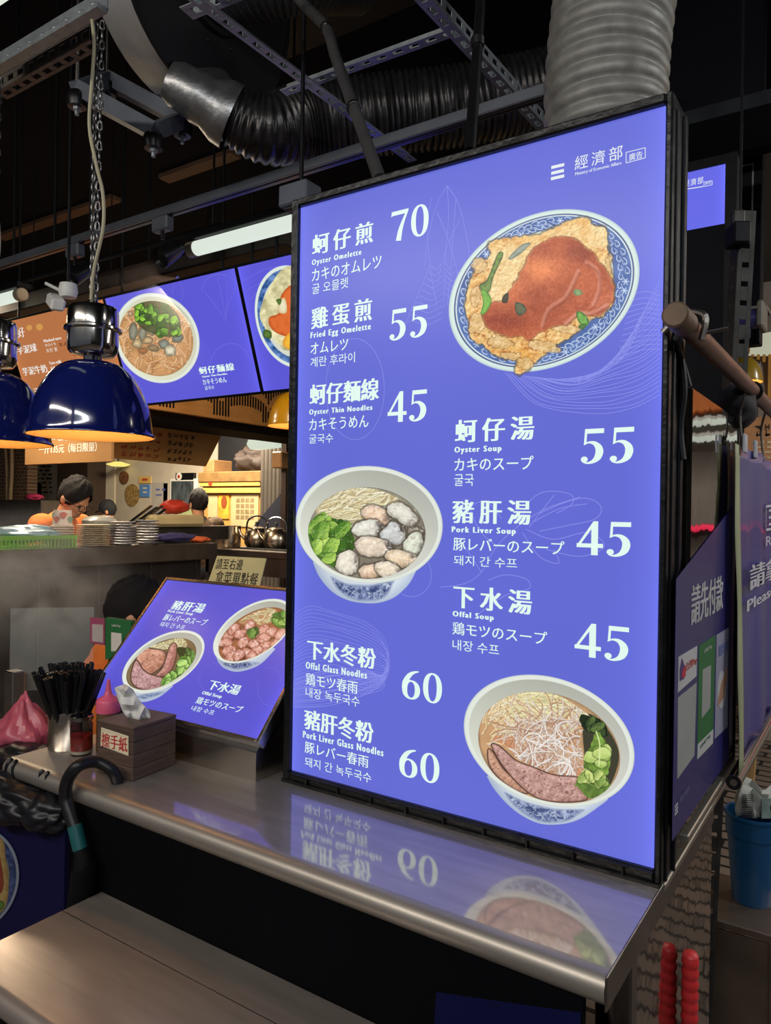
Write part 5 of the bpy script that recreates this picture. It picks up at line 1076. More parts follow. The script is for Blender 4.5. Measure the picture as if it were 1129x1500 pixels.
# tongs, tub, cloths and pots behind and beside the plates
c = at(146, 768, X=KX-0.29); c[2] = KZ
setp(MB().lathe(c, [(0, 0), (0.09, 0), (0.10, 0.13), (0.104, 0.135), (0.104, 0.145), (0.08, 0.165), (0.03, 0.175), (0, 0.175)], n=24).build('clear_tub', mat('clear_tub', (190, 190, 184), 0.2, 0, 0.05, trans=0.5), None, True, 40), 'cloudy plastic tub behind the cream bowls', 'tub')
for k in range(4):
    p = at(205+k*8, 762, X=KX-0.3); p[2] = KZ+0.101; q = at(222+k*8, 741+2*(k % 2), X=KX-0.42)
    setp(MB().beam([KX-0.43, p[1], KZ+0.101+0.012], q, 0.03, 0.012, bev=0.003).build('ladle', BLACKP if k % 2 else CHROME), ['steel ladle leaning behind the first plate stack', 'black ladle handle behind the plates', 'second steel ladle behind the plates', 'black ladle handle farthest along the shelf'][k], 'ladle', 'ladles behind the plates')
c = at(256, 790, X=KX-0.15); c[2] = KZ+0.036; setp(crumple(c, (0.07, 0.16, 0.03), 5, 32, 16, 0.6).build('purple_cloth', mat('purple_cloth', (58, 54, 96), 0.9, 0, 0.2, 20), None, True, 60), 'crumpled purple cloth lying past the plate stacks', 'cloth')
c = at(291, 789, X=KX-0.12); c[2] = KZ+0.021; setp(crumple(c, (0.06, 0.08, 0.02), 6, 24, 12, 0.5).build('orange_cloth', mat('orange_cloth', (206, 96, 50), 0.9, 0, 0.2, 20), None, True, 60), 'small orange cloth beside the purple cloth', 'cloth')
c = np.array([KX-0.42, at(251, 765, X=KX-0.42)[1], KZ+0.16])
setp(MB().box(c[0]-0.10, c[0]+0.10, c[1]-0.22, c[1]+0.22, c[2]-0.06, c[2]+0.02, 0.02).build('food_box', mat('paper_box', (200, 180, 130), 0.6, 0, 0.1), None), 'pale food box behind the shelf ledge', 'box')
c2 = c+[0.0, 0.0, 0.04]; setp(crumple(c2+[0, 0.03, 0.035], (0.09, 0.1, 0.05), 9, 24, 14, 0.3).build('red_bag', mat('red_film', (196, 60, 44), 0.35, 0, 0.15, 12), None, True, 40), 'small red bag on the pale food box', 'bag')
# shelf with pot and kettles
SY = 3.2; sz = at(390, 806, Y=SY)[2]; sxa = at(312, 806, Y=SY)[0]; sxb = at(470, 806, Y=SY)[0]
t = thing('kettle_table', 'steel table with a pot and kettles left of the tall board', 'table', ((sxa+sxb)/2, SY, 0))
MB().box(sxa, sxb, SY-0.12, SY+0.5, sz-0.05, sz, 0.005).build('tabletop', KST, t); MB().box(sxa+0.02, sxb, SY-0.1, SY-0.09, sz-0.2, sz-0.05).build('apron', KST, t)
for x in (sxa+0.04, sxb-0.04):
    for y in (SY-0.08, SY+0.45): MB().box(x-0.02, x+0.02, y-0.02, y+0.02, 0, sz-0.05).build('leg', STEEL_D, t)
POTM = mat('worn_chrome', (206, 190, 166), 0.27, 1.0, 0.1, 6)
c = at(331, 806, Y=SY+0.08); c[2] = sz; dd = (c-CAM)@FWD; r = 21*dd/FPX
t = thing('steel_pot', 'steel stock pot beside the two kettles', 'pot', c)
MB().lathe(c, [(0, 0), (r*0.96, 0), (r, 0.01), (r, 31*dd/FPX), (r*1.04, 31*dd/FPX+0.004), (r*0.97, 31*dd/FPX+0.004), (r*0.96, 0.02), (0, 0.015)], n=32).build('body', POTM, t, True, 40)
for s in (-1, 1): MB().tube(crom([c+[s*r, -0.03, 0.11], c+[s*(r+0.035), -0.02, 0.115], c+[s*(r+0.035), 0.02, 0.115], c+[s*r, 0.03, 0.11]], 5), 0.006, 8).build('handle', POTM, t, True)
for (px, lb) in ((376, 'steel kettle with a raised black knob beside the stock pot'), (404, 'steel kettle with a tall looped handle at the edge of the tall board')):
    c = at(px, 801, Y=SY+0.16); c[2] = sz+0.012; dd = (c-CAM)@FWD; r = 18.5*dd/FPX; t = thing('kettle', lb, 'kettle', c, 'steel kettles')
    MB().lathe(c, [(0, 0), (r*0.8, 0), (r*0.97, r*0.25), (r, r*0.7), (r*0.92, r*1.15), (r*0.7, r*1.4), (r*0.68, r*1.42)], n=32).build('body', POTM, t, True, 40)
    MB().lathe(c+[0, 0, r*1.42], [(r*0.7, 0), (r*0.66, r*0.08), (r*0.3, r*0.2), (0, r*0.22)], n=28).build('lid', POTM, t, True, 40)
    MB().lathe(c+[0, 0, r*1.63], [(0, 0), (r*0.08, 0), (r*0.07, r*0.12), (r*0.16, r*0.2), (r*0.14, r*0.34), (0, r*0.38)], n=14).build('knob', BLACKP, t, True)
    u = unit(np.array([-0.8, -0.5, 0])); MB().tube(crom([c+u*r*0.9+[0, 0, r*0.6], c+u*r*1.25+[0, 0, r*0.95], c+u*r*1.45+[0, 0, r*1.4]], 6), np.linspace(r*0.16, r*0.07, 13), 12).build('spout', POTM, t, True)
    MB().tube(crom([c+u*r*0.85+[0, 0, r*1.25], c+u*r*0.7+[0, 0, r*2.1], c+[0, 0, r*2.45], c-u*r*0.7+[0, 0, r*2.1], c-u*r*0.85+[0, 0, r*1.25]], 8), r*0.07, 8).build('handle', CHROME if px > 390 else BLACKP, t, True)
setp(MB().box(at(362, 803, Y=SY+0.1)[0], sxb-0.01, SY+0.0, SY+0.35, sz, sz+0.011, 0.003).build('black_tray', BLACKP), 'flat black tray under the kettles', 'tray')

# ------------------------------------------------------------------ back wall, notices, hanging signs
WY = 5.3
def wallrect(name, label, cat, px0, py0, px1, py1, material, Y=WY, th=0.02, group=None, gap=0.0):
    a = at(px0, py0, Y=Y); b = at(px1, py1, Y=Y)
    return setp(MB().box(a[0], b[0], Y-th, Y-gap, min(a[2], b[2]), max(a[2], b[2]), 0.002).build(name, material), label, cat, group)
a = at(-20, 0, Y=WY)[0]; b = at(330, 0, Y=WY)[0]; zb = at(100, 790, Y=WY)[2]; zt = at(150, 655, Y=WY)[2]
struct('trim_3', MB().box(a, b, WY-0.012, WY, 0.0, zt).build('trim_3', WALLW))
PAPERW = mat('white_paper', (222, 212, 190), 0.6, 0, 0.05, 8); INK = mat('dark_ink', (40, 36, 34), 0.7, 0, 0.1); WOODD = mat('dark_wood', (62, 48, 40), 0.55, 0, 0.25, 8, 0.05, 30, stretch=(10, 10, 1))
def lines(parent, Y, px0, px1, rows, seed, material, words=3):
    rg = np.random.default_rng(seed); m = MB()
    for (y, h) in rows:
        x = px0
        while x < px1-3:
            w = rg.uniform(3, 9); p = at(x, y, Y=Y); q = at(min(x+w, px1), y+h, Y=Y); m.add([(p[0], Y, p[2]), (q[0], Y, p[2]), (q[0], Y, q[2]), (p[0], Y, q[2])], [(0, 1, 2, 3)]); x += w+rg.uniform(1.5, 5)
    return m.build('menu_lines', material, parent)
def notice(label, px0, py0, px1, py1, material, rows=None, seed=1, ink=INK, x=None):
    Y = WY-0.02; a_ = at(px0, py0, Y=Y); b_ = at(px1, py1, Y=Y); t = thing('wall_notice', label, 'notice', ((a_[0]+b_[0])/2, Y, min(a_[2], b_[2])))
    MB().box(a_[0], b_[0], Y-0.006, Y+0.006, min(a_[2], b_[2]), max(a_[2], b_[2])).build('sheet', material, t)
    if rows: lines(t, Y-0.0075, (x or (px0+4, px1-4))[0], (x or (px0+4, px1-4))[1], rows, seed, ink)
    return t
notice('white wall menu left of the dark wooden pillar', 40, 676, 84, 740, PAPERW, [(682, 2.2), (688, 2.2), (694, 2.2), (700, 2.2), (706, 2.2), (713, 2), (720, 2)], 2, x=(52, 76))
notice('dark red notice over the corner of the left wall menu', 41, 708, 61, 738, mat('dark_red_card', (92, 22, 26), 0.5, 0, 0.1))
notice('white wall menu right of the dark wooden pillar', 132, 672, 168, 745, PAPERW, [(683, 2), (689, 2), (695, 2), (701, 2)], 3, x=(135, 150))
notice('small blue and white notice on the kitchen wall', 205, 710, 219, 728, mat('blue_card', (88, 136, 196), 0.5, 0, 0.1), [(714, 2), (720, 2)], 4, PAPERW); notice('yellow notice above the blue one on the kitchen wall', 204, 698, 221, 708, mat('yellow_card', (214, 178, 100), 0.5, 0, 0.1), [(701, 3)], 5, mat('red_ink', (180, 60, 40), 0.6))
notice('pale grey notice with blue mark near the red strip', 224, 707, 246, 752, mat('grey_card', (176, 172, 164), 0.5, 0, 0.08), [(716, 2.4), (724, 2)], 6, mat('blue_ink', (90, 100, 170), 0.6)); notice('narrow red vertical strip on the kitchen wall', 240, 708, 245.5, 736, mat('red_card', (176, 54, 34), 0.5, 0, 0.1), [(712, 3), (719, 3), (726, 3)], 7, PAPERW, (241.5, 244.5))
for (px, py, rx, ry, lb, mt_) in ((181, 699, 7, 9, 'round brown food photo high on the kitchen wall', mat('brown_food_print', (112, 76, 54), 0.5, 0, 0.5, 14)), (193, 724, 11, 15, 'food photo of pale dumplings on the kitchen wall', mat('pale_food_print', (150, 124, 76), 0.5, 0, 0.6, 22))):
    Y = WY-0.02; c = at(px, py, Y=Y); e = at(px+rx, py, Y=Y)[0]-c[0]; h = c[2]-at(px, py+ry, Y=Y)[2]
    setp(MB().prism([(e*math.cos(q), h*math.sin(q)*(1 if math.sin(q) > 0 else 1.2)) for q in np.linspace(0, 2*math.pi, 25)[:-1]], (c[0], Y, c[2]), (1, 0, 0), (0, 0, 1), (0, 0.008, 0)).build('food_photo', mt_), lb, 'food photo', 'food photos on the kitchen wall')
p0 = at(86, 678, Y=WY-0.3); p1 = at(130, 678, Y=WY-0.3); struct('column_1', MB().box(p0[0], p1[0], WY-0.32, WY-0.02, 0, CEILZ).build('column_1', WOODD)); bpy.data.objects['column_1'].name = 'wooden_pillar'
# brick corner at the far left with pipes and a steel cabinet
def brick_mat():
    m = bpy.data.materials.new('brown_brick'); m.use_nodes = True; N = m.node_tree.nodes; L = m.node_tree.links; b = N['Principled BSDF']; tc = N.new('ShaderNodeTexCoord'); br = N.new('ShaderNodeTexBrick'); br.inputs['Scale'].default_value = 5
    mp = N.new('ShaderNodeMapping'); mp.inputs['Rotation'].default_value = (math.pi/2, 0, 0); L.new(tc.outputs['Object'], mp.inputs['Vector']); L.new(mp.outputs[0], br.inputs['Vector'])
    br.inputs['Color1'].default_value = rgba((112, 82, 58)); br.inputs['Color2'].default_value = rgba((86, 62, 46)); br.inputs['Mortar'].default_value = rgba((150, 134, 112)); L.new(br.outputs['Color'], b.inputs['Base Color']); b.inputs['Roughness'].default_value = 0.8; return m
p0 = at(-40, 700, Y=4.6); p1 = at(40, 700, Y=4.6); struct('wall_brick', MB().box(p0[0], p1[0], 4.6, 4.75, 0, 2.6).build('wall_brick', brick_mat()))
for (px, dx, lb) in ((8, 3, 'pale pipe on the brick corner, left one'), (17, -2, 'pale pipe on the brick corner, right one')):
    p = at(px, 640, Y=4.5); q = at(px+dx, 738, Y=4.5); setp(MB().tube(crom([[p[0], 4.53, 2.6], p, (p+q)/2+[0.02, 0, 0], q, [q[0], 4.53, q[2]-0.5]], 6), 0.028, 10).build('wall_pipe', mat('pipe_tan', (140, 118, 90), 0.5, 0, 0.1), None, True), lb, 'pipe', 'pipes on the brick corner')
p0 = at(-40, 735, Y=4.2); p1 = at(60, 735, Y=4.2); zt = at(20, 732, Y=4.2)[2]; t = thing('steel_cabinet', 'grey steel cabinet below the brick corner at the far left', 'cabinet', ((p0[0]+p1[0])/2, 4.35, 0)); MB().box(p0[0], p1[0], 4.2, 4.55, 0, zt, 0.006).build('body', KST, t); MB().box(p0[0]+0.03, p1[0]-0.03, 4.19, 4.2, 0.1, zt-0.12, 0.004).build('door', STEEL_D, t)
c = at(50, 728, Y=4.32); c[2] = zt+0.04; setp(crumple(c, (0.13, 0.1, 0.045), 4, 24, 12, 0.5).build('pink_bag', mat('pink_film_far', (190, 60, 100), 0.4, 0, 0.1), None, True, 40), 'small pink bag on the grey cabinet behind the bending man', 'bag')
# screen, yellow booth, curtain, lamp and boxes towards the tall board
Y = WY-0.05; a_ = at(252, 705, Y=Y); b_ = at(284, 740, Y=Y); t = thing('wall_screen', 'lit wall screen with a dark grey picture behind the man in the patterned shirt', 'screen', ((a_[0]+b_[0])/2, Y, b_[2]))
MB().box(a_[0]-0.03, b_[0]+0.03, Y-0.01, Y+0.04, b_[2]-0.03, a_[2]+0.03, 0.005).build('frame', WHITEP, t); MB().box(a_[0], b_[0], Y-0.013, Y-0.009, b_[2], a_[2]).build('picture', mat('screen_picture', (70, 78, 82), 0.3, 0, 0.6, 6, stretch=(3, 1, 1)), t); MB().box(a_[0], b_[0], Y-0.013, Y-0.009, b_[2]-0.16, b_[2]-0.05).build('caption_bar', emis('screen_caption', (216, 210, 130), 0.8), t)
a_ = at(262, 693, Y=Y); b_ = at(284, 703, Y=Y); t = thing('round_badge_sign', 'small dark sign with a red and white round badge above the wall screen', 'sign', ((a_[0]+b_[0])/2, Y, b_[2])); MB().box(a_[0]-0.05, b_[0], Y-0.01, Y+0.04, b_[2], a_[2]).build('plate', BLACKP, t); c = at(262, 698, Y=Y-0.014); MB().lathe(c, [(0, 0.001), (0.05, 0.001), (0.05, -0.004)], (0, -1, 0), 18).build('badge', WHITEP, t); MB().lathe(c+[0, -0.003, 0], [(0, 0.002), (0.022, 0.002), (0.022, -0.002)], (0, -1, 0), 14).build('badge_centre', mat('red_card', (176, 54, 34), 0.5), t)
Y = 4.7; a_ = at(297, 692, Y=Y); b_ = at(384, 770, Y=Y); t = thing('yellow_booth', 'warm yellow booth front with posters, behind the kettles', 'booth', ((a_[0]+b_[0])/2, Y+0.2, 0)); BOO = mat('booth_cream', (168, 130, 72), 0.5, 0, 0.12, 6)
MB().box(a_[0], b_[0], Y, Y+0.5, 0, a_[2]-0.12, 0.004).build('body', BOO, t); zc = at(340, 700, Y=Y)[2]
MB().box(a_[0]-0.02, b_[0]+0.02, Y-0.06, Y+0.5, a_[2]-0.12, a_[2], 0.01).build('roof_board', mat('booth_roof', (116, 88, 50), 0.6, 0, 0.3, 9), t)
for k, y in enumerate((708, 718)):
    z = at(340, y, Y=Y)[2]; MB().box(a_[0], b_[0], Y-0.05+0.01*k, Y, z-0.035, z+0.025, 0.005).build('ledge', mat('booth_ledge', (190, 148, 78), 0.5, 0, 0.06), t)
    if k == 0: MB().lathe((at(313, 708, Y=Y)[0], Y-0.052, z), [(0, 0.003), (0.03, 0.003), (0.03, 0)], (0, -1, 0), 14).build('red_badge', mat('red_card', (176, 54, 34), 0.5), t)
def poster(px0, py0, px1, py1, name, material): p = at(px0, py0, Y=Y); q = at(px1, py1, Y=Y); MB().box(p[0], q[0], Y-0.012, Y, q[2], p[2]).build(name, material, t); return p, q
poster(306, 726, 319, 758, 'poster', mat('booth_white', (172, 154, 116), 0.5, 0, 0.1)); poster(321, 725, 336, 760, 'poster', mat('booth_orange', (214, 140, 50), 0.5, 0, 0.3, 12)); p, q = poster(340, 724, 379, 772, 'poster', mat('booth_white', (172, 154, 116), 0.5))
c = at(328, 736, Y=Y-0.014); MB().prism([(0.045*math.cos(w), 0.07*math.sin(w)) for w in np.linspace(0, 2*math.pi, 20)[:-1]], c, (1, 0, 0), (0, 0, 1), (0, 0.002, 0)).build('poster_print', mat('booth_brown', (120, 60, 30), 0.5, 0, 0.2), t)
m = MB()
for i in range(4):
    for j in range(4): w = (q[0]-p[0])/6; h = (p[2]-q[2])/8; m.box(p[0]+w*(1.1+i*1.05), p[0]+w*(1.9+i*1.05), Y-0.014, Y-0.011, p[2]-h*(2+j*1.4), p[2]-h*(1+j*1.4))
m.build('poster_grid', mat('booth_print', (120, 104, 76), 0.6, 0, 0.3, 30), t)
Y = 4.33; t = [at(372, 770, Y=Y), at(430, 700, Y=Y), at(440, 800, Y=Y), at(366, 800, Y=Y)]
MB().prism([(v[0]-t[0][0], v[2]-t[0][2]) for v in t], t[0], (1, 0, 0), (0, 0, 1), (0, 0.036, 0)).build('dark_drape', mat('navy_cloth', (20, 22, 40), 0.9, 0, 0.2)); setp(bpy.data.objects['dark_drape'], 'dark navy drape hanging at a slant behind the kettles', 'drape')
Y = 4.4; m = MB(); a_ = at(384, 690, Y=Y); b_ = at(425, 690, Y=Y)
for k in range(7): x = a_[0]+(b_[0]-a_[0])*(k+0.5)/7; m.cyl((x, Y, 0.0), (x, Y, 2.6), 0.035, 10)
setp(m.build('pipe_screen', mat('grey_pipe', (88, 82, 76), 0.5, 0.3, 0.2, 5), None, True), 'row of grey vertical pipes right of the yellow booth', 'pipes')
Y = 4.0; a_ = at(361, 651, Y=Y); b_ = at(404, 661, Y=Y); t = thing('ceiling_lamp', 'flat white lamp under the dark ceiling left of the tall board', 'lamp', (a_[0], Y, b_[2])); MB().prism([(0, 0), (0.05, -0.05), (b_[0]-a_[0], -0.03), (b_[0]-a_[0], 0.02), (0.02, 0.045)], a_, (1, 0, 0), (0, 0, 1), (0, 0.12, 0)).build('diffuser', emis('flat_lamp', (214, 226, 206), 0.9), t); MB().box(a_[0]+0.02, b_[0], Y, Y+0.14, a_[2]+0.045, a_[2]+0.06).build('housing', BLACKM, t); MB().box(a_[0]+0.05, a_[0]+0.07, Y+0.05, Y+0.07, a_[2]+0.06, CEILZ).build('hanger', BLACKM, t)
c = at(378, 674, Y=4.95); setp(crumple(c, (0.30, 0.2, 0.15), 12, 36, 24, 0.55).build('covered_bundle', mat('brown_cover', (58, 48, 44), 0.7, 0, 0.2, 10), None, True, 40), 'brown covered bundle on top of the yellow booth', 'bundle')
c = at(410, 674, Y=3.9); t = thing('wooden_box', 'tan wooden box fixed on the post beside the tall board', 'box', c); MB().box(c[0]-0.06, c[0]+0.06, c[1]-0.05, c[1]+0.05, c[2]-0.075, c[2]+0.075, 0.01).build('box', mat('tan_box', (160, 120, 76), 0.5, 0, 0.1), t); MB().box(c[0]-0.03, c[0]+0.03, c[1]+0.05, c[1]+0.1, 0, CEILZ).build('post', WOODD, t)
c = at(315, 683, Y=4.9); setp(MB().box(c[0]-0.1, c[0]+0.08, 4.8, 5.1, at(315, 691, Y=4.7)[2], c[2]+0.07, 0.01).build('cardboard_box', mat('cardboard', (150, 112, 72), 0.7, 0, 0.1)), 'small cardboard box on the left end of the yellow booth roof', 'box')
# sloping sign with brushed characters over the kitchen
SX = -4.6
pts = [at(120, 612, X=SX+0.12), at(312, 632, X=SX+0.12), at(302, 684, X=SX-0.05), at(120, 668, X=SX-0.05)]
HP = Plane(pts[3], pts[2]-pts[3], pts[0]-pts[3]); hu = np.linalg.norm(pts[2]-pts[3]); uu = [np.array([(q-HP.o)@HP.ux, (q-HP.o)@HP.uy]) for q in pts]
t = thing('character_sign', 'brown hanging sign with rows of brushed characters over the kitchen', 'sign', pts[3])
SIGNB = mat('sign_tan', (150, 112, 62), 0.6, 0, 0.12, 3)
hv = max(uu[0][1], uu[1][1]); MB().obox(HP.pt(np.array([hu/2, hv/2]), -0.015), HP.ux, HP.uy, HP.n, (hu/2, hv/2, 0.012), 0.003).build('board', SIGNB, t)
SK = mat('sign_black_ink', (34, 26, 20), 0.7, 0, 0.1); SR = mat('sign_red_ink', (140, 52, 32), 0.7, 0, 0.1)
for k, (txt, y) in enumerate(((5, 634), (5, 645), (5, 657), (5, 668))):
    HP.text('characters', marks(5, k), 246, 285-k*2.0, y-1, y+7, SK, t); HP.text('characters', marks(5, k+9), 178, 238-k*2, y-8, y, SR, t)
for f in (0.15, 0.85): s = HP.pt(np.array([hu*f, hv]), -0.02); rods(t, 'hanger', [(s, (s[0], s[1], CEILZ))], 0.008, BLACKM)
# slatted timber fascia
FX = -3.9; y0 = at(178, 600, X=FX)[1]; y1 = at(436, 600, X=FX)[1]; z0 = at(310, 612, X=FX)[2]; z1 = z0+0.42
t = thing('slatted_fascia', 'timber fascia with a black slat pattern under the lit panels', 'fascia', (FX, (y0+y1)/2, z0))
MB().box(FX-0.04, FX, y0, y1, z0, z1, 0.003).build('board', mat('fascia_timber', (178, 122, 62), 0.55, 0, 0.12, 6, stretch=(6, 1, 6)), t)
m = MB(); n = 60
for k in range(n):
    y = y0+(y1-y0)*(k+0.5)/n; u = ((y-y0)/(y1-y0)*3.4+0.3) % 1.0; w_ = 2*u-1; hgt = math.sqrt(max(0, 1-w_*w_))
    m.box(FX, FX+0.005, y-0.006, y+0.006, z0+0.025+0.10*hgt*(abs(w_) < 0.7), z0+0.09+hgt*0.12)
    m.box(FX, FX+0.005, y-0.006, y+0.006, z0+0.14+hgt*0.14, z0+0.40)
m.build('slat_pattern', BLACKP, t)
rods(t, 'hanger', [((FX-0.02, y, z1), (FX-0.02, y, CEILZ)) for y in (y0+0.2, y1-0.2)], 0.008, BLACKM)
p0 = at(205, 604, X=FX-0.25); struct('beam_1', MB().box(FX-0.5, FX-0.1, y0, y1+0.8, z0-0.05, z0+0.02).build('beam_1', BLACK_MATT))
# price board hung under the lamps
Y = 1.75; p = at(37, 630, Y=Y); q = at(163, 676, Y=Y); t = thing('price_board', 'tan hanging board with a white price per catty, under the orange panel', 'sign', ((p[0]+q[0])/2, Y, q[2]))
MB().box(p[0], q[0], Y, Y+0.02, q[2], p[2], 0.002).build('board', mat('tan_board', (170, 128, 82), 0.5, 0, 0.06, 3), t)
DP = Plane((0, Y, 1.5), (1, 0, 0), (0, 0, 1)); WP = mat('white_lettering', (238, 232, 220), 0.6, 0, 0.02)
DP.text('price_line', glyphs('一斤135元（每日限量）', (-0.03, 0.03)), 57, 142, 652.5, 665.5, WP, t, 0.001); DP.text('top_line', marks(4, 21), 61, 105, 634, 648, WP, t, 0.001)
rods(t, 'hanger', [((x, Y+0.01, p[2]), (x, Y+0.01, CEILZ)) for x in (p[0]+0.05, q[0]-0.05)], 0.004, BLACKM)
# ceiling lamp on the far wall
c = at(173, 683, Y=5.1); t = thing('kitchen_lamp', 'bright yellow lamp above the food photos on the kitchen wall', 'lamp', c); MB().lathe(c, [(0, 0.02), (0.09, 0.0), (0.16, 0.025), (0.05, 0.06), (0, 0.065)], n=20).build('shade', emis('yellow_lamp', (250, 226, 120), 1.1), t, True); MB().cyl(c+[0, 0, 0.06], (c[0], c[1], CEILZ), 0.008, 8).build('stem', BLACKM, t)

# ------------------------------------------------------------------ people
SKIN = mat('skin', (196, 142, 108), 0.5, 0, 0.06, 10); HAIR = mat('black_hair', (13, 10, 10), 0.85, 0, 0.4, 60, 0.5, 160, stretch=(1, 1, 0.3)); HAIR2 = mat('dark_brown_hair', (22, 17, 15), 0.85, 0, 0.3, 60, 0.2, 160)
def rotz(v, a): c, s = math.cos(a), math.sin(a); return np.array([c*v[0]-s*v[1], s*v[0]+c*v[1], v[2]])
def person(label, base, face, lean, nod, shirt, trousers, hair, seated=False, cap=None, glasses=False, arms_fwd=0.75, scale=1.0, headturn=0.0):
    """standing or seated figure: +x of the figure is the way it faces"""
    base = np.asarray(base, float); t = thing('person', label, 'person', base)
    def W(v): return base+rotz(np.asarray(v, float)*scale, face)
    hip = 0.46 if seated else 0.92
    P = np.array([0, 0, hip]); cl, sl = math.cos(lean), math.sin(lean)
    def sp(h, x=0.0, y=0.0): return P+np.array([sl*h+cl*x, y, cl*h-sl*x])       # along the bent spine
    def hd(x, y, z): cn, sn = math.cos(nod), math.sin(nod); v = rotz(np.array([x, y, z]), headturn); return sp(0.555)+np.array([cn*v[0]+sn*v[2], v[1], -sn*v[0]+cn*v[2]])
    body = MB(); top = MB(); leg = MB()
    def limb(mb, pts, rs, n=14): mb.tube([W(p) for p in crom(pts, 5)], np.interp(np.linspace(0, len(rs)-1, (len(pts)-1)*5+1), range(len(rs)), rs)*scale, n)
    def torso(mb, g):
        ring = []; prof = [(-0.06, 0.14, 0.10), (0.05, 0.155, 0.105), (0.18, 0.15, 0.105), (0.32, 0.175, 0.115), (0.42, 0.19, 0.11), (0.48, 0.16, 0.085), (0.52, 0.08, 0.065), (0.545, 0.055, 0.055)]
        for h, a, b in prof:
            for k in range(20):
                q = 2*math.pi*k/20; ring.append(W(sp(h, (b+g)*math.cos(q), (a+g)*math.sin(q))))
        m_ = len(prof); mb.add(ring, [(i*20+k, i*20+(k+1) % 20, (i+1)*20+(k+1) % 20, (i+1)*20+k) for i in range(m_-1) for k in range(20)]+[tuple(range(20))[::-1], tuple((m_-1)*20+k for k in range(20))])
    torso(body, 0.0); torso(top, 0.012)
    limb(body, [sp(0.48), sp(0.54), hd(0.0, 0, 0.06)], [0.062, 0.055, 0.055])
    for s in (-1, 1):
        sh = sp(0.475, 0, s*0.185); el = sh+np.array([0.16*arms_fwd, s*0.05, -0.24]); wr = el+np.array([0.22*arms_fwd+0.02, -s*0.06, -0.05-0.12*(1-arms_fwd)])
        limb(body, [sh, (sh+el)/2, el, (el*0.5+wr*0.5), wr], [0.052, 0.047, 0.040, 0.038, 0.027])
        d = unit(wr-el); side = np.array([0, -s, 0.0]); palm = wr+d*0.045
        body.sphere(W(palm), 1.0, 12, 8, np.array([0.045, 0.038, 0.022])*scale)
        for f in range(4):
            o = palm+d*0.035+np.array([0, (f-1.5)*0.019, 0]); L = (0.058, 0.068, 0.064, 0.05)[f]
            limb(body, [o, o+d*L*0.5+[0, 0, -0.006], o+d*L+[0, 0, -0.024]], [0.0095, 0.009, 0.0075], 8)
        o = palm-d*0.005+side*0.03; limb(body, [o, o+d*0.025+side*0.018, o+d*0.055+side*0.022], [0.012, 0.011, 0.009], 8)
        slv = sh+(el-sh)*0.72; limb(top, [sp(0.44, 0, s*0.12), sh, (sh+slv)/2, slv], [0.075, 0.072, 0.066, 0.064])
        hp = P+np.array([0, s*0.09, 0.0])
        if seated: kn = hp+np.array([0.42, s*0.05, 0.02]); an = kn+np.array([-0.03, 0, -0.41])
        else: kn = hp+np.array([0.02, s*0.01, -0.44]); an = hp+np.array([-0.01, s*0.02, -0.86])
        limb(body, [hp, (hp+kn)/2, kn, (kn+an)/2, an], [0.085, 0.072, 0.052, 0.05, 0.034]); limb(leg, [hp+[0, 0, 0.05], (hp+kn)/2, kn, (kn+an)/2, an+[0, 0, 0.02]], [0.105, 0.085, 0.065, 0.06, 0.058])
        body.obox(W(an+[0.055, 0, -0.035]), rotz(np.array([1., 0, 0]), face), rotz(np.array([0, 1., 0]), face), (0, 0, 1), np.array([0.115, 0.042, 0.03])*scale, 0.025*scale)
    leg.sphere(W(P+[0, 0, 0.02]), 1.0, 16, 10, np.array([0.13, 0.17, 0.12])*scale)
    # head: skull, face, jaw, nose, brow, lips, ears
    def ball(mb, c, r, n=20, m_=14):
        vs = []; 
        for i in range(m_+1):
            th = math.pi*i/m_
            for k in range(n): a = 2*math.pi*k/n; vs.append(W(hd(c[0]+r[0]*math.sin(th)*math.cos(a), c[1]+r[1]*math.sin(th)*math.sin(a), c[2]+r[2]*math.cos(th))))
        mb.add(vs, [(i*n+k, (i+1)*n+k, (i+1)*n+(k+1) % n, i*n+(k+1) % n) for i in range(m_) for k in range(n)])
    ball(body, (0.0, 0, 0.135), (0.092, 0.074, 0.10)); ball(body, (0.03, 0, 0.085), (0.062, 0.062, 0.085)); ball(body, (0.06, 0, 0.03), (0.032, 0.04, 0.028)); ball(body, (0.098, 0, 0.085), (0.018, 0.014, 0.024)); ball(body, (0.085, 0, 0.115), (0.012, 0.045, 0.012)); ball(body, (0.084, 0, 0.052), (0.012, 0.026, 0.009))
    for s in (-1, 1): ball(body, (-0.008, s*0.075, 0.095), (0.022, 0.012, 0.033), 12, 8)
    o = body.build('body', SKIN, t, True, 180); r = o.modifiers.new('skin_surface', 'REMESH'); r.mode = 'VOXEL'; r.voxel_size = 0.0075*scale; r.use_smooth_shade = True; s_ = o.modifiers.new('soften', 'SMOOTH'); s_.factor = 0.5; s_.iterations = 3
    o = top.build('shirt', shirt, t, True, 180); r = o.modifiers.new('cloth_surface', 'REMESH'); r.mode = 'VOXEL'; r.voxel_size = 0.011; r.use_smooth_shade = True; s_ = o.modifiers.new('soften', 'SMOOTH'); s_.factor = 0.5; s_.iterations = 4
    o = leg.build('trousers', trousers, t, True, 180); r = o.modifiers.new('cloth_surface', 'REMESH'); r.mode = 'VOXEL'; r.voxel_size = 0.012; r.use_smooth_shade = True
    hm = MB(); rg = np.random.default_rng(5); n, m_ = 40, 22; vs = []
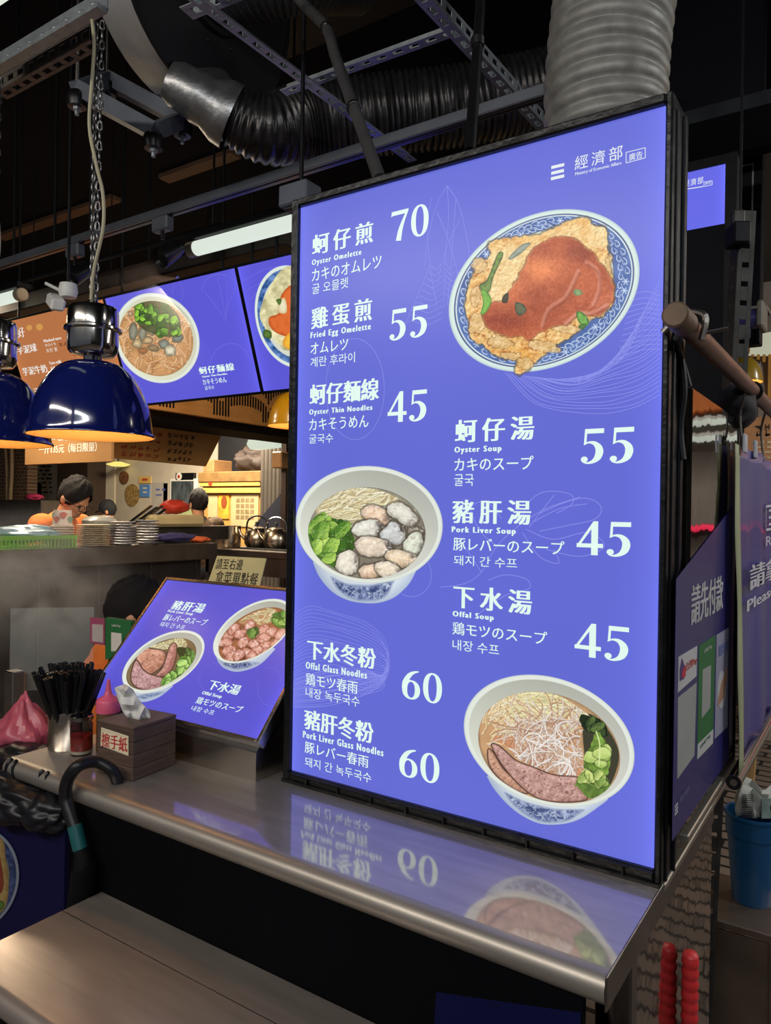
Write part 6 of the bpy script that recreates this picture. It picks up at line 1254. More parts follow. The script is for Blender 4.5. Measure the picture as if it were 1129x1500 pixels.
    for i in range(m_+1):
        th = math.pi*0.80*i/m_
        for k in range(n):
            a = 2*math.pi*k/n; front = max(0, math.cos(a)); lim = math.pi*(0.37+0.46*(1-front)**0.7) if True else th
            side_cut = 1.0-0.18*max(0, 1-abs(math.cos(a))*2.2); th2 = min(th, lim*side_cut); w = 1.03+0.035*math.sin(a*9+th*5)+0.022*rg.normal()
            vs.append(W(hd(-0.004+0.102*w*math.sin(th2)*math.cos(a), 0.084*w*math.sin(th2)*math.sin(a), 0.14+0.112*w*math.cos(th2))))
    hm.add(vs, [(i*n+k, (i+1)*n+k, (i+1)*n+(k+1) % n, i*n+(k+1) % n) for i in range(m_) for k in range(n)])
    if cap is None: hm.build('hair', hair, t, True, 180)
    else:
        hm.build('cap', cap, t, True, 180); b = MB(); b.prism([(0.06, -0.065), (0.12, -0.06), (0.155, -0.03), (0.16, 0.03), (0.12, 0.06), (0.06, 0.065)], W(hd(0, 0, 0.155)), unit(W(hd(1, 0, 0.155-0.25))-W(hd(0, 0, 0.155))), unit(W(hd(0, 1, 0.155))-W(hd(0, 0, 0.155))), W(hd(0, 0, 0.163))-W(hd(0, 0, 0.155))); b.build('cap_peak', cap, t)
    em = mat('dark_eye', (24, 18, 16), 0.2)
    for s in (-1, 1):
        e = MB(); ball(e, (0.086, s*0.031, 0.098), (0.008, 0.013, 0.006), 10, 8); e.build('eye', em, t, True)
    if glasses:
        g = MB()
        for s in (-1, 1):
            g.tube([W(hd(0.108, s*0.034+0.024*math.cos(q), 0.095+0.019*math.sin(q))) for q in np.linspace(0, 2*math.pi, 17)[:-1]], 0.0022, 6, False, True); g.tube([W(hd(0.106, s*0.058, 0.1)), W(hd(0.03, s*0.082, 0.1)), W(hd(-0.02, s*0.086, 0.095))], 0.0022, 6)
        g.tube([W(hd(0.108, -0.01, 0.098)), W(hd(0.112, 0, 0.1)), W(hd(0.108, 0.01, 0.098))], 0.0022, 6); g.build('glasses', BLACKP, t)
    return t
ORANGE = mat('orange_cotton', (226, 118, 44), 0.85, 0, 0.08, 6, 0.05, 25); REDS = mat('red_cotton', (168, 54, 40), 0.85, 0, 0.1, 8); PATT = mat('patterned_cloth', (40, 34, 34), 0.85, 0, 0.3, 22, col2=(104, 78, 50)); JEAN = mat('dark_trousers', (34, 36, 46), 0.85, 0, 0.15, 20)
def stand(px, py_head, d, hh): p = A(px, py_head, d); return p
h = A(112, 724, 4.95)   # middle of the first man's head
f1 = math.atan2(0.35, 1.0)
person('person in an orange shirt and glasses bending over behind the plate stacks', (h[0]-0.335, h[1]-0.09, h[2]-1.665), f1, 0.42, 0.55, ORANGE, JEAN, HAIR, glasses=True, arms_fwd=0.15, scale=1.08)
h = A(164, 742, 9.3); person('person in a red shirt and dark cap far back below the food photos', (h[0]-0.0, h[1], h[2]-1.64), math.radians(215), 0.05, 0.2, REDS, JEAN, HAIR2, cap=mat('dark_cap', (30, 30, 34), 0.8, 0, 0.1), scale=1.0)
h = A(292, 729, 7.0); person('person with short hair and a dark patterned shirt turned towards the wall screen', (h[0], h[1], h[2]-1.64), math.radians(160), 0.03, 0.05, PATT, JEAN, HAIR2)
h = A(203, 900, 2.75); person('person with black hair and an orange shirt sitting low behind the sloping sign', (h[0]-0.10, h[1]-0.17, h[2]-1.10), math.radians(150)-math.pi*0.5, 0.25, 0.35, ORANGE, JEAN, HAIR, seated=True)
c = WL[bpy.data.objects['person.003']] if 'person.003' in bpy.data.objects else None
# ------------------------------------------------------------------ things on and around the counter
p_seat = WL[bpy.data.objects['person.003']]
t = thing('stool', 'plastic stool under the person sitting behind the sloping sign', 'stool', (p_seat[0], p_seat[1], 0)); sh_ = p_seat[2]+0.32
MB().lathe((p_seat[0], p_seat[1], max(sh_-0.03, 0.05)), [(0, 0), (0.15, 0), (0.155, 0.01), (0.15, 0.03), (0, 0.035)], n=24).build('seat', mat('red_stool', (150, 40, 36), 0.4, 0, 0.1), t, True)
for k in range(4):
    a = math.pi/4+k*math.pi/2; MB().tube([(p_seat[0]+0.11*math.cos(a), p_seat[1]+0.11*math.sin(a), sh_-0.03), (p_seat[0]+0.16*math.cos(a), p_seat[1]+0.16*math.sin(a), 0)], 0.014, 8).build('leg', mat('red_stool', (150, 40, 36), 0.4), t)
# tissue box
b0 = at(194, 1145, Z=CZ); bl = at(147, 1129, Z=CZ); br_ = at(257, 1120, Z=CZ); ux = unit(br_-b0); uy = unit(bl-b0); ux = unit(ux); uy = unit(uy-ux*(uy@ux)); lx = np.linalg.norm(br_-b0); ly = np.linalg.norm(bl-b0)
hz = ((1145-1067)*((b0-CAM)@FWD)/FPX); cb = b0+ux*lx/2+uy*ly/2
t = thing('tissue_box', 'dark wooden tissue box with a red lettered label on the counter', 'tissue box', cb)
BOXW = mat('walnut_planks', (84, 66, 56), 0.5, 0, 0.25, 8, 0.08, 30, stretch=(2, 2, 14))
m = MB(); n = 4
for k in range(n): m.obox(cb+[0, 0, hz*(k+0.5)/n*0.96], ux, uy, (0, 0, 1), (lx/2, ly/2, hz*0.96/n/2-0.0006), 0.0015)
m.obox(cb+[0, 0, hz*0.48], ux, uy, (0, 0, 1), (lx/2-0.002, ly/2-0.002, hz*0.47)); m.build('body', BOXW, t)
m = MB()
for s in (-1, 1): m.obox(cb+[0, 0, hz*0.98]+ux*s*lx*0.30, ux, uy, (0, 0, 1), (lx*0.205, ly/2+0.001, hz*0.03), 0.0015); m.obox(cb+[0, 0, hz*0.98]+uy*s*ly*0.34, ux, uy, (0, 0, 1), (lx*0.11, ly*0.165, hz*0.03), 0.0015)
m.build('lid', BOXW, t)
LP = Plane(b0, -uy, (0, 0, 1)); q = [LP.px(149, 1065), LP.px(189, 1078), LP.px(189, 1107), LP.px(148, 1092)]
link_mesh('label', LP.pt(np.array(q), 0.0016), [(0, 1, 2, 3)], mat('label_cream', (226, 214, 184), 0.6, 0, 0.05), t); REDI = mat('label_red', (190, 30, 34), 0.6, 0, 0.05)
LP.text('label_writing', glyphs('擦手紙', (-0.02, 0.02)), 150, 187.5, 1072, 1093, REDI, t, 0.0022); LP.ribbon('label_frame', [[(150, 1068), (188, 1080)], [(188, 1080), (188, 1105)], [(188, 1105), (149.5, 1091)], [(149.5, 1091), (150, 1068)]], 0.0006, mat('label_gold', (190, 160, 90), 0.6), t, 0.0021)
tp_ = cb+[0, 0, hz]; d_ = (tp_-CAM)@FWD; s_ = d_/FPX
from mathutils.geometry import delaunay_2d_cdt
d0_ = d_; out = [(168, 1007), (176, 1004), (183, 1003), (190, 1006), (195, 1010), (200, 1019), (206, 1028), (213, 1035), (219, 1042), (221, 1051), (214, 1056), (203, 1057), (192, 1055), (184, 1049), (179, 1040), (176, 1031), (172, 1022)]
inn = [(176, 1012, 0.010), (184, 1012, -0.010), (181, 1021, 0.006), (190, 1021, 0.012), (186, 1032, -0.012), (195, 1033, -0.004), (192, 1042, 0.010), (201, 1038, 0.012), (206, 1047, -0.010), (198, 1049, 0.004), (212, 1046, 0.008)]
rg = np.random.default_rng(2); P2 = [(a, b, 0.008*(-1)**k) for k, (a, b) in enumerate(out)]+inn
r_ = delaunay_2d_cdt([Vector((a, b)) for a, b, _ in P2], [(k, (k+1) % len(out)) for k in range(len(out))], [], 2, 1e-4)
V = [A(a, b, d0_-0.004+c) for a, b, c in P2]; o = link_mesh('tissue', np.array(V), [tuple(f) for f in r_[2]], mat('tissue_paper', (214, 212, 208), 0.9, 0, 0.02), t, True, 30); solid(o, 0.0015)
# chili jar
c = at(119, 1104, Z=CZ); s_ = ((c-CAM)@FWD)/FPX; r = 15.5*s_; H = 56*s_
t = thing('chili_jar', 'small glass jar of red chili with a metal lid beside the steel cup', 'jar', c)
GLASS = mat('clear_glass', (240, 244, 240), 0.03, 0, 0.01, trans=1.0, ior=1.45)
MB().lathe(c, [(0, 0.002), (r*0.9, 0.0), (r, 0.006), (r, H*0.78), (r*0.86, H*0.86), (r*0.86, H*0.93)], n=28).build('glass', GLASS, t, True, 50)
MB().lathe(c, [(0, 0.004), (r*0.9, 0.004), (r*0.93, 0.01), (r*0.93, H*0.12), (0, H*0.12)], n=24).build('jar_base', mat('pale_oil', (206, 190, 170), 0.3), t, True, 40)
MB().lathe(c, [(0, H*0.13), (r*0.93, H*0.13), (r*0.93, H*0.50), (r*0.6, H*0.54), (0, H*0.52)], n=24).build('chili', mat('chili_red', (150, 26, 18), 0.4, 0, 0.5, 90, 0.3, 120), t, True, 40)
MB().lathe(c, [(r*0.9, H*0.9), (r*1.02, H*0.9), (r*1.02, H*1.0), (r*0.95, H*1.02), (0, H*1.02)], n=28).build('lid', CHROME, t, True, 40)
# squeeze bottle
c = at(149, 1108, Z=CZ); c = c+unit(np.array([FWD[0], FWD[1], 0]))*0.035; s_ = ((c-CAM)@FWD)/FPX; r = 16*s_
t = thing('squeeze_bottle', 'sauce squeeze bottle with a pink pointed cap behind the tissue box', 'bottle', c)
MB().lathe(c, [(0, 0), (r*0.95, 0), (r, 0.005), (r, 0.098), (r*0.85, 0.105)], n=26).build('bottle', mat('amber_bottle', (120, 92, 60), 0.25, 0, 0.1, trans=0.4), t, True, 45)
MB().lathe(c+[0, 0, 0.094], [(r*1.06, 0), (r*1.08, 0.004), (r*1.06, 0.026), (r*0.95, 0.03), (r*0.40, 0.038), (r*0.26, 0.05), (r*0.14, 0.072), (r*0.1, 0.075), (0, 0.076)], n=26).build('cap', mat('pink_plastic', (216, 92, 124), 0.4, 0, 0.05), t, True, 45)
# steel cup of straws
c = at(101, 1094, Z=CZ); s_ = ((c-CAM)@FWD)/FPX; r = 29*s_; H = 55*s_
cupc = c.copy(); setp(MB().lathe(c, [(0, 0.001), (r*0.96, 0), (r, 0.004), (r, H), (r*1.02, H+0.001), (r*0.97, H+0.002), (r*0.96, 0.006), (0, 0.005)], n=36).build('steel_cup', STEEL, None, True, 40, c), 'steel cup full of black straws at the left end of the counter', 'cup')
rg = np.random.default_rng(8); first = None
for k in range(88):
    a = rg.uniform(0, 2*math.pi); rr_ = r*0.9*math.sqrt(rg.uniform(0, 1)); L = rg.uniform(0.172, 0.192); tilt_ = 0.03+0.36*rr_/r
    d = np.array([math.cos(a)*math.sin(tilt_), math.sin(a)*math.sin(tilt_), math.cos(tilt_)]); o_ = c+np.array([math.cos(a)*rr_*0.45, math.sin(a)*rr_*0.45, 0.008])
    if first is None:
        m = MB(); m.lathe((0, 0, 0), [(0.0, 0), (0.0056, 0), (0.0056, 0.18), (0.0042, 0.18), (0.0042, 0.16), (0, 0.16)], n=8); first = m.build('black_straw', BLACKP, None, True, 40, (0, 0, 0)); o = first
    else: o = first.copy(); COL.objects.link(o)
    o.location = o_; o.rotation_mode = 'QUATERNION'; o.rotation_quaternion = Vector((0, 0, 1)).rotation_difference(Vector(d)); o.scale = (1, 1, L/0.18)
    setp(o, 'black straw standing in the steel cup', 'straw', 'black straws in the steel cup')
# umbrella hooked over the counter edge
ed = cyf-0.018
K = [at(167, 1153, Y=cyf+0.065), at(172, 1146, Y=cyf+0.062), at(163, 1128, Y=cyf+0.05), at(140, 1116, Y=cyf+0.03), at(115, 1122, Y=cyf-0.01), at(99, 1143, Y=ed), at(96, 1168, Y=ed), at(103, 1192, Y=ed), at(110, 1212, Y=ed)]
t = thing('umbrella', 'folded black umbrella hooked by its curved handle over the counter edge', 'umbrella', K[-1])
P = crom(K, 8); m = MB(); m.tube(P, np.interp(np.linspace(0, 1, len(P)), [0, 0.04, 0.5, 1], [0.0105, 0.0120, 0.0125, 0.0135]), 16); m.build('handle', mat('rubber_black', (18, 18, 20), 0.45, 0, 0.15, 20), t, True)
d = unit(at(119, 1250, Y=ed)-K[-1]); e1 = K[-1]+d*0.045; MB().cyl(K[-1]-d*0.005, e1, 0.0145, 20).build('collar', mat('teal_plastic', (24, 84, 84), 0.45, 0, 0.1), t, True)
e2 = e1+d*0.07+np.array([-0.022, 0, 0]); e3 = np.array([e2[0]-0.10, e2[1]-0.01, 0.12]); m = MB(); Pn = [e1, e1+d*0.03, e2, (e2*0.6+e3*0.4), e3]; m.tube(crom(Pn, 8), np.interp(np.linspace(0, 1, 33), [0, 0.1, 0.3, 0.6, 1], [0.013, 0.016, 0.024, 0.024, 0.008]), 14); m.build('canopy', mat('umbrella_cloth', (7, 7, 10), 0.8, 0, 0.3, 20, 0.3, 40, spec=0.2), t, True)
# bags at the left end
c = A(34, 1078, 2.02); z_ = 0.815
tb = thing('side_crate', 'black crate carrying the bags at the left end of the counter', 'crate', (c[0]-0.02, c[1], 0)); MB().box(c[0]-0.16, c[0]+0.10, c[1]-0.10, c[1]+0.16, 0.0, z_, 0.01).build('crate', BLACKP, tb)
setp(crumple([c[0], c[1], z_+0.075], (0.085, 0.075, 0.082), 21, 48, 32, 0.45).build('pink_plastic_bag', mat('pink_film', (196, 92, 112), 0.35, 0, 0.1, 9, trans=0.2), None, True, 25), 'pink plastic bag knotted to a point at the left end of the counter', 'plastic bag')
bo = bpy.data.objects['pink_plastic_bag']
for v in bo.data.vertices:
    h_ = v.co.z/0.17
    if h_ > 0.55: k = max(0.25, 1-(h_-0.55)*1.5); v.co.x *= k; v.co.y *= k; v.co.z += (h_-0.55)*0.03
FILM = mat('black_film', (16, 16, 22), 0.42, 0, 0.3, 20, 0.15, 26)
for k, (px, py, d, rad, lb) in enumerate(((36, 1106, 1.9, (0.10, 0.06, 0.026), 'crumpled dark bag lying below the pink bag'), (14, 1168, 1.66, (0.12, 0.055, 0.05), 'black plastic bag hanging below the left end of the counter'), (66, 1186, 1.60, (0.075, 0.045, 0.04), 'black plastic bag hanging below the counter near the umbrella'))):
    c = A(px, py, d); o = setp(crumple(c, rad, 30+k, 60, 40, 0.5).build('black_plastic_bag', FILM, None, True, 50), lb, 'plastic bag', 'black bags at the counter end')
    if k:
        for s_ in (-0.02, 0.02): MB().tube(crom([c+[s_, 0.0, rad[2]*0.6], (c[0]+s_*0.6, (c[1]+cyf)/2, CZ-0.01), (c[0]+s_*0.5, cyf+0.012, CZ+0.003)], 6), 0.004, 6).build('strap', FILM, o, True)
# printed front with the plate picture, below the bags
fx0 = at(-90, 1290, Y=RY)[0]; t = thing('front_poster', 'navy poster with a plate picture at the left end under the counter', 'poster', (fx0+0.2, RY, 0.4)); a_ = at(75, 1210, Y=RY)
MB().box(fx0, a_[0]+0.05, RY, RY+0.01, 0.30, 0.86).build('sheet', mat('poster_blue', (20, 19, 58), 0.5, 0, 0.08, spec=0.15), t)
FPn = Plane((0, RY, 0.5), (1, 0, 0), (0, 0, 1)); paint_poster_plate((20, 19, 58)).build('plate_picture', FPn, print_mat('matt_print', 0, 0.5), t, 0.002)
# handwritten card, QR sign, glass screen
pts = [at(318, 814, Y=0.29), at(390, 818, Y=0.29), at(379, 862, Y=0.265), at(303, 857, Y=0.265)]
t = thing('handwritten_card', 'pale yellow handwritten card behind the top edge of the sloping sign', 'card', (pts[2]+pts[3])/2)
NP = Plane(pts[3], pts[2]-pts[3], pts[0]-pts[3]); uv = np.array([[(q-NP.o)@NP.ux, (q-NP.o)@NP.uy] for q in pts]); uv = np.vstack([uv, [[uv[2][0]-0.003, -0.06], [0.003, -0.06]]])[[5, 4, 2, 1, 0, 3]]
V = np.vstack([NP.pt(uv, 0.0), NP.pt(uv, -0.003)]); link_mesh('card', V, [tuple(range(6)), tuple(range(11, 5, -1))]+[(i, i+6, (i+1) % 6+6, (i+1) % 6) for i in range(6)], mat('yellow_card_paper', (188, 182, 134), 0.7, 0, 0.04), t)
PEN = mat('marker_ink', (26, 24, 20), 0.7, 0, 0.1); NP.text('writing', glyphs('請至右邊', (-0.01, 0.01), 1.05), 317, 356, 818, 833.5, PEN, t, 0.0008); NP.text('writing', glyphs('拿菜單點餐', (-0.01, 0.01), 1.05), 316, 378, 836, 856, PEN, t, 0.0008)
c0 = at(133, 905, d=2.28); t = thing('payment_stand', 'upright payment sign with a green and a pink card beside the sloping sign', 'sign', A(165, 968, 2.28))
def qplane(px0, py0, px1, py1, d0, d1):
    a = A(px0, py0, d0); b = A(px1, py1, d1); b[2] = a[2]; return Plane(a, b-a, (0, 0, 1))
QP = qplane(133, 905, 192, 908, 2.28, 2.24)
def quad(plane, pts, name, material, parent, lift, th=0.003):
    uv = np.array([plane.px(*p) for p in pts]); V = np.vstack([plane.pt(uv, lift), plane.pt(uv, lift-th)]); n = len(pts)
    return link_mesh(name, V, [tuple(range(n)), tuple(range(2*n-1, n-1, -1))]+[(i, i+n, (i+1) % n+n, (i+1) % n) for i in range(n)], material, parent)
GRN = mat('card_green', (38, 104, 56), 0.45, 0, 0.06); PNK = mat('card_pink', (150, 70, 100), 0.5, 0, 0.06)
quad(QP, [(154, 905), (192, 910), (192, 961), (154, 966)], 'green_card', GRN, t, 0.0, 0.02); quad(QP, [(133, 904), (154, 906), (154, 945), (133, 942)], 'pink_card', PNK, t, 0.003)
quad(QP, [(163, 926), (178, 928), (178, 954), (163, 954)], 'white_panel', mat('card_white', (206, 206, 196), 0.5), t, 0.001, 0.001); quad(QP, [(136, 914), (152, 915), (152, 941), (136, 939)], 'pale_panel', mat('card_grey', (176, 170, 168), 0.5), t, 0.004, 0.001)
QP.text('card_mark', glyphs('LINE Pay', (-0.03, 0.03)), 164, 177, 914.5, 918.5, mat('card_white', (206, 206, 196), 0.5), t, 0.0015)
a = A(160, 966, 2.285); MB().box(a[0]-0.015, a[0]+0.015, a[1]+0.005, a[1]+0.03, 0.0, a[2]+0.1, 0.003).build('stand_post', BLACKP, t)
g0 = A(14, 1012, 2.30); g1 = A(136, 1010, 2.36); g1[2] = g0[2]; zt_ = A(14, 891, 2.30)[2]; t = thing('glass_screen', 'clear glass splash screen in a steel post at the left behind the straws', 'glass screen', g0)
n_ = unit(np.cross(g1-g0, (0, 0, 1))); V = [g0, g1, [g1[0], g1[1], zt_], [g0[0], g0[1], zt_]]; V = [np.array(v) for v in V]; V2 = [v+n_*0.006 for v in V]
link_mesh('pane', np.array(V+V2), [(0, 1, 2, 3), (7, 6, 5, 4), (0, 4, 5, 1), (1, 5, 6, 2), (2, 6, 7, 3), (3, 7, 4, 0)], mat('screen_glass', (210, 220, 216), 0.04, 0, 0.02, alpha=0.12), t)
pc = A(24, 1030, 2.27); MB().box(pc[0]-0.035, pc[0]+0.012, pc[1]-0.02, pc[1]+0.02, 0.80, A(24, 983, 2.27)[2], 0.003).build('post', STEEL, t); MB().box(pc[0]-0.1, pc[0]+0.12, pc[1]-0.09, pc[1]+0.1, A(24, 1062, 2.27)[2]-0.04, A(24, 1062, 2.27)[2], 0.004).build('foot', STEEL, t)
MB().box(pc[0]-0.08, pc[0]+0.1, pc[1]-0.07, pc[1]+0.08, 0.0, A(24, 1062, 2.27)[2]-0.04).build('pedestal', BLACKM, t)
# steam over the pots behind
def steam_mat():
    m = bpy.data.materials.new('steam'); m.use_nodes = True; N = m.node_tree.nodes; L = m.node_tree.links; N.remove(N['Principled BSDF'])
    v = N.new('ShaderNodeVolumePrincipled'); v.inputs['Color'].default_value = (0.95, 0.93, 0.9, 1); v.inputs['Anisotropy'].default_value = 0.2; tc = N.new('ShaderNodeTexCoord'); nz = N.new('ShaderNodeTexNoise'); nz.inputs['Scale'].default_value = 5.5; nz.inputs['Detail'].default_value = 6; nz.inputs['Distortion'].default_value = 0.6
    L.new(tc.outputs['Object'], nz.inputs['Vector']); mr = N.new('ShaderNodeMapRange'); mr.inputs['From Min'].default_value = 0.42; mr.inputs['From Max'].default_value = 0.75; mr.inputs['To Max'].default_value = 11.0; L.new(nz.outputs['Fac'], mr.inputs['Value'])
    g = N.new('ShaderNodeTexGradient'); g.gradient_type = 'QUADRATIC_SPHERE'; mp = N.new('ShaderNodeMapping'); mp.inputs['Location'].default_value = (-1, -1, -1); mp.inputs['Scale'].default_value = (2, 2, 2); L.new(tc.outputs['Generated'], mp.inputs['Vector']); L.new(mp.outputs[0], g.inputs['Vector'])
    mu = N.new('ShaderNodeMath'); mu.operation = 'MULTIPLY'; L.new(mr.outputs[0], mu.inputs[0]); L.new(g.outputs['Fac'], mu.inputs[1]); mu2 = N.new('ShaderNodeMath'); mu2.operation = 'MULTIPLY'; mu2.inputs[1].default_value = 1.6; L.new(mu.outputs[0], mu2.inputs[0]); L.new(mu2.outputs[0], v.inputs['Density']); L.new(v.outputs[0], N['Material Output'].inputs['Volume']); return m
c = A(45, 850, 3.05); setp(MB().sphere(c, 1.0, 24, 16, (0.6, 0.42, 0.36)).build('steam', steam_mat()), 'warm steam drifting in front of the serving counter', 'steam', None, 'stuff')
c = A(20, 1000, 3.2); tz = c[2]-0.1; t = thing('soup_pot', 'large steaming pot behind the glass screen', 'pot', (c[0], c[1], 0)); MB().lathe((c[0], c[1], 0.0), [(0.3, 0), (0.3, tz-0.25), (0, tz-0.25)], n=24).build('stove', BLACKM, t); MB().lathe((c[0], c[1], tz-0.25), [(0, 0), (0.24, 0), (0.25, 0.01), (0.25, 0.24), (0.262, 0.25), (0.245, 0.25), (0.24, 0.02), (0, 0.02)], n=32).build('pot', STEEL_D, t, True, 40)
# ------------------------------------------------------------------ right side of the stall
SXP = FR+0.010
t = thing('stall_side', 'steel side of the stall beside the tall board, with a navy payment poster', 'stall side', (SXP-0.02, 0.3, 0.93))
ztop = at(1000, 556, X=SXP)[2]; ye = at(1078, 800, X=SXP)[1]; zbot = at(1000, 1222, X=SXP)[2]
MB().box(SXP-0.03, SXP, 0.112, ye, zbot+0.004, ztop, 0.003).build('steel_sheet', MIRROR, t)
MB().box(SXP-0.03, SXP+0.002, ye, ye+0.02, zbot-0.05, ztop-0.02, 0.002).build('corner_post', BLACKM, t)
RP = Plane((SXP, 0.3, 1.2), (0, 1, 0), (0, 0, 1))
POSTN = mat('payment_poster_navy', (44, 42, 104), 0.35, 0, 0.06, 4, coat=0.15)
def rq(pts, name, material, lift, th=0.0006): return quad(RP, pts, name, material, t, lift, th)
rq([(989, 848), (1072, 742), (1066, 1112), (983, 1232)], 'poster', POSTN, 0.0015)
GREYW = mat('poster_grey_white', (186, 186, 188), 0.4, 0, 0.05)
RP.text('heading', glyphs('請先付款', SONG), 1010, 1057, 858, 917, GREYW, t, 0.0022)
rq([(992, 962), (1019, 946), (1018, 990), (991, 1014)], 'card_top', GREYW, 0.0022); rq([(991, 1022), (1018, 1000), (1015, 1106), (990, 1141)], 'card_panel', mat('card_pale', (150, 152, 150), 0.5, 0, 0.05), 0.0022)
rq([(1022, 946), (1046, 930), (1042, 1090), (1019, 1113)], 'green_card', mat('card_green', (44, 128, 62), 0.45), 0.0022); rq([(1019.5, 1090), (1042.5, 1068), (1042, 1088), (1019, 1112)], 'card_foot', GREYW, 0.0026); rq([(1027, 981), (1039, 974), (1038, 1036), (1025.5, 1052)], 'card_panel', mat('card_pale', (150, 152, 150), 0.5), 0.0026)
rq([(1048, 930), (1066, 919), (1064, 1064), (1045, 1082)], 'grey_card', mat('card_lilac', (140, 140, 160), 0.5, 0, 0.05), 0.0022)
RP.text('card_mark', glyphs('台灣Pay', (-0.03, 0.03)), 1002, 1018, 971, 985, mat('red_ink', (180, 60, 40), 0.6), t, 0.003); RP.text('card_mark', glyphs('LINE Pay', (-0.03, 0.03)), 1029, 1040, 951, 958, GREYW, t, 0.003); RP.text('card_mark', glyphs('現金支付', (-0.01, 0.01)), 1050, 1064, 946, 963, mat('blue_ink', (90, 100, 170), 0.6), t, 0.003); RP.text('card_mark', glyphs('LINE Pay', (-0.03, 0.03)), 1023, 1038, 1092, 1098, mat('card_green', (44, 128, 62), 0.45), t, 0.003)
rq([(993, 980), (996, 964), (1001, 978), (999, 994), (993, 997)], 'card_logo', mat('logo_purple', (80, 60, 110), 0.5), 0.003); rq([(996, 984), (1001, 974), (1001, 990), (996, 993)], 'card_logo', mat('logo_red', (190, 40, 60), 0.5), 0.0034)
rq([(1050+6*math.cos(k*0.5236)+5, 1010+28*math.sin(k*0.5236)-4*math.cos(k*0.5236)) for k in range(12)], 'coin_picture', GREYW, 0.0026); rq([(1050, 1022), (1054, 1000), (1058, 990), (1062, 976), (1063, 990), (1060, 1006), (1058, 1020), (1052, 1030), (1049, 1034)], 'hand_picture', mat('hand_print', (170, 128, 104), 0.5, 0, 0.1), 0.003)
for k in range(3): rq([(986.5, 1181+k*5.5), (990.5, 1175+k*5.5), (990.5, 1177.5+k*5.5), (986.5, 1183.5+k*5.5)], 'emblem', GREYW, 0.0024)
RP.text('ministry_name', glyphs('經濟部'), 993, 1007, 1168, 1177, mat('poster_faint', (110, 110, 150), 0.5), t, 0.0024)
for (zz, nm) in ((zbot-0.006, 'upper_rail'), (CZ+0.002, 'lower_rail')):
    MB().box((SXP if nm == 'upper_rail' else cxr)-0.01, (SXP if nm == 'upper_rail' else cxr)+0.006, 0.105 if nm == 'upper_rail' else 0.0, ye, zz-0.012, zz, 0.002).build(nm, mat('rail_steel', (176, 172, 160), 0.35, 0.9, 0.1, 12), t)
MB().box(SXP-0.035, SXP-0.028, 0.112, ye, CZ, zbot).build('lower_sheet', MIRROR, t)
# steel pipe with its cap, clamp and the cloth bundle
px_ = SXP+0.022; pz = at(988, 460, X=px_)[2]; y0 = at(988, 460, X=px_)[1]
t = thing('steel_pipe', 'rusty brown steel pipe running back from the corner of the tall board', 'pipe', (px_, 0.5, pz))
PIPE = mat('rusty_pipe', (120, 94, 82), 0.34, 0.7, 0.3, 14, 0.05, 40)
MB().cyl((px_, y0+0.055, pz), (px_, 2.6, pz), 0.0155, 24).build('tube', PIPE, t, True); MB().cyl((px_, y0, pz), (px_, y0+0.065, pz), 0.0185, 24).build('socket', mat('pipe_end', (104, 84, 66), 0.55, 0.3, 0.25, 20), t, True)
m = MB(); m.tube(crom([(px_+0.018, y0+0.09, pz-0.02), (px_+0.022, y0+0.09, pz+0.015), (px_-0.01, y0+0.1, pz+0.025), (px_-0.04, y0+0.1, pz-0.0)], 6), 0.005, 8); m.cyl((px_+0.02, y0+0.10, pz-0.008), (px_+0.048, y0+0.12, pz+0.0), 0.003, 8); m.build('clamp', STEEL_D, t)
m = MB(); m.tube(crom([(FR+0.004, 0.05, pz-0.03), (FR+0.008, 0.055, pz-0.08), (FR+0.002, 0.06, pz-0.14), (FR+0.007, 0.06, pz-0.19)], 6), 0.006, 8); m.tube(crom([(px_-0.02, y0+0.1, pz-0.01), (FR+0.004, 0.06, pz-0.03), (FR+0.012, 0.075, pz-0.07)], 6), 0.005, 8); m.build('bracket', BLACKM, t)
c = at(1078, 596, X=px_-0.03); setp(crumple(c, (0.04, 0.075, 0.05), 14, 30, 20, 0.3).build('black_bundle', mat('black_cloth', (18, 19, 24), 0.8, 0, 0.3, 20), None, True, 40), 'black cloth bundle tied below the steel pipe', 'bundle')
m = MB(); m.tube([(px_+0.019*math.cos(q), c[1]+0.02, pz+0.019*math.sin(q)) for q in np.linspace(0, 2*math.pi, 17)[:-1]], 0.004, 6, False, True); m.tube([(px_, c[1]+0.02, pz-0.018), (px_-0.02, c[1]+0.01, c[2]+0.02)], 0.004, 6); setp(m.build('cable_tie', BLACKP), 'black tie holding the cloth bundle to the pipe', 'cable tie')
# banner
bX = px_-0.002; ya = at(1085, 700, X=bX)[1]; yb = 1.65; zt = at(1086, 652, X=bX)[2]; zb = at(1084, 1118, X=bX)[2]
t = thing('side_banner', 'dark purple hanging banner with white lettering at the right edge', 'banner', (bX, (ya+yb)/2, zb))
G = []
for i in range(26):
    row = []
    for j in range(40):
        u = i/25; y = ya+(yb-ya)*j/39; z = zb+(zt-zb)*u
        row.append((bX+0.008*math.sin(y*17+u*1.5)*(1-0.3*u)+0.004*math.sin(y*41+u*3), y, z-0.02*(1-u)*0+0.0))
    G.append(row)
m = MB(); m.grid(G); o = m.build('cloth', mat('banner_purple', (74, 70, 128), 0.38, 0, 0.1, 5, coat=0.2), t, True, 180); solid(o, 0.0012, 0)
m = MB(); G2 = [[(G[i][0][0]+0.0015, ya-0.05+(0.006*math.sin(i*0.6)), G[i][0][2]), (G[i][0][0]+0.001, ya+0.012, G[i][0][2])] for i in range(26)]; m.grid(G2); o = m.build('hem', mat('banner_hem', (150, 154, 120), 0.6, 0, 0.1, 8), t, True, 180); solid(o, 0.0012, 0)
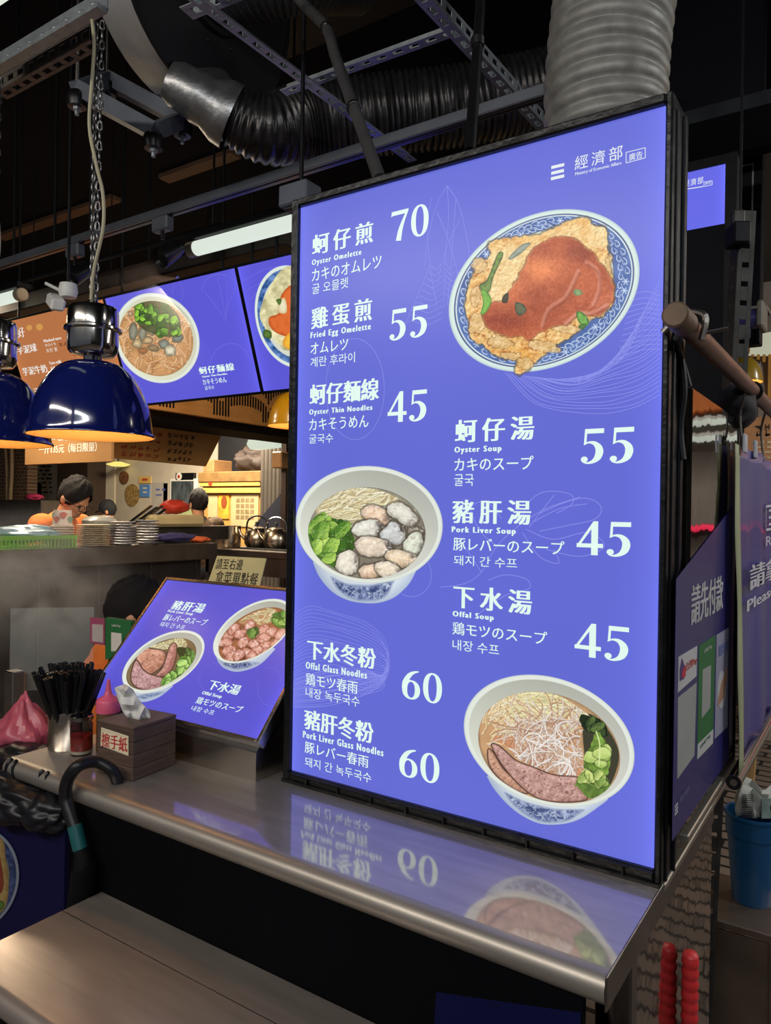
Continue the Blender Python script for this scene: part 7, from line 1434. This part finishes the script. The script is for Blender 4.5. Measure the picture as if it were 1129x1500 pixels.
BPl = Plane((bX+0.0125, 0.8, 1.3), (0, 1, 0), (0, 0, 1)); BW = mat('banner_white', (196, 194, 200), 0.5, 0, 0.04)
BPl.text('heading', glyphs('請拿號', SONG), 1098, 1153, 828, 866, BW, t, 0.0); BPl.text('caption', glyphs('Please tie', (-0.03, 0.03)), 1094, 1150, 880, 897, BW, t, 0.0); BPl.text('small_caption', glyphs('R'), 1122, 1130, 786, 800, BW, t, 0.0)
BPl.ribbon('emblem', [[(1122, 742), (1150, 738)], [(1150, 738), (1150, 772)], [(1150, 772), (1122, 776)], [(1122, 776), (1122, 742)], [(1126, 748), (1140, 746)], [(1126, 758), (1140, 757)], [(1126, 768), (1140, 767)], [(1131, 744), (1131, 772)]], 0.006, BW, t, 0.0)
MB().cyl((bX+0.004, ya-0.06, zb-0.008), (bX+0.004, yb, zb-0.008), 0.0145, 22).build('bottom_roller', CHROME, t, True); m = MB(); m.lathe((bX+0.004, ya-0.0605, zb-0.008), [(0, 0.002), (0.009, 0.0), (0.0145, 0.0)], (0, 1, 0), 20); m.build('roller_end', BLACKP, t)
for y in (ya+0.02, ya+0.35, ya+0.8): MB().tube(crom([(px_, y, pz-0.02), (px_-0.01, y+0.01, (pz+zt)/2), (bX, y, zt-0.01)], 5), 0.003, 6).build('hanging_wire', STEEL_D, t)
for y in (ya+0.015, ya+0.17): MB().obox((bX+0.003, y+0.01, zt+0.005), (1, 0, 0), (0, 1, 0), (0, 0, 1), (0.003, 0.018, 0.02), 0.002).build('clip', mat('clip_grey', (190, 192, 200), 0.3, 0.4), t)
# strut, door tower, small lit panel beyond
p = at(1084, 308, d=1.95); q = at(1070, 560, d=1.95); d_ = unit(q-p); e_ = p+d_*((0.0-p[2])/d_[2]); top_ = p-d_*0.0
t = thing('steel_strut', 'worn black slotted strut standing behind the steel pipe', 'strut', e_); m = MB(); slotted(m, p, e_, 0.042, 0.003, 1, 0.05, up=unit(np.array([FWD[0], FWD[1], 0])), frac=0.72); m.build('angle_bar', mat('worn_strut', (62, 61, 58), 0.45, 0.6, 0.35, 18), t)
c = at(1080, 345, d=1.93); m = MB(); m.obox(c, CR, FWD, (0, 0, 1), (0.022, 0.03, 0.028), 0.004); m.build('latch', BLACKM, t); m = MB(); m.obox(c+[0, 0, 0.045], CR, FWD, (0, 0, 1), (0.016, 0.01, 0.02), 0.004); m.build('plate', mat('strut_plate', (70, 68, 64), 0.5, 0.5, 0.4, 30), t); MB().beam(p, [p[0], p[1], CEILZ], 0.006, 0.006, up=(0, 1, 0)).build('rod', BLACKM, t)
Y = 1.95; a_ = at(1045, 215, Y=Y); b_ = at(1113, 503, Y=Y); t = thing('black_cabinet', 'tall black cabinet with a thin pale outline, right of the tall board', 'cabinet', ((a_[0]+b_[0])/2, Y+0.03, b_[2]))
MB().box(a_[0]-0.3, b_[0], Y, Y+0.07, b_[2], CEILZ, 0.004).build('body', mat('cabinet_navy_black', (9, 10, 18), 0.55, 0, 0.15, spec=0.15), t)
CP = Plane((0, Y, 2), (1, 0, 0), (0, 0, 1)); CP.ribbon('outline', [[(1064, 248), (1103, 240)], [(1103, 240), (1098, 495)], [(1098, 495), (1078, 497)]], 0.006, mat('pale_outline', (130, 132, 136), 0.5), t, 0.002); 
Y = 1.40; a_ = at(990, 254, Y=Y); b_ = at(1063, 240, Y=Y); z0_ = at(1063, 328, Y=Y)[2]; z1_ = b_[2]; t = thing('far_lit_panel', 'small lit blue panel seen past the right edge of the tall board', 'menu panel', ((a_[0]+b_[0])/2, Y, z0_-0.4))
xl_ = a_[0]-0.25; MB().add([(xl_, Y, z0_), (b_[0], Y, z0_), (b_[0], Y, z1_), (xl_, Y, z1_)], [(0, 1, 2, 3)]).build('lit_panel', lit_face('far_film', (100, 104, 228), 1.0, 0, 0, 1, 1), t); MB().box(xl_-0.02, b_[0]+0.035, Y+0.001, Y+0.08, z0_-0.75, z1_+0.03, 0.003).build('case', BLACKM, t)
MB().box(b_[0], b_[0]+0.035, Y-0.008, Y+0.001, z0_-0.75, z1_+0.03).build('side_frame', BLACKM, t); MB().box(xl_, b_[0], Y-0.008, Y+0.001, z1_, z1_+0.03).build('top_frame', BLACKM, t); MB().box(xl_, b_[0], Y-0.006, Y+0.001, z0_-0.75, z0_).build('lower_door', mat('cabinet_navy_black', (9, 10, 17), 0.5), t)
FPp = Plane((0, Y, 2), (1, 0, 0), (0, 0, 1)); FPp.text('ministry_name', glyphs('經濟部', (-0.01, 0.01), 1.2), 1001, 1030, 265, 275, PINK_LIT, t, 0.002); FPp.ribbon('notice_box', [[(1031, 267), (1043, 265)], [(1043, 265), (1043, 271)], [(1043, 271), (1031, 273.5)], [(1031, 273.5), (1031, 267)]], 0.0018, PINK_LIT, t, 0.002); FPp.text('notice_mark', glyphs('廣告'), 1032.5, 1041.5, 267.5, 271.5, PINK_LIT, t, 0.002); FPp.ribbon('ministry_caption', [[(1001, 278), (1030, 273.5)]], 0.003, PINK_LIT, t, 0.002)
# beams under the ceiling on the right
for (y, za, zb_, nm, mt_) in ((1.40, z1_+0.03, z1_+0.16, 'beam_2', BLACK_MATT), (1.62, z1_+0.20, z1_+0.32, 'beam_3', mat('grey_beam', (40, 42, 46), 0.8, 0, 0.3, 12, spec=0.2))):
    struct(nm, MB().box(-0.75, 3.0, y, y+0.06, za, zb_).build(nm, mt_))
struct('ceiling_panel_2', MB().box(-1.2, 3.0, 2.3, 5.0, 3.1, 3.14).build('ceiling_panel_2', mat('pale_ceiling_board', (70, 70, 70), 0.8, 0, 0.08)))
# far shop on the right: shelf wall, roller, slatted sign
Y = 4.4; a_ = at(1106, 250, Y=Y); struct('wall_far', MB().box(a_[0], 3.0, Y, Y+0.1, 0, 3.1).build('wall_far', mat('shop_grey', (150, 142, 132), 0.7, 0, 0.1, 4)))
for (ya_, yb_, lb, mt_) in ((284, 292, 'dark shelf rail high on the far grey wall', BLACKM), (343, 350, 'dark shelf rail below the first on the far grey wall', BLACKM), (357, 364, 'brown shelf board on the far grey wall', mat('shelf_brown', (150, 104, 70), 0.5, 0, 0.1))):
    z_ = at(1118, ya_, Y=Y)[2]; z2 = at(1118, yb_, Y=Y)[2]; setp(MB().box(a_[0]+0.0, 2.0, Y-0.2, Y, z2, z_, 0.003).build('wall_shelf', mt_), lb, 'shelf', 'shelves on the far grey wall')
c = at(1095, 468, Y=1.8); t = thing('roller_blind', 'rolled purple blind in a grey end bracket right of the strut', 'blind', c); MB().cyl((c[0]-0.2, 1.8, c[2]), (at(1112, 468, Y=1.8)[0], 1.8, c[2]), 0.036, 20).build('roll', mat('banner_purple', (74, 70, 128), 0.4), t, True); MB().box(at(1112, 468, Y=1.8)[0], at(1121, 468, Y=1.8)[0], 1.73, 1.86, c[2]-0.045, c[2]+0.05, 0.006).build('end_bracket', mat('bracket_grey', (110, 106, 96), 0.5), t); MB().box(c[0]-0.2, at(1121, 468, Y=1.8)[0], 1.83, 1.952, c[2]+0.042, c[2]+0.055).build('head_rail', mat('bracket_grey', (110, 106, 96), 0.5), t)
Y = 3.6; a_ = at(1084, 516, Y=Y); b_ = at(1170, 592, Y=Y); t = thing('slatted_sign', 'golden slatted shop sign with white characters at the right edge', 'sign', ((a_[0]+b_[0])/2, Y, b_[2])); GOLD = mat('gold_slats', (214, 158, 70), 0.5, 0, 0.12, 8)
MB().prism([(0, 0), (0.12, -0.09), (0.14, b_[2]-a_[2]), (b_[0]-a_[0], b_[2]-a_[2]), (b_[0]-a_[0], 0.03), (0.1, 0.03)], a_, (1, 0, 0), (0, 0, 1), (0, 0.04, 0)).build('board', mat('sign_brown', (110, 76, 34), 0.6, 0, 0.1), t)
m = MB()
for k in range(16):
    x = a_[0]+0.03+k*0.03; zl = a_[2]-0.02-(0.07*min(1, k/4)) if k < 4 else b_[2]; m.box(x, x+0.016, Y-0.012, Y, zl, a_[2]+0.005)
m.build('slat_row', GOLD, t); SPn = Plane((0, Y-0.014, 2), (1, 0, 0), (0, 0, 1)); SPn.text('characters', glyphs('地址', (-0.02, 0.02)), 1098, 1116, 531, 542, BW, t, 0.001); SPn.text('small_characters', glyphs('Lab!'), 1105, 1116, 544, 549, BW, t, 0.001)
MB().sphere((b_[0]-0.1, Y+0.05, a_[2]+0.03), 1.0, 20, 10, (0.33, 0.1, 0.08)).build('lamp_dome', emis('dome_lamp', (206, 206, 180), 0.7), t, True); MB().cyl((b_[0]-0.1, Y+0.05, a_[2]+0.1), (b_[0]-0.1, Y+0.05, 2.86), 0.01, 8).build('stem', BLACKM, t)
Y = 3.9; a_ = at(1088, 612, Y=Y); b_ = at(1180, 700, Y=Y); t = thing('shop_menu', 'pale orange shop menu behind the banner at the right edge', 'menu', ((a_[0]+b_[0])/2, Y, b_[2])); MB().box(a_[0], b_[0], Y, Y+0.04, b_[2], a_[2], 0.004).build('board', mat('shop_menu_orange', (206, 150, 104), 0.5, 0, 0.08), t); Pm = Plane((0, Y, 1.8), (1, 0, 0), (0, 0, 1)); Pm.text('characters', marks(3, 5), 1106, 1140, 622, 640, INK, t, 0.002); lines(t, Y-0.003, 1102, 1140, [(646, 3), (654, 2), (661, 2), (669, 2)], 9, mat('menu_pale', (236, 220, 190), 0.6)); m = MB(); m.box(a_[0]+0.05, a_[0]+0.08, Y+0.01, Y+0.03, a_[2], 3.1); m.build('hanger', BLACKM, t)
# the shop across the side aisle: its orange board and tubes show in the polished side sheet
for (x0_, x1_, z_, lb) in ((0.15, 1.5, 2.13, 'upper white tube over the shop across the side aisle'), (0.2, 1.6, 2.02, 'lower white tube over the shop across the side aisle')):
    t = thing('shop_tube', lb, 'ceiling lamp', ((x0_+x1_)/2, 4.1, z_), 'tubes of the shop across the aisle'); MB().cyl((x0_, 4.1, z_), (x1_, 4.1, z_), 0.02, 14).build('diffuser', TUBE, t, True); MB().box(x0_, x1_, 4.08, 4.4, z_+0.019, z_+0.04).build('housing', WHITEP, t)
setp(MB().box(-0.05, 2.2, 4.2, 4.39, 2.22, 2.8, 0.01).build('shop_fascia', mat('shop_orange', (214, 120, 50), 0.5, 0, 0.1)), 'orange fascia board of the shop across the side aisle', 'fascia')
t = thing('red_strip_light', 'thin red strip light along the counter of the shop across the aisle', 'strip light', (0.9, 4.2, 1.42)); MB().cyl((0.1, 4.2, 1.42), (1.9, 4.2, 1.42), 0.02, 10).build('tube', emis('red_strip', (255, 50, 90), 1.2), t, True); MB().box(0.1, 1.9, 4.22, 4.4, 1.40, 1.44).build('rail', BLACKM, t)
# bucket on its stand, steel cabinet, crate boards, red handled trolley bar
c = at(1101, 1318, d=2.1); s_ = ((c-CAM)@FWD)/FPX
t = thing('blue_bucket', 'blue plastic bucket holding folded newspaper on the steel stand', 'bucket', c); rt = 37*s_; rb = 27*s_; H = 128*s_; BLU = mat('bucket_blue', (20, 78, 122), 0.35, 0, 0.08, 6)
MB().lathe(c, [(0, 0.003), (rb*0.95, 0), (rb, 0.006), (rb+(rt-rb)*0.75, H*0.75), (rb+(rt-rb)*0.75+0.004, H*0.76), (rb+(rt-rb)*0.79+0.004, H*0.78), (rt, H), (rt+0.005, H), (rt+0.005, H*0.97), (rt+0.003, H*1.01), (rt-0.003, H), (rb-0.003, 0.01), (0, 0.008)], n=36).build('pail', BLU, t, True, 35)
n0 = c+[0, 0, H*0.98]; G = [[n0+CR*(0.062*(j/5-0.5)*2*0.9)+np.array([0, 0, 1])*(i/5*0.085*(0.8+0.25*math.sin(j*1.3)))+FWD*(-0.02+0.012*math.sin(j*2.1+i)) for j in range(6)] for i in range(6)]
t2 = thing('newspaper', 'folded newspaper stuck in the blue bucket', 'newspaper', n0); m = MB(); m.grid(G); o = m.build('sheet', mat('newsprint', (178, 178, 170), 0.8, 0, 0.1, 30), t2, True, 40); solid(o, 0.004); G = [[q+FWD*0.035+CR*0.015+np.array([0, 0, 0.012]) for q in r_] for r_ in G]; m = MB(); m.grid(G); o = m.build('sheet', mat('newsprint', (178, 178, 170), 0.8), t2, True, 40); solid(o, 0.004)
m = MB()
for k in range(13):
    for (x0_, x1_) in ((-0.05, -0.018),): q = n0-FWD*0.036+CR*(x0_+x1_)/2+np.array([0, 0, 0.006+k*0.0052]); m.obox(q, CR, FWD, (0, 0, 1), ((x1_-x0_)/2, 0.0006, 0.0009))
m.build('print_lines', INK, t2); MB().obox(n0-FWD*0.034+CR*0.03+np.array([0, 0, 0.03]), CR, FWD, (0, 0, 1), (0.024, 0.001, 0.028), 0).build('print_picture', mat('news_picture', (128, 146, 138), 0.6, 0, 0.3, 40), t2); MB().sphere(n0-FWD*0.036+CR*0.036+np.array([0, 0, 0.032]), 0.012, 14, 8, (1, 0.3, 1)).build('print_picture', mat('news_dark', (60, 44, 40), 0.6), t2, True)
st = thing('steel_stand', 'brownish steel stand under the blue bucket', 'stand', (c[0], c[1], 0)); zs = c[2]
BST = mat('brown_steel', (134, 118, 104), 0.38, 0.8, 0.2, 8); MB().box(c[0]-0.12, c[0]+0.10, c[1]-0.17, c[1]+0.12, zs-0.02, zs, 0.003).build('top', BST, st)
for (dx, dy) in ((-0.10, -0.15), (0.08, -0.15), (-0.10, 0.10), (0.08, 0.10)): MB().box(c[0]+dx-0.018, c[0]+dx+0.018, c[1]+dy-0.018, c[1]+dy+0.018, 0, zs-0.02, 0.003).build('leg', BST, st)
MB().box(c[0]-0.085, c[0]-0.080, c[1]-0.13, c[1]+0.08, 0.05, zs-0.03).build('side_sheet', BST, st); MB().box(c[0]-0.08, c[0]+0.06, c[1]-0.155, c[1]-0.15, 0.05, zs-0.03).build('front_sheet', BST, st)
for k, (px, py, w_, lb) in enumerate(((1118, 1420, 0.05, 'pale timber board leaning beside the steel stand'), (1095, 1130, 0.04, 'timber batten standing behind the blue bucket'))):
    p = at(px, py, d=2.45+0.1*k); q = np.array([p[0]-0.03, p[1]-0.02, 0.0]); setp(MB().beam(q, p+[0.01, 0, 0.12], w_, 0.02, up=(0, 1, 0), bev=0.003).build('timber_board', mat('pale_timber', (178, 142, 92), 0.6, 0, 0.15, 6, stretch=(8, 8, 1))), lb, 'timber', 'timber boards by the bucket')
hX = cxr-0.002+0.0175; hy = at(1011, 1400, X=hX)[1]; hz1 = at(1011, 1400, X=hX)[2]; t = thing('trolley_handle', 'red ribbed rubber handle of a trolley against the steel side panel', 'trolley handle', (hX, hy, 0)); prof = [(0, 0), (0.012, 0.0)]
Hh = 0.17
for k in range(9): z = k*Hh/9; prof += [(0.0122, z+0.0005), (0.0137, z+Hh/36), (0.0145, z+Hh/18), (0.0137, z+Hh/12), (0.0122, z+Hh/9-0.0005)]
prof += [(0.0135, Hh), (0.0105, Hh+0.006), (0, Hh+0.008)]; MB().lathe((hX, hy, hz1-Hh), prof, n=24).build('grip', mat('red_rubber', (196, 44, 46), 0.45, 0, 0.08), t, True, 60); MB().cyl((hX, hy, 0), (hX, hy, hz1-Hh+0.01), 0.009, 14).build('bar', STEEL_D, t, True)
